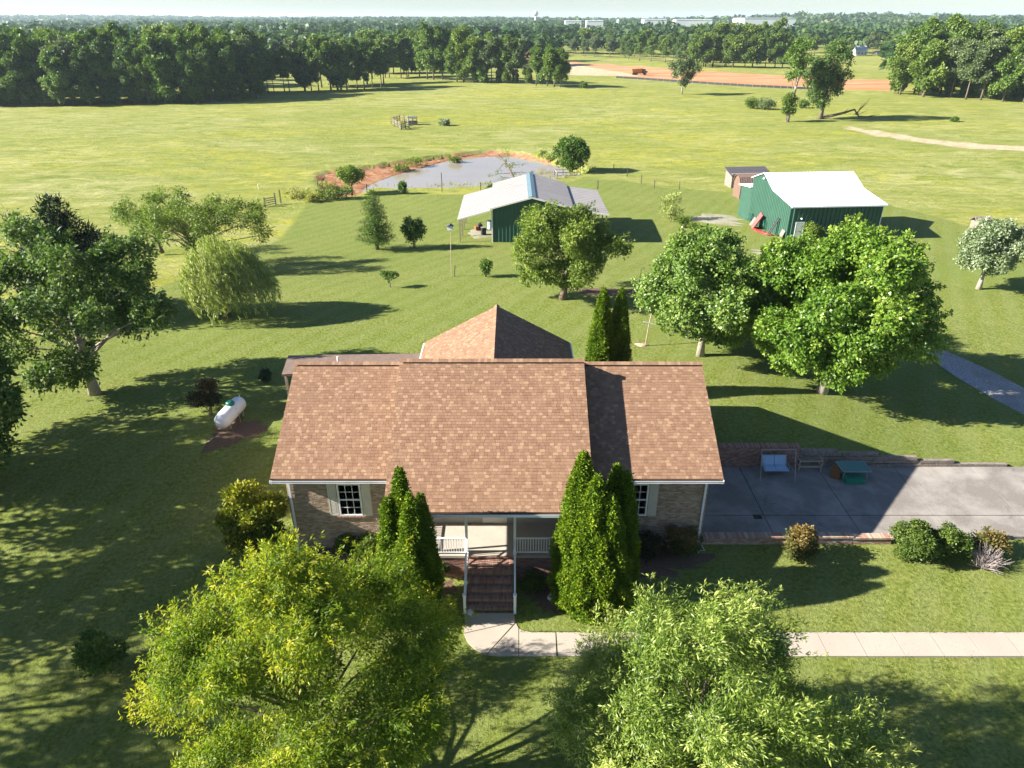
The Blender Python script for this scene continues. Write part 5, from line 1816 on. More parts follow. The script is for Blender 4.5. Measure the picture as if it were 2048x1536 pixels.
RB_ = Matrix.Rotation(ang * 0.6, 4, 'Z')
def by_barn(x, y, z=None):
    p_ = Vector(BO) + (RB_ @ Vector((x, y, 0)))
    return (p_.x, p_.y, hz(p_.x, p_.y) if z is None else z)
p_ = by_barn(-0.55, 7.2)
sl = root("play_slide", p_, "faded red plastic slide panel leaning on the green barn's gable", "slide", rz=rad(-8))
mb = MB()
mb.slab((-0.75, -1.0, 0.05), (-0.60, 0.5, 0.05), (0.42, 0.9, 1.75), (0.30, -0.7, 1.75), 0.10)
mb.build("panel", M["red"], sl)
mb = MB(); mb.beam((-0.76, -1.03, 0.12), (0.32, -0.75, 1.84), 0.12, 0.16); mb.beam((-0.62, 0.53, 0.12), (0.44, 0.95, 1.84), 0.12, 0.16); mb.build("side_rail", M["red"], sl)
p_ = by_barn(-1.25, 3.9)
ky = root("kayak", p_, "bright red kayak lying on the grass below the barn gable", "kayak", rz=rad(118))
mb = MB()
sec = [(-1.55, 0.03, 0.36), (-1.2, 0.20, 0.33), (-0.6, 0.34, 0.30), (0, 0.38, 0.28), (0.6, 0.34, 0.30), (1.2, 0.20, 0.33), (1.55, 0.03, 0.36)]
vs, fs = [], []
for x, r, zt in sec:
    for k in range(10):
        a = 2 * math.pi * k / 10
        vs.append((x, r * math.cos(a), 0.20 + (zt - 0.2) * max(0, math.sin(a)) + 0.2 * min(0, math.sin(a)) * (r / 0.38)))
for i in range(6):
    fs += [(i * 10 + k, i * 10 + (k + 1) % 10, (i + 1) * 10 + (k + 1) % 10, (i + 1) * 10 + k) for k in range(10)]
fs += [tuple(range(10))[::-1], tuple(60 + k for k in range(10))]
mb.add(vs, fs); mb.build("hull", M["red_bright"], ky, smooth=True)
mb = MB(); mb.tube([(0.35 * math.cos(rad(a)), 0.2 * math.sin(rad(a)), 0.30) for a in range(0, 361, 30)], 0.03, 6); mb.build("cockpit_rim", M["black"], ky)
p_ = by_barn(-0.62, 2.6)
rp = root("loading_ramp", p_, "dark grey slatted ramp leaning against the barn gable near the corner", "ramp", rz=rad(0))
for y in (-0.22, 0.22):
    mb = MB(); mb.beam((-0.55, y, 0.03), (0.50, y, 2.2), 0.07, 0.10); mb.build("rail", M["dark_grey"], rp)
for k in range(10):
    t = (k + 0.5) / 10
    mb = MB(); mb.beam((-0.55 + 1.05 * t, -0.18, 0.03 + 2.17 * t), (-0.55 + 1.05 * t, 0.18, 0.03 + 2.17 * t), 0.09, 0.03); mb.build("slat", M["dark_grey"], rp)
p_ = by_barn(-0.28, 0.75)
o = MB(); o.slab((-0.25, -0.5, 0.0), (-0.25, 0.5, 0.0), (0.18, 0.5, 1.1), (0.18, -0.5, 1.1), 0.04)
o = o.build("grey_board", M["grey_wood"]); o.location = p_; tag(o, "plain grey board leaning at the barn's near corner", "board")
p_ = by_barn(-0.4, 8.8)
o = MB(); o.slab((-0.45, -0.35, 0.0), (-0.45, 0.35, 0.0), (0.1, 0.35, 1.0), (0.1, -0.35, 1.0), 0.04)
o = o.build("grey_board", M["grey_wood"]); o.location = p_; tag(o, "grey board leaning left of the red slide panel", "board")
def wire_coil(p_, label, seed):
    rg = np.random.default_rng(seed)
    mb = MB()
    for k in range(9):
        a0 = rg.uniform(0, 6.28)
        rr = rg.uniform(0.3, 0.55)
        tilt = rg.uniform(-0.5, 0.5)
        c = (rg.uniform(-0.1, 0.3), rg.uniform(-0.4, 0.4), rg.uniform(0.5, 0.9))
        mb.tube([(c[0] + rr * math.cos(a) * 0.35, c[1] + rr * math.cos(a + a0 * 0), c[2] + rr * math.sin(a) + tilt * 0.1 * math.cos(a)) for a in np.linspace(0, 6.2, 13)], 0.02, 4, cap=False)
    o = mb.build("wire_coil", M["green_dome"]); o.location = p_
    return tag(o, label, "wire")
wire_coil(by_barn(-0.5, 10.4), "tangled teal garden wire against the gable, left of the red slide", 1)
wire_coil(by_barn(-0.35, 6.0), "tangled teal garden wire against the gable, right of the red slide", 2)

# small sheds behind the barn
q = G(1478, 398)
s1 = root("wooden_shed", (q.x, q.y, q.z), "small red brown wooden shed with ribbed gambrel roof behind the barn", "shed", rz=rad(5))
W1, D1 = 5.5, 2.8
mb = MB(); mb.box(0, 0, -0.3, W1, D1, 2.3)
mb.add([(0, 0, 2.3), (0, D1, 2.3), (0, D1 * 0.8, 3.1), (0, D1 * 0.5, 3.4), (0, D1 * 0.2, 3.1)], [(0, 4, 3, 2, 1)]); mb.build("wall", M["shed_wall"], s1)
for a, za, b_, zb2 in ((-0.15, 2.2, 0.2 * D1, 3.15), (0.2 * D1, 3.15, 0.5 * D1, 3.46)):
    mb = MB(); ribbed_roof(mb, (-0.2, a, za), (W1 + 0.2, a, za), (W1 + 0.2, b_, zb2), (-0.2, b_, zb2), 0.35, 0.03); mb.build("roof", M["shed_brown"], s1)
for a, za, b_, zb2 in ((D1 + 0.15, 2.2, 0.8 * D1, 3.15), (0.8 * D1, 3.15, 0.5 * D1, 3.46)):
    mb = MB(); ribbed_roof(mb, (W1 + 0.2, a, za), (-0.2, a, za), (-0.2, b_, zb2), (W1 + 0.2, b_, zb2), 0.35, 0.03); mb.build("roof", M["shed_brown"], s1)
mb = MB(); mb.box(0.75, -0.03, 0.6, 1.7, -0.003, 1.9); wd = mb.build("window", M["white"], s1)
for i in range(2):
    mb = MB(); mb.box(0.80 + 0.44 * i, -0.045, 0.7, 1.2 + 0.44 * i, -0.031, 1.8); mb.build("pane", M["glass_dark"], wd)
q = G(1466, 378)
s2 = root("storage_shed", (q.x - 0.1, q.y + 1.0, q.z), "pale walled shed with dark flat roof farthest behind the barn", "shed", rz=rad(5))
mb = MB(); mb.box(0, 0, -0.3, 6.5, 3, 2.2); mb.build("wall", M["grey_wood"], s2)
mb = MB(); mb.slab((-0.25, -0.3, 2.0), (6.7, -0.3, 2.0), (6.7, 3.3, 2.75), (-0.25, 3.3, 2.75), 0.14)
for k in range(1, 6): mb.slab((-0.25, -0.3 + k * 0.6, 2.03 + 0.125 * k), (6.7, -0.3 + k * 0.6, 2.03 + 0.125 * k), (6.7, -0.24 + k * 0.6, 2.05 + 0.125 * k), (-0.25, -0.24 + k * 0.6, 2.05 + 0.125 * k), 0.02)
mb.build("roof", M["dark_grey"], s2)
q = G(1972, 456)
s3 = root("well_house", (q.x - 0.8, q.y, q.z), "tiny grey roofed well house behind the pale round tree", "shed")
mb = MB(); mb.box(-0.9, -0.7, -0.2, 0.9, 0.7, 0.9); mb.build("wall", M["grey_wood"], s3)
mb = MB(); mb.slab((-1.1, -0.9, 0.88), (1.1, -0.9, 0.88), (1.1, 0, 1.5), (-1.1, 0, 1.5), 0.06); mb.slab((1.1, 0.9, 0.88), (-1.1, 0.9, 0.88), (-1.1, 0, 1.5), (1.1, 0, 1.5), 0.06); mb.build("roof", M["grey_wood"], s3)

# ------------------------------------------------------------------ yard things
q = G(903, 553)
bh = root("bird_house_pole", tuple(q), "tall thin pole carrying a small white bird house on the back lawn", "bird house")
Hh = topz(461, q.y) - q.z
mb = MB(); mb.tube([(0, 0, -0.3), (0.05, 0.3, Hh)], 0.04, 6); mb.build("pole", M["post_wood"], bh)
mb = MB(); mb.box(-0.24, 0.08, Hh, 0.28, 0.54, Hh + 0.36); mb.build("house", M["white"], bh)
mb = MB(); mb.slab((-0.30, 0.0, Hh + 0.34), (0.02, 0.0, Hh + 0.52), (0.02, 0.62, Hh + 0.52), (-0.30, 0.62, Hh + 0.34), 0.02); mb.slab((0.02, 0.0, Hh + 0.52), (0.34, 0.0, Hh + 0.34), (0.34, 0.62, Hh + 0.34), (0.02, 0.62, Hh + 0.52), 0.02); mb.build("roof", M["dark_grey"], bh)
mb = MB(); mb.tube([(0.25, 0.1, -0.2), (0.36, 0.2, 1.1)], 0.035, 5); mb.build("stake", M["dark_post"], bh)
q = G(1290, 691)
cp = root("clothes_line_pole", tuple(q), "leaning pale pole with white cross bar beside the left maple", "pole")
mb = MB(); mb.tube([(0, 0, -0.3), (0.18, 0.2, 1.45), (0.42, 0.45, 2.8)], 0.045, 7); mb.build("post", M["post_wood"], cp)
mb = MB(); mb.beam((-0.22, 0.2, 1.75), (0.66, 0.16, 1.55), 0.05, 0.06); mb.build("cross_bar", M["stone"], cp)
q = G(1280, 579)
ch = root("garden_chair", tuple(q), "bright blue plastic chair in the tree shade beside the mulch bed", "chair", rz=rad(-25), scale=0.85)
mb = MB(); mb.box(-0.27, -0.25, 0.38, 0.27, 0.25, 0.44); mb.build("seat", M["blue"], ch)
mb = MB(); mb.slab((-0.27, 0.22, 0.44), (0.27, 0.22, 0.44), (0.25, 0.36, 1.0), (-0.25, 0.36, 1.0), 0.04); mb.build("backrest", M["blue"], ch)
for sx in (-0.24, 0.24):
    for sy in (-0.22, 0.22):
        mb = MB(); mb.box(sx - 0.03, sy - 0.03, -0.05, sx + 0.03, sy + 0.03, 0.38); mb.build("leg", M["blue"], ch)
q = G(1286, 590)
bk = root("bucket", tuple(q), "pale blue plastic bucket on the ground in front of the blue chair", "bucket")
mb = MB(); mb.tube([(0, 0, 0), (0, 0, 0.34), (0, 0, 0.36), (0, 0, 0.355), (0, 0, 0.05)], [0.19, 0.25, 0.27, 0.235, 0.18], 14); mb.build("body", M["blue_pale"], bk)
mb = MB(); mb.tube([(0.26 * math.cos(rad(a)), 0.03, 0.35 + 0.26 * math.sin(rad(a))) for a in range(0, 181, 20)], 0.012, 5); mb.build("handle", M["metal_grey"], bk)
for (u, v, h_) in ((1279, 578, 2.0), (1293, 583, 1.7)):
    q = G(u, v)
    mb = MB(); mb.tube([(0, 0, -0.2), (0, 0, h_ * 0.9), (0.1, 0, h_), (0.22, 0, h_ * 0.97), (0.26, 0, h_ * 0.88)], 0.02, 5)
    o = mb.build("plant_hook", M["black"]); o.location = q
    tag(o, "thin black hooked garden pole standing by the blue chair", "garden pole", "hooked garden poles by the blue chair")

# fence posts round the pond and pasture
def fpost(u, v, vt, label, r=0.07, m="dark_post", group="fence posts by the pond"):
    q = G(u, v)
    h_ = max(0.9, topz(vt, q.y) - q.z)
    mb = MB()
    mb.tube([(0, 0, -0.3), (0.03, 0, h_ * 0.6), (0.0, 0.02, h_)], [r, r * 0.95, r * 0.9], 7)
    o = mb.build("fence_post", M[m]); o.location = q
    return tag(o, label, "fence post", group)
for u, v, vt in ((734, 385, 367), (811, 386, 369), (961, 382, 365)):
    fpost(u, v, vt, "thin dark fence post standing on the near bank of the pond")
fpost(884, 384, 345, "tallest dark post on the near bank of the pond")
for u, v, vt in ((1227, 341, 328), (1254, 354, 337), (1282, 367, 350), (1308, 377, 360), (1358, 379, 363)):
    fpost(u, v, vt, "wooden fence post in the row between the pond and the barn", group="fence posts of the pasture fence")
fpost(1195, 379, 361, "dark fence post alone on the grass behind the pole barn", 0.09)
for u, v, vt in ((624, 330, 318), (614, 340, 328), (688, 325, 312), (741, 318, 306), (888, 310, 300), (634, 372, 355)):
    fpost(u, v, vt, "slim post of the wire fence beyond the clay bank", 0.05, "post_wood", "posts of the far pond fence")
fpost(517, 380, 370, "short white stake in the pasture left of the pond", 0.05, "white")
q0, q1 = G(531, 415), G(552, 410)
gt = root("field_gate", tuple(q0), "small grey wooden gate at the pasture edge left of the pond", "gate")
dv_ = q1 - q0
for k in range(4):
    mb = MB(); mb.beam((0, 0, 0.3 + k * 0.3), (dv_.x, dv_.y, dv_.z + 0.3 + k * 0.3), 0.05, 0.12); mb.build("rail", M["grey_wood"], gt)
for p_, h_ in ((Vector((0, 0, 0)), 1.5), (dv_, 1.8), (dv_ * 1.5, 2.1)):
    mb = MB(); mb.box(p_.x - 0.08, p_.y - 0.08, -0.3, p_.x + 0.08, p_.y + 0.08, p_.z + h_); mb.build("gate_post", M["grey_wood"], gt)
# dock
q = Gz(1132, 354, WZ + 0.5)
dk = root("pond_dock", tuple(q), "small grey wooden dock with railings at the right end of the pond", "dock", rz=rad(6))
for k in range(14):
    mb = MB(); mb.box(-1.9 + k * 0.3, -1.5, 0.0, -1.9 + k * 0.3 + 0.28, 1.5, 0.05); mb.build("plank", M["grey_wood"], dk)
for x in (-1.9, -0.3, 1.2, 2.3):
    for y in (-1.5, 1.5):
        mb = MB(); mb.box(x - 0.06, y - 0.06, -1.4, x + 0.06, y + 0.06, 1.1); mb.build("post", M["grey_wood"], dk)
for y in (-1.5, 1.5):
    for z in (0.55, 1.05):
        mb = MB(); mb.beam((-1.9, y, z), (2.3, y, z), 0.05, 0.09); mb.build("rail", M["tan_wood"], dk)
mb = MB(); mb.beam((-1.9, -1.5, 1.05), (-1.9, 1.5, 1.05), 0.05, 0.09); mb.build("rail", M["tan_wood"], dk)

# cattle pen in the pasture
q = G(800, 258)
pn = root("cattle_pen", tuple(q), "small pen of grey weathered rails alone in the pasture", "pen")
crn = [G(783, 248), G(803, 260), G(826, 254), G(826, 246), G(800, 243)]
crn = [c - q for c in crn]
for i in range(5):
    a, b = crn[i], crn[(i + 1) % 5]
    if i == 2: continue
    for z in (0.5, 1.0, 1.45):
        mb = MB(); mb.beam(a + Vector((0, 0, z)), b + Vector((0, 0, z)), 0.06, 0.16); mb.build("rail", M["grey_wood"], pn)
    for t in (0, 0.33, 0.66):
        p_ = a.lerp(b, t)
        mb = MB(); mb.box(p_.x - 0.12, p_.y - 0.12, p_.z - 0.3, p_.x + 0.12, p_.y + 0.12, p_.z + 1.8); mb.build("post", M["dark_post"] if i == 1 else M["grey_wood"], pn)
q = G(825, 249)
tr2 = root("cattle_feeder", tuple(q), "dark feed box with pale side standing at the pen's right end", "feeder")
mb = MB(); mb.box(-1.0, -0.8, 0, 1.3, 0.8, 0.9); mb.build("box", M["dark_post"], tr2)
mb = MB(); mb.box(-1.2, -0.8, 0, -1.01, 0.8, 1.6); mb.build("end_panel", M["white"], tr2)
mb = MB(); mb.slab((-1.2, -1.0, 1.75), (1.4, -1.0, 1.75), (1.4, 1.0, 1.95), (-1.2, 1.0, 1.95), 0.08); mb.build("roof", M["dark_grey"], tr2)
for sx in (1.2,):
    for sy in (-0.75, 0.75):
        mb = MB(); mb.box(sx - 0.05, sy - 0.05, 0.9, sx + 0.05, sy + 0.05, 1.75); mb.build("post", M["grey_wood"], tr2)

# dump truck on the dirt, silt fence
q = G(1277, 150)
tk2 = root("dump_truck", tuple(q), "orange dump truck working on the bare dirt road", "truck", rz=rad(6))
mb = MB(); mb.box(-3.2, -0.5, 0.8, 3.6, 0.5, 1.15); mb.build("chassis", M["black"], tk2)
mb = MB(); mb.add([(-3.6, -1.25, 1.2), (1.4, -1.25, 1.2), (1.4, 1.25, 1.2), (-3.6, 1.25, 1.2), (-4.0, -1.35, 2.9), (1.6, -1.35, 3.2), (1.6, 1.35, 3.2), (-4.0, 1.35, 2.9)], [(0, 3, 2, 1), (0, 1, 5, 4), (1, 2, 6, 5), (2, 3, 7, 6), (3, 0, 4, 7), (4, 5, 6, 7)])
for k in range(5): mb.box(-3.4 + k * 1.1, -1.42, 1.3, -3.3 + k * 1.1, -1.34, 2.9)
mb.build("dump_bed", M["truck_orange"], tk2)
mb = MB(); mb.add([(1.9, -1.15, 1.1), (4.4, -1.15, 1.1), (4.4, 1.15, 1.1), (1.9, 1.15, 1.1), (1.9, -1.15, 2.9), (3.2, -1.15, 2.9), (3.2, 1.15, 2.9), (1.9, 1.15, 2.9), (3.5, -1.15, 2.0), (4.4, -1.15, 1.9), (4.4, 1.15, 1.9), (3.5, 1.15, 2.0)],
              [(0, 3, 2, 1), (0, 1, 9, 8, 5, 4), (3, 7, 6, 11, 10, 2), (4, 5, 6, 7), (5, 8, 11, 6), (8, 9, 10, 11), (1, 2, 10, 9), (0, 4, 7, 3)])
cb = mb.build("cab", M["dark_grey"], tk2)
mb = MB(); mb.box(2.2, -1.17, 2.05, 3.1, -1.152, 2.7); mb.build("side_window", M["glass_dark"], cb)
for x in (-2.6, -1.3, 3.3):
    for y in (-1.05, 1.05):
        mb = MB(); mb.tube([(x, y - 0.2, 0.52), (x, y + 0.2, 0.52)], [0.54, 0.54], 14); wh = mb.build("wheel", M["tyre"], tk2)
        mb = MB(); mb.tube([(x, y - 0.21, 0.52), (x, y + 0.21, 0.52)], [0.24, 0.24], 10); mb.build("rim", M["metal_grey"], wh)
pts = [G(u, v) for u, v in ((1232, 156), (1290, 159.5), (1340, 163), (1400, 167), (1460, 171), (1520, 174.5), (1575, 177), (1650, 180))]
sf = root("silt_fence", tuple(pts[0]), "low black fabric silt fence along the edge of the bare dirt", "fence")
for a, b in zip(pts[:-1], pts[1:]):
    mb = MB(); a_, b_ = a - pts[0], b - pts[0]
    mb.slab(a_, b_, b_ + Vector((0, 0, 0.9)), a_ + Vector((0, 0, 0.9)), 0.04); mb.build("fabric_panel", M["black"], sf)
    for t in np.linspace(0, 1, 5)[:-1]:
        p_ = a_.lerp(b_, t); mb = MB(); mb.box(p_.x - 0.06, p_.y - 0.06, p_.z - 0.2, p_.x + 0.06, p_.y + 0.06, p_.z + 1.15); mb.build("stake", M["post_wood"], sf)

# far buildings
def far_box(name, u0, u1, vt, Y, label, cat, wall, roof, hgt_=9.0, depth=30, bands=0):
    x0, x1 = [(u - 1024) / FPX * Y / ray(1024, 40).y for u in (u0, u1)]
    zt = topz(vt, Y)
    zb = hz((x0 + x1) / 2, Y) - 1
    cx = (x0 + x1) / 2
    o = root(name, (cx, Y, zb), label, cat)
    hw = (x1 - x0) / 2
    H_ = zt - zb
    mb = MB(); mb.box(-hw, 0, 0, hw, depth, H_ - 0.8); mb.build("wall", M[wall], o)
    mb = MB(); mb.slab((-hw - 0.3, -0.5, H_ - 0.6), (hw + 0.3, -0.5, H_ - 0.6), (hw + 0.3, depth / 2, H_), (-hw - 0.3, depth / 2, H_), 0.3)
    mb.slab((hw + 0.3, depth + 0.5, H_ - 0.6), (-hw - 0.3, depth + 0.5, H_ - 0.6), (-hw - 0.3, depth / 2, H_), (hw + 0.3, depth / 2, H_), 0.3); mb.build("roof", M[roof], o)
    for k in range(bands):
        x = -hw + (k + 0.5) * 2 * hw / bands
        mb = MB(); mb.box(x - hw / bands * 0.4, -0.25, 0.3, x + hw / bands * 0.4, -0.02, 4.2); mb.build("dock_door", M["far_grey"], o)
    return o
far_box("warehouse", 1131, 1163, 41, 1500, "left white warehouse on the horizon right of the water tower", "warehouse", "far_white", "far_white", bands=6)
far_box("warehouse", 1174, 1207, 40.5, 1520, "second white warehouse on the horizon, left of the pale blue silo", "warehouse", "far_white", "far_white", bands=6)
far_box("warehouse", 1288, 1334, 38, 1500, "white warehouse on the horizon just right of the silo", "warehouse", "far_white", "far_white", bands=8)
far_box("warehouse", 1352, 1425, 38.5, 1560, "long low white warehouse on the horizon behind the tree row", "warehouse", "far_white", "far_white", bands=10)
far_box("warehouse", 1489, 1592, 35.5, 1500, "long grey roofed warehouse on the horizon, widest of them all", "warehouse", "far_white", "far_grey", depth=80, bands=12)
Ys = 1450
q = Vector(((1237 - 1024) / FPX * Ys / ray(1024, 40).y, Ys, 0))
q.z = hz(q.x, q.y)
so = root("silo", tuple(q), "pale blue grey silo on the horizon between the white warehouses", "silo")
Hs = topz(38.5, Ys) - q.z
mb = MB(); mb.tube([(0, 0, -1), (0, 0, Hs * 0.9)], [3.0, 3.0], 14); mb.build("body", M["far_grey"], so)
mb = MB(); mb.tube([(0, 0, Hs * 0.9), (0, 0, Hs)], [3.1, 0.5], 14); mb.build("roof", M["far_white"], so)
Yt = 2000
q = Vector(((1071 - 1024) / FPX * Yt / ray(1024, 25).y, Yt, 0)); q.z = hz(q.x, q.y)
wt = root("water_tower", tuple(q), "white round water tower rising over the trees on the horizon", "water tower")
Ht = topz(21.5, Yt) - q.z
Rb = 7.0
mb = MB()
pr = [(-0.9, 2.4), (-0.72, 4.6), (-0.45, 6.3), (0, Rb), (0.4, 6.4), (0.75, 4.4), (0.95, 2.0), (1.0, 0.2)]
mb.tube([(0, 0, Ht - Rb * 0.9 + z * Rb * 0.9) for z, r in pr], [r for z, r in pr], 18); mb.build("bulb", M["far_white"], wt, smooth=True)
mb = MB(); mb.tube([(0, 0, -1), (0, 0, 3), (0, 0, Ht - Rb * 1.7)], [4.5, 2.4, 2.4], 14); mb.build("stem", M["far_white"], wt, smooth=True)
def far_house(u0, u1, v, vt, label, wall="far_white", roof="far_grey"):
    q = G((u0 + u1) / 2, v)
    w_ = (u1 - u0) / FPX * q.y / ray(1024, v).y
    H_ = topz(vt, q.y) - q.z
    o = root("farm_house", tuple(q), label, "house")
    mb = MB(); mb.box(-w_ / 2, 0, -0.5, w_ / 2, 8, H_ * 0.55)
    mb.add([(-w_ / 2, 0, H_ * 0.55), (-w_ / 2, 8, H_ * 0.55), (-w_ / 2, 4, H_ * 0.95)], [(0, 2, 1)]); mb.build("wall", M[wall], o)
    mb = MB(); mb.slab((-w_ / 2 - 0.4, -0.5, H_ * 0.53), (w_ / 2 + 0.4, -0.5, H_ * 0.53), (w_ / 2 + 0.4, 4, H_), (-w_ / 2 - 0.4, 4, H_), 0.2)
    mb.slab((w_ / 2 + 0.4, 8.5, H_ * 0.53), (-w_ / 2 - 0.4, 8.5, H_ * 0.53), (-w_ / 2 - 0.4, 4, H_), (w_ / 2 + 0.4, 4, H_), 0.2); mb.build("roof", M[roof], o)
    for k in range(3):
        x = -w_ * 0.35 + k * w_ * 0.32
        mb = MB(); mb.box(x, -0.06, 1.0, x + 1.3, -0.003, 2.5); mb.build("window", M["glass_dark"], o)
    return o
far_house(1712, 1733, 111, 92, "far white farm house with grey roof between the trees at the field's end")
far_house(1527, 1541, 113, 99, "small bright white outbuilding in the dark tree gap")
far_house(1754, 1768, 108, 102, "tiny white building right of the far farm house")
# ------------------------------------------------------------------ trees and shrubs of the yard
R_ = lambda s: np.random.default_rng(s)
def sway(base, u, v):
    q = G(u, v)
    return (q.x, q.y, q.z)
# two big trees in front of the house
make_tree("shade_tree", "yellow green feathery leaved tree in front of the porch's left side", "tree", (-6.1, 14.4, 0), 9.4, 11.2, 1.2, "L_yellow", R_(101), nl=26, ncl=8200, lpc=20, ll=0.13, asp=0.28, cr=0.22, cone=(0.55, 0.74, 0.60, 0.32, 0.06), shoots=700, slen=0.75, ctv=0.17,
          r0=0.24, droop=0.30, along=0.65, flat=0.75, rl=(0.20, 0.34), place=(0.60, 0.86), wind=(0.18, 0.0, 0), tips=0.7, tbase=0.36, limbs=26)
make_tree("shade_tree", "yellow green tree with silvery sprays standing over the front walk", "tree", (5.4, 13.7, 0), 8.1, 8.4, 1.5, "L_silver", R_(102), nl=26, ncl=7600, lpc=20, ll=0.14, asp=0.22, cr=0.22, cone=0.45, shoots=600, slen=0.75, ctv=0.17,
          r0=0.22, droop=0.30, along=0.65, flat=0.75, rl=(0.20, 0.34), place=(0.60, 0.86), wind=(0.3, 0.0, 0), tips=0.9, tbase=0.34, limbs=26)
# maples on the right
q = G(1400, 710)
make_tree("maple_tree", "round soft green maple behind the house, left of the larger maple", "tree", tuple(q), topz(447, q.y) - q.z, 10.0, 0.2, "L_maple_grey", R_(103), nl=24, ncl=5600, lpc=16, ll=0.19, asp=0.62, cr=0.30, r0=0.24, rl=(0.24, 0.38), place=(0.52, 0.74), shoots=200, slen=0.55, ctv=0.14, bark="bark_pale", wind=(0.2, 0, 0), tips=0.35)
q = G(1643, 785)
make_tree("maple_tree", "largest bright green maple on the right lawn by the gravel track", "tree", tuple(q), topz(432, q.y) - q.z, 11.6, 0.9, "L_maple", R_(104), nl=30, ncl=6800, lpc=16, ll=0.20, asp=0.62, cr=0.32, r0=0.30, rl=(0.18, 0.34), place=(0.54, 0.80), lean=(1.1, 0), shoots=320, slen=0.6, ctv=0.14, bark="bark_pale", wind=(0.2, 0, 0), tips=0.35)
q = G(1535, 690)
make_tree("maple_tree", "small lime green maple growing between the two larger maples", "tree", tuple(q), 7.4, 6.2, 0.4, "L_maple", R_(105), nl=16, ncl=2200, lpc=16, ll=0.19, asp=0.6, cr=0.3, shoots=80, slen=0.5, r0=0.14, tbase=0.52, bark="bark_pale")
q = G(1957, 578)
make_tree("pear_tree", "pale silvery round tree on a short trunk at the right edge", "tree", tuple(q), topz(441, q.y) - q.z, 6.4, 1.4, "L_white", R_(106), nl=16, ncl=1900, lpc=15, ll=0.21, asp=0.6, cr=0.34, r0=0.22, bark="bark_pale", rl=(0.28, 0.40), place=(0.5, 0.7), tips=0.4)
q = G(1125, 599)
make_tree("walnut_tree", "wide spreading olive tree behind the house in front of the pole barn", "tree", tuple(q), topz(418, q.y) - q.z, 10.4, 1.2, "L_olive", R_(107), nl=22, ncl=2700, lpc=15, ll=0.23, asp=0.42, cr=0.36, r0=0.30, rl=(0.15, 0.32), place=(0.58, 0.95), shoots=200, slen=0.7, wind=(0.2, 0, 0), tips=0.4, fork=0.2, limbs=22, lean=(0.7, 0))
# left side
q = G(190, 788)
make_tree("sycamore_tree", "large leafy tree with visible grey trunk on the left lawn", "tree", tuple(q), topz(455, q.y) - q.z, 11.4, 1.0, "L_syc", R_(108), nl=24, ncl=2700, lpc=14, ll=0.22, asp=0.6, cr=0.38, r0=0.30, bark="bark_pale", rl=(0.13, 0.28), place=(0.58, 0.98), shoots=160, slen=0.6, ctv=0.14, wind=(0.15, 0, 0), tips=0.4, limbs=26)
make_pine("pine_tree", "dark green pine standing behind the large leafy tree on the left", (-34.0, 52.5, hz(-34.0, 52.5)), topz(406, 52.5) - hz(-34, 52.5), 9.0, R_(109), per=1500)
make_bare("bare_tree", "thin pale half bare tree left of the dark pine", (-39.0, 55, hz(-39, 55)), topz(410, 55) - hz(-39, 55), 6.0, R_(110), leaf="L_olive", n_tw=46, few=60)
q = G(392, 538)
make_tree("mimosa_tree", "broad feathery olive tree with leaning trunk at the orchard's edge", "tree", (q.x + 1.0, q.y, q.z), topz(383, q.y) - q.z, 16.5, 2.3, "L_olive", R_(111), nl=26, ncl=1500, lpc=14, ll=0.28, asp=0.28, cr=0.46, r0=0.30, rl=(0.10, 0.20), place=(0.62, 0.95),
          wind=(0.2, 0, 0), tips=0.3, limbs=26, lean=(-2.0, 0), depth=11, fork=0.15)
q = G(300, 520)
make_tree("mimosa_tree", "thin airy olive tree left of the broad leaning one", "tree", (q.x, q.y + 3, q.z), 6.2, 9.0, 1.6, "L_olive", R_(112), nl=14, ncl=520, lpc=13, ll=0.26, asp=0.30, cr=0.46, r0=0.18, rl=(0.12, 0.22), place=(0.6, 0.95), limbs=14, lean=(-1.2, 0))
q = G(455, 633)
make_willow("willow_tree", "pale green weeping willow blown to the right on the left lawn", tuple(q), topz(462, q.y) - q.z, 7.4, R_(113))
patch("bare_ground", q.x - 0.2, q.y - 0.3, 1.0, 0.6, M["mulch"], seed=41)
q = G(755, 499)
make_pine("ornamental_pear", "narrow upright young tree on the back lawn left of the pole barn", tuple(q), topz(384, q.y) - q.z, 3.6, R_(114), leaf="L_mid", tiers=9, zb=1.0, ll=0.26, per=700)
q = G(830, 496)
make_shrub("young_tree", "small bushy young tree right of the narrow upright one", "tree", tuple(q), topz(429, q.y) - q.z, 2.6, "L_mid", R_(115), ncl=330, ll=0.22, cr=0.26, zb=0.4, nl=11, rl=(0.24, 0.36), place=(0.55, 0.8))
q = G(780, 575)
make_tree("dwarf_fruit_tree", "tiny dark leafed fruit tree alone on the back lawn", "tree", tuple(q), topz(543, q.y) - q.z, 1.5, 0.75, "L_mid", R_(116), nl=7, ncl=110, lpc=12, ll=0.15, cr=0.16, r0=0.07, rl=(0.3, 0.45))
q = G(972, 554)
make_shrub("young_bush", "small upright leafy bush on the back lawn beside the walnut tree", "shrub", tuple(q), topz(514, q.y) - q.z, 1.15, "L_mid", R_(117), ncl=130, ll=0.17, cr=0.18, nl=8)
q = G(1143, 343)
make_tree("round_tree", "dense round green tree at the right end of the pond", "tree", tuple(q), topz(274, q.y) - q.z, 6.6, 0.2, "L_mid", R_(118), nl=20, ncl=1100, lpc=14, ll=0.34, asp=0.6, cr=0.42, r0=0.25, rl=(0.3, 0.42), place=(0.5, 0.7), tips=0.3)
q = G(705, 388)
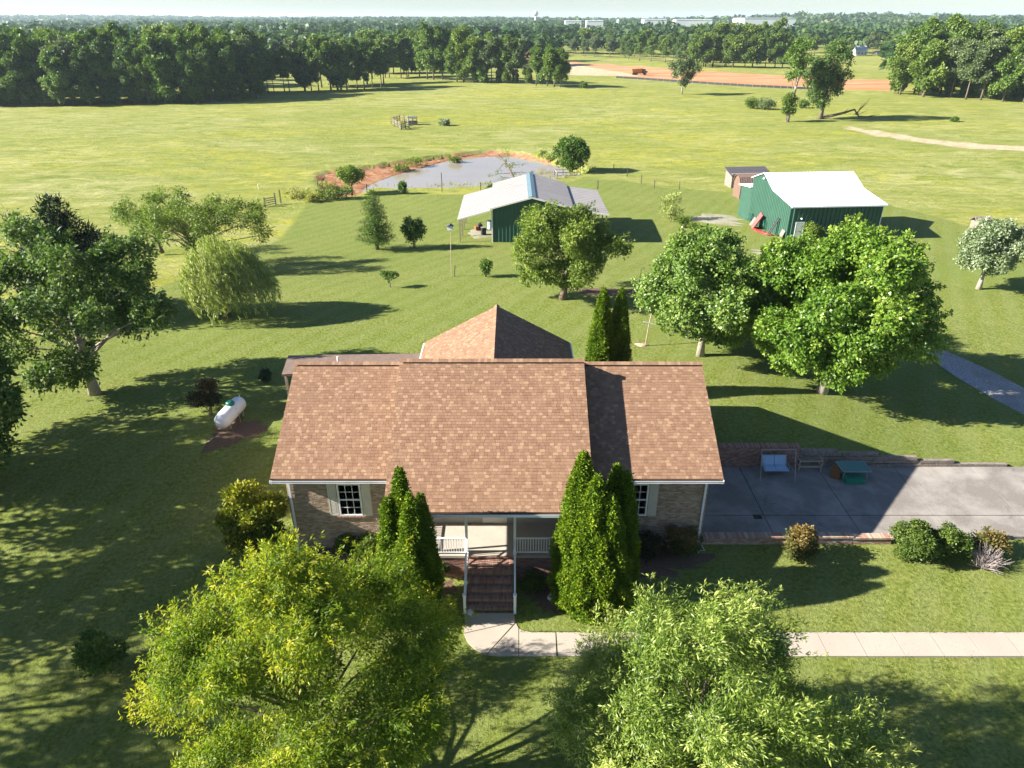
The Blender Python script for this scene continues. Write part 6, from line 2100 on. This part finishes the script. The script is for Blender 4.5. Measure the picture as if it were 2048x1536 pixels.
make_tree("pond_tree", "small lime green tree in front of the clay bank of the pond", "tree", tuple(q), topz(333, q.y) - q.z, 4.8, 1.7, "L_olive", R_(119), nl=12, ncl=420, lpc=13, ll=0.3, cr=0.42, r0=0.11, rl=(0.28, 0.4), tbase=0.55)
q = G(1340, 440)
make_shrub("loose_bush", "tall loose grey green bush on the grass right of the pole barn", "shrub", tuple(q), topz(384, q.y) - q.z, 3.0, "L_willow", R_(120), ncl=200, lpc=12, ll=0.26, cr=0.34, nl=12, rl=(0.2, 0.32), place=(0.6, 0.9), asp=0.35)
q = G(1368, 455)
make_shrub("low_bush", "low yellow green bush in front of the tall loose bush", "shrub", tuple(q), 1.6, 1.9, "L_olive", R_(121), ncl=120, ll=0.2, cr=0.24, nl=8, asp=0.4)
q = G(1386, 462)
make_shrub("low_bush", "smallest yellow green bush nearest the bare gravel patch", "shrub", tuple(q), 1.1, 1.5, "L_olive", R_(122), ncl=90, ll=0.18, cr=0.2, nl=7, asp=0.4)
q = G(1622, 484)
make_shrub("barn_bush", "rounded bush beside the barn's white door", "shrub", (q.x, q.y + 0.3, q.z), 2.2, 2.6, "L_olive", R_(123), ncl=260, ll=0.2, cr=0.24)
# arborvitae
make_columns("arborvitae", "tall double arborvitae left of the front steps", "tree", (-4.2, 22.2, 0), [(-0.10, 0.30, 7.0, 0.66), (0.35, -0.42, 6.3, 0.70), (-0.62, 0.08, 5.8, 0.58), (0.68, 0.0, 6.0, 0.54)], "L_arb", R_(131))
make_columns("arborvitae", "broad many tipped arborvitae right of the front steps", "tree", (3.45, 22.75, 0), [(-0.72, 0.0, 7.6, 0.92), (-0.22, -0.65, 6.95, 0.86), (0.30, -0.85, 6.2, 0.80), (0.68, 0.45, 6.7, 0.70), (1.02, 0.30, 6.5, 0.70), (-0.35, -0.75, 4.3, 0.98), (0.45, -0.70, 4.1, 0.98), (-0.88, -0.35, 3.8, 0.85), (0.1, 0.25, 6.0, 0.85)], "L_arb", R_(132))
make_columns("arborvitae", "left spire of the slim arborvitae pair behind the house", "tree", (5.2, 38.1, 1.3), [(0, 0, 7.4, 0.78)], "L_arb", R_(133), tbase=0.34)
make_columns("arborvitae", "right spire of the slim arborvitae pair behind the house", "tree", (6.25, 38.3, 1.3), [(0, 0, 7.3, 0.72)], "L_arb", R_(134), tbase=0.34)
make_shrub("golden_evergreen", "golden tipped round evergreen at the house's left front corner", "shrub", (-11.65, 25.6, 0), 3.75, 2.75, "L_gold", R_(135), ncl=1100, lpc=13, ll=0.17, cr=0.2, nl=18, rl=(0.26, 0.40), place=(0.55, 0.75), tips=0.75, upn=0.4, along=0.8)
# foundation planting and lawn shrubs
SHR = [
 (413, 838, 755, 1.75, "L_maroon", "dark bronze shrub behind the propane tank", 420, 0.5),
 (530, 768, 740, 0.8, "L_dark", "small dark evergreen shrub near the rear porch", 130, 0.0),
 (1605, 1138, 1052, 1.75, "L_rust", "rust tipped round shrub in front of the low brick wall", 420, 0.75),
 (1838, 1143, 1052, 2.5, "L_box", "large clipped round green shrub beside the driveway", 900, 0.3),
 (1908, 1138, 1056, 2.1, "L_box", "second clipped green shrub touching the largest one's right side", 700, 0.3),
 (1988, 1128, 1066, 2.0, "L_rust", "yellow topped shrub behind the bare grey bush", 320, 0.5),
 (1372, 1128, 1052, 1.9, "L_rust", "orange tipped leggy shrub by the corner downspout", 330, 0.9),
 (1298, 1130, 1062, 1.6, "L_maroon", "dark leggy shrub below the right window", 220, 0.2),
 (1066, 1192, 1152, 0.95, "L_box", "small bright round shrub right of the brick steps", 200, 0.4),
 (884, 1160, 1104, 1.5, "L_box", "green shrub below the porch left of the steps", 300, 0.2),
 (690, 1112, 1070, 1.1, "L_box", "low leafy shrub under the left window", 170, 0.3),
 (735, 1120, 1072, 1.2, "L_olive", "pale leafy shrub beside the left arborvitae", 200, 0.3),
 (188, 1375, 1275, 2.1, "L_mid", "dark shrub alone in the shade of the left lawn", 420, 0.3),
]
for i, (u, v, vt, wd, lf, lab, ncl, tips) in enumerate(SHR):
    q = Gz(u, v, 0.0) if v > 1050 else G(u, v)
    make_shrub("garden_shrub", lab, "shrub", (q.x, q.y + wd * 0.35, q.z), max(0.5, topz(vt, q.y + wd * 0.35) - q.z), wd, lf, R_(140 + i), ncl=ncl, ll=0.10 if lf == 'L_box' else 0.12, cr=0.12 if lf == 'L_box' else 0.15, tips=tips)
# bare grey bush
q = Gz(1978, 1150, 0.0)
o = root("bare_bush", (q.x, q.y + 0.5, 0), "bare grey twiggy bush at the end of the shrub row", "shrub")
mb = MB()
rg = R_(160)
for k in range(150):
    a, e = rg.uniform(0, 6.28), rg.uniform(0.45, 1.45)
    L = rg.uniform(0.75, 1.15)
    d1 = np.array([math.cos(a) * math.cos(e), math.sin(a) * math.cos(e), math.sin(e)])
    p1 = d1 * L * 0.55 + rg.normal(0, 0.05, 3)
    p2 = d1 * L + rg.normal(0, 0.10, 3)
    mb.tube([(0.1 * d1[0], 0.1 * d1[1], 0), tuple(p1), tuple(p2)], [0.016, 0.010, 0.005], 4, cap=False)
    mb.tube([tuple(p1), tuple(p1 + (p2 - p1) * 0.8 + rg.normal(0, 0.15, 3))], [0.009, 0.004], 3, cap=False)
twg = simple("bare_grey_twig_bark", (0.30, 0.25, 0.23), 0.9, 0.2, 8)
mb.build("twigs", twg, o)

# trees beyond the left edge whose shade lies over the lawn
make_tree("edge_tree", "dark green leafy tree cut by the photo's left edge", "tree", (-26.4, 29.6, hz(-26.4, 29.6)), 8.4, 5.4, 0.6, "L_mid", R_(170), nl=18, ncl=1500, lpc=15, ll=0.27, cr=0.42, r0=0.25, tbase=0.36)
for i, (x, y, h_, wd) in enumerate(((-31, 22.5, 13, 11), (-33, 15.5, 14, 12), (-27, 9.0, 12, 10), (-36, 26, 13, 10), (-20.0, 6.5, 8, 7), (-33.5, 31.0, 11, 8))):
    make_tree("lawn_tree", "tall tree just outside the left edge shading the lawn", "tree", (x, y, hz(x, y)), h_, wd, 2.6, "L_mid", R_(180 + i), nl=18, ncl=1050, lpc=12, ll=0.30, cr=0.46, rl=(0.15, 0.28), place=(0.55, 0.95), r0=0.3, group="trees shading the left lawn")
for i, (x, y, h_, wd) in enumerate(((-5.5, 5.5, 7.5, 6.5), (9.5, 6.0, 6.0, 5.0))):
    pass

# fallen tree over the pond
a, b = Gz(986, 306, WZ + 3.4), Gz(1036, 356, WZ + 0.6)
ft = root("fallen_tree", (b.x, b.y, WZ - 0.6), "dead leaning tree with sparse leaves lying out over the pond", "tree")
mb = MB()
base = Vector((0, 0, 0))
dirv = Vector((-4.6, 9.0, 4.6))
mb.tube([base, dirv * 0.5 + Vector((0.2, 0, 0.5)), dirv], [0.24, 0.16, 0.05], 7)
C = []
for k in range(16):
    t = rg.uniform(0.1, 0.85)
    p0 = dirv * t
    e = p0 + Vector((rg.uniform(-1, 4.0), rg.uniform(-2, 2), rg.uniform(0, 1.6)))
    if k > 12:
        e = p0 * 0.4 + Vector((-rg.uniform(2, 5), rg.uniform(-1, 1), 0.8 + rg.uniform(-0.3, 0.3)))
    mb.tube([p0, p0.lerp(e, 0.5) + Vector((0, 0, 0.2)), e], [0.06, 0.04, 0.012], 5, cap=False)
    C += [tuple(p0.lerp(e, 0.6)), tuple(p0.lerp(e, 0.85)), tuple(e)]
mb.build("trunk", M["bark"], ft, smooth=True)
lv = Leaves(); C = np.array(C)
clump_leaves(lv, rg, C, unit(np.tile([[0, 0, 1.0]], (len(C), 1))), np.full(len(C), 0.5), 13, 0.3, 0.45)
lv.build("crown", M["L_olive"], ft)

# ------------------------------------------------------------------ field trees
q = G(1363, 189)
make_tree("field_tree", "thin airy lone tree in the pasture before the dirt road", "tree", tuple(q), topz(103, q.y) - q.z, 11.5, 3.2, "W3", R_(200), nl=16, ncl=520, lpc=13, ll=0.6, asp=0.6, cr=0.85, r0=0.28, rl=(0.18, 0.28), place=(0.55, 0.9), tbase=0.5, bark="bark_pale")
q = G(1574, 244)
make_tree("ivy_tree", "tall pale limbed tree with an ivy covered lower trunk in the pasture", "tree", tuple(q), topz(66, q.y) - q.z, 8.6, 10, "W0", R_(201), nl=14, ncl=520, lpc=13, ll=0.5, asp=0.6, cr=0.75, r0=0.42, rl=(0.2, 0.32), place=(0.55, 0.85), bark="bark_pale", lean=(1.6, 0), depth=8, fork=0.45)
make_shrub("ivy_thicket", "ivy clad bush wrapping the foot of the pale limbed tree", "shrub", (q.x - 0.2, q.y - 0.2, q.z), 8.5, 4.4, "W2", R_(202), ncl=330, lpc=13, ll=0.45, cr=0.55, zb=1.0, rl=(0.3, 0.42))
q = G(1640, 238)
make_tree("oak_tree", "dark ragged oak with a fallen limb in the middle of the pasture", "tree", tuple(q), topz(60, q.y) - q.z, 15, 1.2, "W1", R_(203), nl=24, ncl=1200, lpc=14, ll=0.5, asp=0.6, cr=0.8, r0=0.55, rl=(0.18, 0.28), place=(0.5, 0.92), tbase=0.45, limbs=22, lean=(1.0, 0), depth=10)
mb = MB()
rg = R_(204)
pts = [Vector((0, 0, 0.3)), Vector((5, -0.5, 1.6)), Vector((8.5, 0.2, 2.5)), Vector((10, 0, 0.7)), Vector((14, 0.3, 0.6))]
mb.tube(pts, [0.45, 0.34, 0.25, 0.22, 0.08], 7)
for k in range(9):
    p0 = pts[1].lerp(pts[4], rg.uniform(0, 0.9))
    mb.tube([p0, p0 + Vector((rg.uniform(0, 4), rg.uniform(-1.5, 1.5), rg.uniform(0.3, 4.5)))], [0.12, 0.03], 5, cap=False)
o = mb.build("fallen_limb", M["bark"], smooth=True); o.location = (q.x + 0.8, q.y, q.z)
tag(o, "bare fallen limb lying on the grass right of the dark oak", "branch")
for i, (u, v, vt, wd, lf, lab) in enumerate(((1503, 217, 196, 6.0, "W2", "green scrub bush left of the ivy clad tree"), (1528, 219, 200, 7.0, "W3", "grey green scrub bush beside the ivy clad tree"), (1606, 216, 200, 4, "W0", "small dark scrub between the two pasture trees"),
                                        (1167, 176, 164, 3.2, "W2", "small bush at the right end of the middle tree line"), (888, 251, 242, 3.0, "L_white", "white flowering bush right of the cattle pen"), (1908, 243, 238, 1.5, "W0", "tiny lone bush in the right pasture"))):
    q = G(u, v)
    make_shrub("field_bush", lab, "shrub", tuple(q), topz(vt, q.y) - q.z, wd, lf, R_(210 + i), ncl=170, lpc=12, ll=0.42, cr=0.5, nl=9)
SCRUB = ["weedy olive scrub clump just left of the pond's lime green tree", "darker weedy clump at the foot of the pond's lime green tree", "straw coloured weeds at the clay bank's near left corner",
         "straw coloured weeds farthest left of the clay bank", "pale reed clump on the far bank, left of the round tree", "pale reed clump on the far bank touching the round tree",
         "widest low scrub clump on the clay of the far bank", "low scrub clump on the clay, nearer the lime green tree", "slim upright bush by the fence post on the near bank",
         "small leafy clump on the near bank behind the pole barn's roof", "low scrub clump at the water's edge of the far bank", "straw coloured weeds on the clay behind the lime green tree"]
# reeds and scrub at the pond's banks
for i, (u, v, w_, h_, lf) in enumerate(((655, 398, 4.5, 1.2, "L_olive"), (690, 396, 3.5, 1.5, "L_mid"), (625, 404, 3.0, 0.9, "grass_tuft"), (597, 396, 4.5, 1.0, "grass_tuft"), (1085, 316, 3.0, 1.6, "L_willow"), (1100, 321, 3.0, 1.5, "L_willow"),
                                      (830, 332, 6.0, 0.8, "L_olive"), (800, 342, 4.0, 0.7, "L_olive"), (806, 388, 1.0, 2.0, "L_mid"), (985, 384, 2.2, 1.0, "L_mid"), (910, 324, 3.0, 0.8, "L_olive"), (655, 380, 5, 0.8, "grass_tuft"))):
    q = Gz(u, v, WZ + 0.12) if (u, v) in ((830, 332), (800, 342), (910, 324), (655, 380)) else G(u, v)
    make_shrub("bank_scrub", SCRUB[i], "shrub", tuple(q), h_, w_, lf, R_(230 + i), ncl=120, lpc=10, ll=0.35, cr=0.32, nl=8, group="scrub clumps on the pond bank", asp=0.35, stems=3)

# tall pasture grass tufts: one object
lv = Leaves()
rg = R_(240)
def tufts(n, xr, yr, cond, hh=(0.35, 0.8)):
    x = rg.uniform(*xr, n); y = rg.uniform(*yr, n)
    k = cond(x, y)
    x, y = x[k], y[k]
    z = hgt(x, y)
    m = len(x)
    for b in range(5):
        P = np.stack([x + rg.normal(0, 0.12, m), y + rg.normal(0, 0.12, m), z - 0.02], 1)
        D = np.stack([rg.normal(0.35, 0.3, m), rg.normal(0, 0.3, m), np.ones(m)], 1)
        Nn = np.stack([rg.normal(0, 1, m), rg.normal(0, 1, m), np.zeros(m)], 1)
        lv.quads(P, D, Nn, rg.uniform(*hh, m), rg.uniform(0.05, 0.11, m), rg.normal(0.45, 0.18, m))
def past_cond(x, y):
    return (sdist(x, y, lawn) > 0.3) & (sdist(x, y, clay) > 0.5) & (sdist(x, y, pond) > 0.8) & (np.abs(x) < y * 0.78)
tufts(2600, (-32, 16), (104, 150), lambda x, y: (sdist(x, y, pond) > 0.6) & (sdist(x, y, pond) < 2.6) & (sdist(x, y, clay) > -0.5), (0.4, 0.9))
o = lv.build("tall_grass", M["grass_tuft"])
o["kind"] = "stuff"

# blades of the mown lawn near the house: one object
lv = Leaves()
rg = R_(245)
def blades(x, y, hh, wd=(0.012, 0.024)):
    m = len(x)
    P = np.stack([x, y, hgt(x, y) - 0.01], 1)
    pad = (x > 9) & (y > 26.4) & (y < 32.62)
    D = np.stack([rg.normal(0.1, 0.5, m), rg.normal(0, 0.5, m), np.ones(m)], 1)
    Nn = np.stack([rg.normal(0, 1, m), rg.normal(0, 1, m), np.zeros(m)], 1)
    pat = 0.45 + 0.16 * np.sin(x * 1.7 + 2 * np.sin(y * 0.9)) * np.sin(y * 2.3 + x * 0.4)
    lv.quads(P, D, Nn, rg.uniform(*hh, m), rg.uniform(*wd, m), pat + rg.normal(0, 0.20, m))
n = 165000
y = 8 + 44 * rg.random(n) ** 1.35
x = rg.uniform(-1, 1, n) * (y * 0.62 + 6)
ok = ~((x > -11) & (x < 9.6) & (y > 23.6) & (y < 39.5)) & ~((x > 8.7) & (y > 26.0) & (y < 32.75)) & ~((y > ya - 0.02) & (y < yb + 0.02) & (x > 0.1)) & ~((x > -2.1) & (x < 1.0) & (y > 19.6) & (y < 24.2))
x, y = x[ok], y[ok]
clump = np.sin(x * 3.1 + 1.3 * np.sin(y * 2.7)) * np.sin(y * 3.7 + 1.1 * np.sin(x * 2.2))
keep = rg.random(len(x)) < 0.45 + 0.5 * np.clip(clump, -0.6, 1)
blades(x[keep], y[keep], (0.05, 0.11))
# ragged edge of the walk
xe = rg.uniform(0.3, 24, 6000)
blades(xe, np.where(rg.random(6000) < 0.5, ya - np.abs(rg.normal(0, 0.03, 6000)) + 0.01, yb + np.abs(rg.normal(0, 0.03, 6000)) - 0.01), (0.08, 0.16))
o = lv.build("lawn_grass", M["lawn_blades"])
o["kind"] = "stuff"

# ------------------------------------------------------------------ the woods round the pasture
rgw = R_(300)
PROTO = {}
def proto(key, H, Wd, zb, leaf, seed, **kw):
    PROTO[key] = dict(H=H, Wd=Wd, zb=zb, leaf=leaf, seed=seed, kw=kw, obj=None)
for i, (H, Wd, zb, leaf, kw) in enumerate((
    (21, 12, 1.5, "W0", {}), (23, 11, 2.0, "W1", {}), (19, 11, 1.5, "W2", {}), (20, 9, 4.0, "W0", dict(rl=(0.2, 0.3), place=(0.55, 0.9))), (17, 8, 2.0, "W1", {}),
    (22, 12, 5.0, "W3", dict(rl=(0.2, 0.32), place=(0.55, 0.88))), (15, 9, 1.2, "W2", {}), (24, 10, 6.0, "W0", dict(rl=(0.2, 0.3), place=(0.5, 0.9))), (12, 7, 0.8, "W0", {}), (13, 5.5, 0.5, "W1", {}))):
    proto(i, H, Wd, zb, leaf, 400 + i, **kw)
def wood_tree(key, x, y, s, label, group, name="wood_tree"):
    P = PROTO[key]
    z = hz(x, y) - 0.1
    rz = rgw.uniform(0, 6.28)
    sc = (s * rgw.uniform(0.88, 1.12), s * rgw.uniform(0.88, 1.12), s)
    if P["obj"] is None:
        kw = dict(nl=15, ncl=900, lpc=11, ll=0.72, asp=0.62, cr=0.75, r0=0.30, rl=(0.18, 0.36), place=(0.55, 0.88), tips=0.3, limbs=8, tbase=0.42, ctv=0.15)
        kw.update(P["kw"])
        o = make_tree(name, label, "tree", (x, y, z), P["H"], P["Wd"], P["zb"], P["leaf"], R_(P["seed"]), group=group, rz=rz, **kw)
        o.scale = sc
        P["obj"] = o
        return o
    return copy_tree(P["obj"], (x, y, z), rz, sc, label, group)
KIND = {0: "mid green", 1: "dark green", 2: "yellow green", 3: "loose mid green", 4: "short dark green", 5: "grey green", 6: "low yellow green", 7: "tall mid green", 8: "low bushy", 9: "narrow dark"}
ORD = "first second third fourth fifth sixth seventh eighth ninth tenth eleventh twelfth thirteenth fourteenth fifteenth sixteenth".split()
def row(px, dy, n, vt, keys, where, group, jit=(1.5, 3.0), under=None, smin=0.75, smax=1.05, each=False):
    """a row of trees whose feet follow the pixel line px, moved dy metres farther away"""
    us = np.linspace(px[0][0], px[-1][0], n)
    vs = np.interp(us, [p[0] for p in px], [p[1] for p in px])
    for ii, (u, v) in enumerate(zip(us, vs)):
        q = G(u + rgw.uniform(-8, 8), v)
        x, y = q.x * (1 + dy / q.y), q.y + dy
        x += rgw.normal(0, jit[0]); y += abs(rgw.normal(0, jit[1]))
        k = int(rgw.choice(keys))
        Ht = max(6, topz(vt + rgw.normal(0, 5), y) - hz(x, y))
        s = np.clip(Ht / PROTO[k]["H"], 0.5, 1.35)
        lab = "%s tree %s" % (KIND[k], where)
        if dy <= 4 and n <= 16:
            lab += ", %s from left" % ORD[ii]
        wood_tree(k, x, y, s, lab, group)
LW_px = [(-60, 213), (150, 212), (300, 208), (400, 207), (505, 199)]
row(LW_px, 0, 15, 92, (0, 1, 3, 4, 8), "fronting the left wood", "front trees of the left wood")
row(LW_px, 7, 15, 66, (0, 1, 3, 7, 5), "deeper inside the left wood", "inner trees of the left wood")
row(LW_px, 16, 14, 56, (0, 2, 3, 7, 1), "deeper inside the left wood", "inner trees of the left wood")
row(LW_px, -1, 22, 168, (8, 6, 9), "low at the foot of the left wood", "undergrowth of the left wood", smin=0.3)
row(LW_px, 28, 8, 52, (0, 2, 7, 5), "deeper inside the left wood", "inner trees of the left wood")
row([(240, 205), (505, 196)], 22, 7, 44, (0, 2, 7), "rising highest in the left wood", "highest trees of the left wood")
row([(-40, 190), (140, 190)], 6, 6, 58, (0, 1), "at the far left behind the wood's front", "inner trees of the left wood")
row([(525, 186), (575, 184)], 0, 4, 98, (7, 3), "in the thin clump beside the left wood", "thin clump beside the left wood")
row([(600, 184), (680, 182), (765, 176)], 0, 11, 75, (7, 3, 1, 9), "in the open row right of the left wood", "open row right of the left wood")
row([(600, 181), (765, 172)], 12, 8, 70, (0, 5, 3), "in the open row right of the left wood", "open row right of the left wood")
row([(740, 158), (860, 153)], 0, 8, 66, (0, 1, 7), "in the dark middle wood", "trees of the middle wood")
row([(740, 152), (860, 150)], 14, 8, 58, (0, 2, 5), "in the dark middle wood", "trees of the middle wood")
row([(850, 160), (890, 161)], 0, 3, 44, (0, 1), "tallest of the middle wood", "tallest trees of the middle wood")
row([(905, 164), (945, 166)], 0, 3, 60, (0, 2, 6), "bushy at the right of the middle wood", "bushy trees of the middle wood")
row([(965, 165), (1045, 169)], 0, 5, 68, (7, 3, 5), "with thin trunk in the middle tree line", "thin trunked trees of the middle line")
row([(930, 166), (1100, 172)], 3, 9, 128, (8, 9, 6), "low under the middle tree line", "undergrowth of the middle tree line")
row([(1075, 172), (1128, 176)], 0, 4, 86, (0, 6, 7), "bushy ending the middle tree line", "right end of the middle tree line")
row([(1150, 112), (1230, 116), (1330, 126), (1400, 133)], 0, 12, 70, (0, 1, 5, 3), "in the row beyond the dirt road", "row beyond the dirt road")
row([(1150, 108), (1420, 124)], 16, 12, 62, (0, 1, 2, 5), "in the row beyond the dirt road", "row beyond the dirt road")
row([(1400, 134), (1560, 137)], 0, 11, 62, (0, 2, 6, 1), "right in the row beyond the dirt road", "right part of the row beyond the dirt road")
row([(1400, 128), (1560, 130)], 16, 9, 48, (0, 2, 7), "right in the row beyond the dirt road", "right part of the row beyond the dirt road")
row([(1540, 112), (1700, 112)], 4, 9, 68, (0, 1, 3), "around the far farm house", "trees round the far farm house")
row([(1735, 110), (1790, 112)], 2, 5, 66, (0, 5, 3), "around the far farm house", "trees round the far farm house")
row([(1800, 193), (1870, 196), (1950, 202), (2090, 208)], 2, 9, 72, (5, 0, 2, 6), "fronting the right wood", "front trees of the right wood")
row([(1790, 188), (2090, 205)], 0, 14, 155, (8, 6, 9), "low at the foot of the right wood", "undergrowth of the right wood", smin=0.3)
row([(1800, 190), (2090, 204)], 12, 9, 42, (0, 2, 7, 5), "inside the right wood", "inner trees of the right wood")
row([(1830, 184), (2090, 200)], 26, 8, 34, (0, 1, 7), "inside the right wood", "inner trees of the right wood")

# ------------------------------------------------------------------ distant woods: one mass
dist = Leaves()
def far_crowns(X, Y, H, Rr, nq, rg):
    n = len(X)
    Z = hgt(X, Y)
    d = sphere_dirs(rg, n * nq)
    d[:, 2] = np.where(d[:, 2] < -0.2, -d[:, 2], d[:, 2])
    I = np.repeat(np.arange(n), nq)
    lob = 1 + 0.22 * np.sin(d[:, 0] * 4 + I * 1.7) * np.sin(d[:, 1] * 5 + I * 0.9) + rg.normal(0, 0.08, n * nq)
    P = np.stack([X[I] + d[:, 0] * Rr[I] * lob, Y[I] + d[:, 1] * Rr[I] * lob, Z[I] + H[I] * 0.55 + d[:, 2] * H[I] * 0.45 * lob], 1)
    D = rg.normal(0, 1, (n * nq, 3)) * [1, 1, 0.6]
    Nn = d + rg.normal(0, 0.45, (n * nq, 3)) + [0, 0, 0.3]
    L = Rr[I] * rg.uniform(0.4, 0.80, n * nq)
    tt = rg.normal(0.45, 0.20, n)
    dist.quads(P - unit(D) * (L * 0.5)[:, None], D, Nn, L, L * 0.75, tt[I] + rg.normal(0, 0.14, n * nq))
rgf = R_(500)
def clear_of(X, Y):
    d = (X - 0) / Y
    u = 1024 + d * FPX * 1.08
    ok = np.ones(len(X), bool)
    ok &= ~((Y < 640) & (u > 1100) & (u < 1780))                 # fields round the dirt road and the farm house
    ok &= ~((Y < 470) & (u > 480) & (u < 1140))                  # meadow behind the open row
    ok &= ~((Y > 700) & (Y < 1050) & (u > 935) & (u < 1010))     # pale field left of the water tower
    ok &= ~((Y > 1150) & (Y < 1520) & (u > 1110) & (u < 1215))
    ok &= ~((Y > 1250) & (Y < 1520) & (u > 1285) & (u < 1440))
    ok &= ~((Y > 1150) & (Y < 1520) & (u > 1485) & (u < 1600))
    ok &= ~((Y < 330) & (u > 1740))
    return ok
Yk = 310.0
while Yk < 6500:
    stepx = 8.0 + Yk * 0.006
    n = int(1.62 * Yk / stepx)
    X = np.linspace(-0.81 * Yk, 0.81 * Yk, n) + rgf.normal(0, stepx * 0.3, n)
    Y = Yk + rgf.normal(0, Yk * 0.012 + 3, n)
    keep = clear_of(X, Y) & (rgf.random(n) < 0.94)
    X, Y = X[keep], Y[keep]
    H = rgf.uniform(12, 19, len(X)) * (1 + 0.16 * np.sin(X / (0.045 * Yk) + Yk) * np.sin(X / (0.017 * Yk)))
    Rr = stepx * rgf.uniform(0.55, 0.85, len(X))
    far_crowns(X, Y, H, Rr, 90 if Yk < 700 else (46 if Yk < 1500 else 20), rgf)
    Yk *= 1.075 if Yk > 500 else 1.05
M["W_far"] = leafmat("distant_wood_leaves", (0.022, 0.050, 0.014), (0.050, 0.098, 0.026), (0.105, 0.155, 0.042), 0.25)
o = dist.build("distant_woods", M["W_far"])
o["kind"] = "stuff"

# ------------------------------------------------------------------ haze
hb = MB()
hb.box(-11000, -300, -9.0, 11000, 9800, 75.0)
hm = bpy.data.materials.new("haze_air")
hm.use_nodes = True
ht = hm.node_tree
ht.nodes.clear()
ho = ht.nodes.new("ShaderNodeOutputMaterial")
pv = ht.nodes.new("ShaderNodeVolumePrincipled")
pv.inputs["Color"].default_value = (0.68, 0.82, 1.0, 1)
pv.inputs["Density"].default_value = 0.00008
pv.inputs["Anisotropy"].default_value = 0.2
ht.links.new(pv.outputs[0], ho.inputs["Volume"])
o = hb.build("haze", hm, kind="stuff")
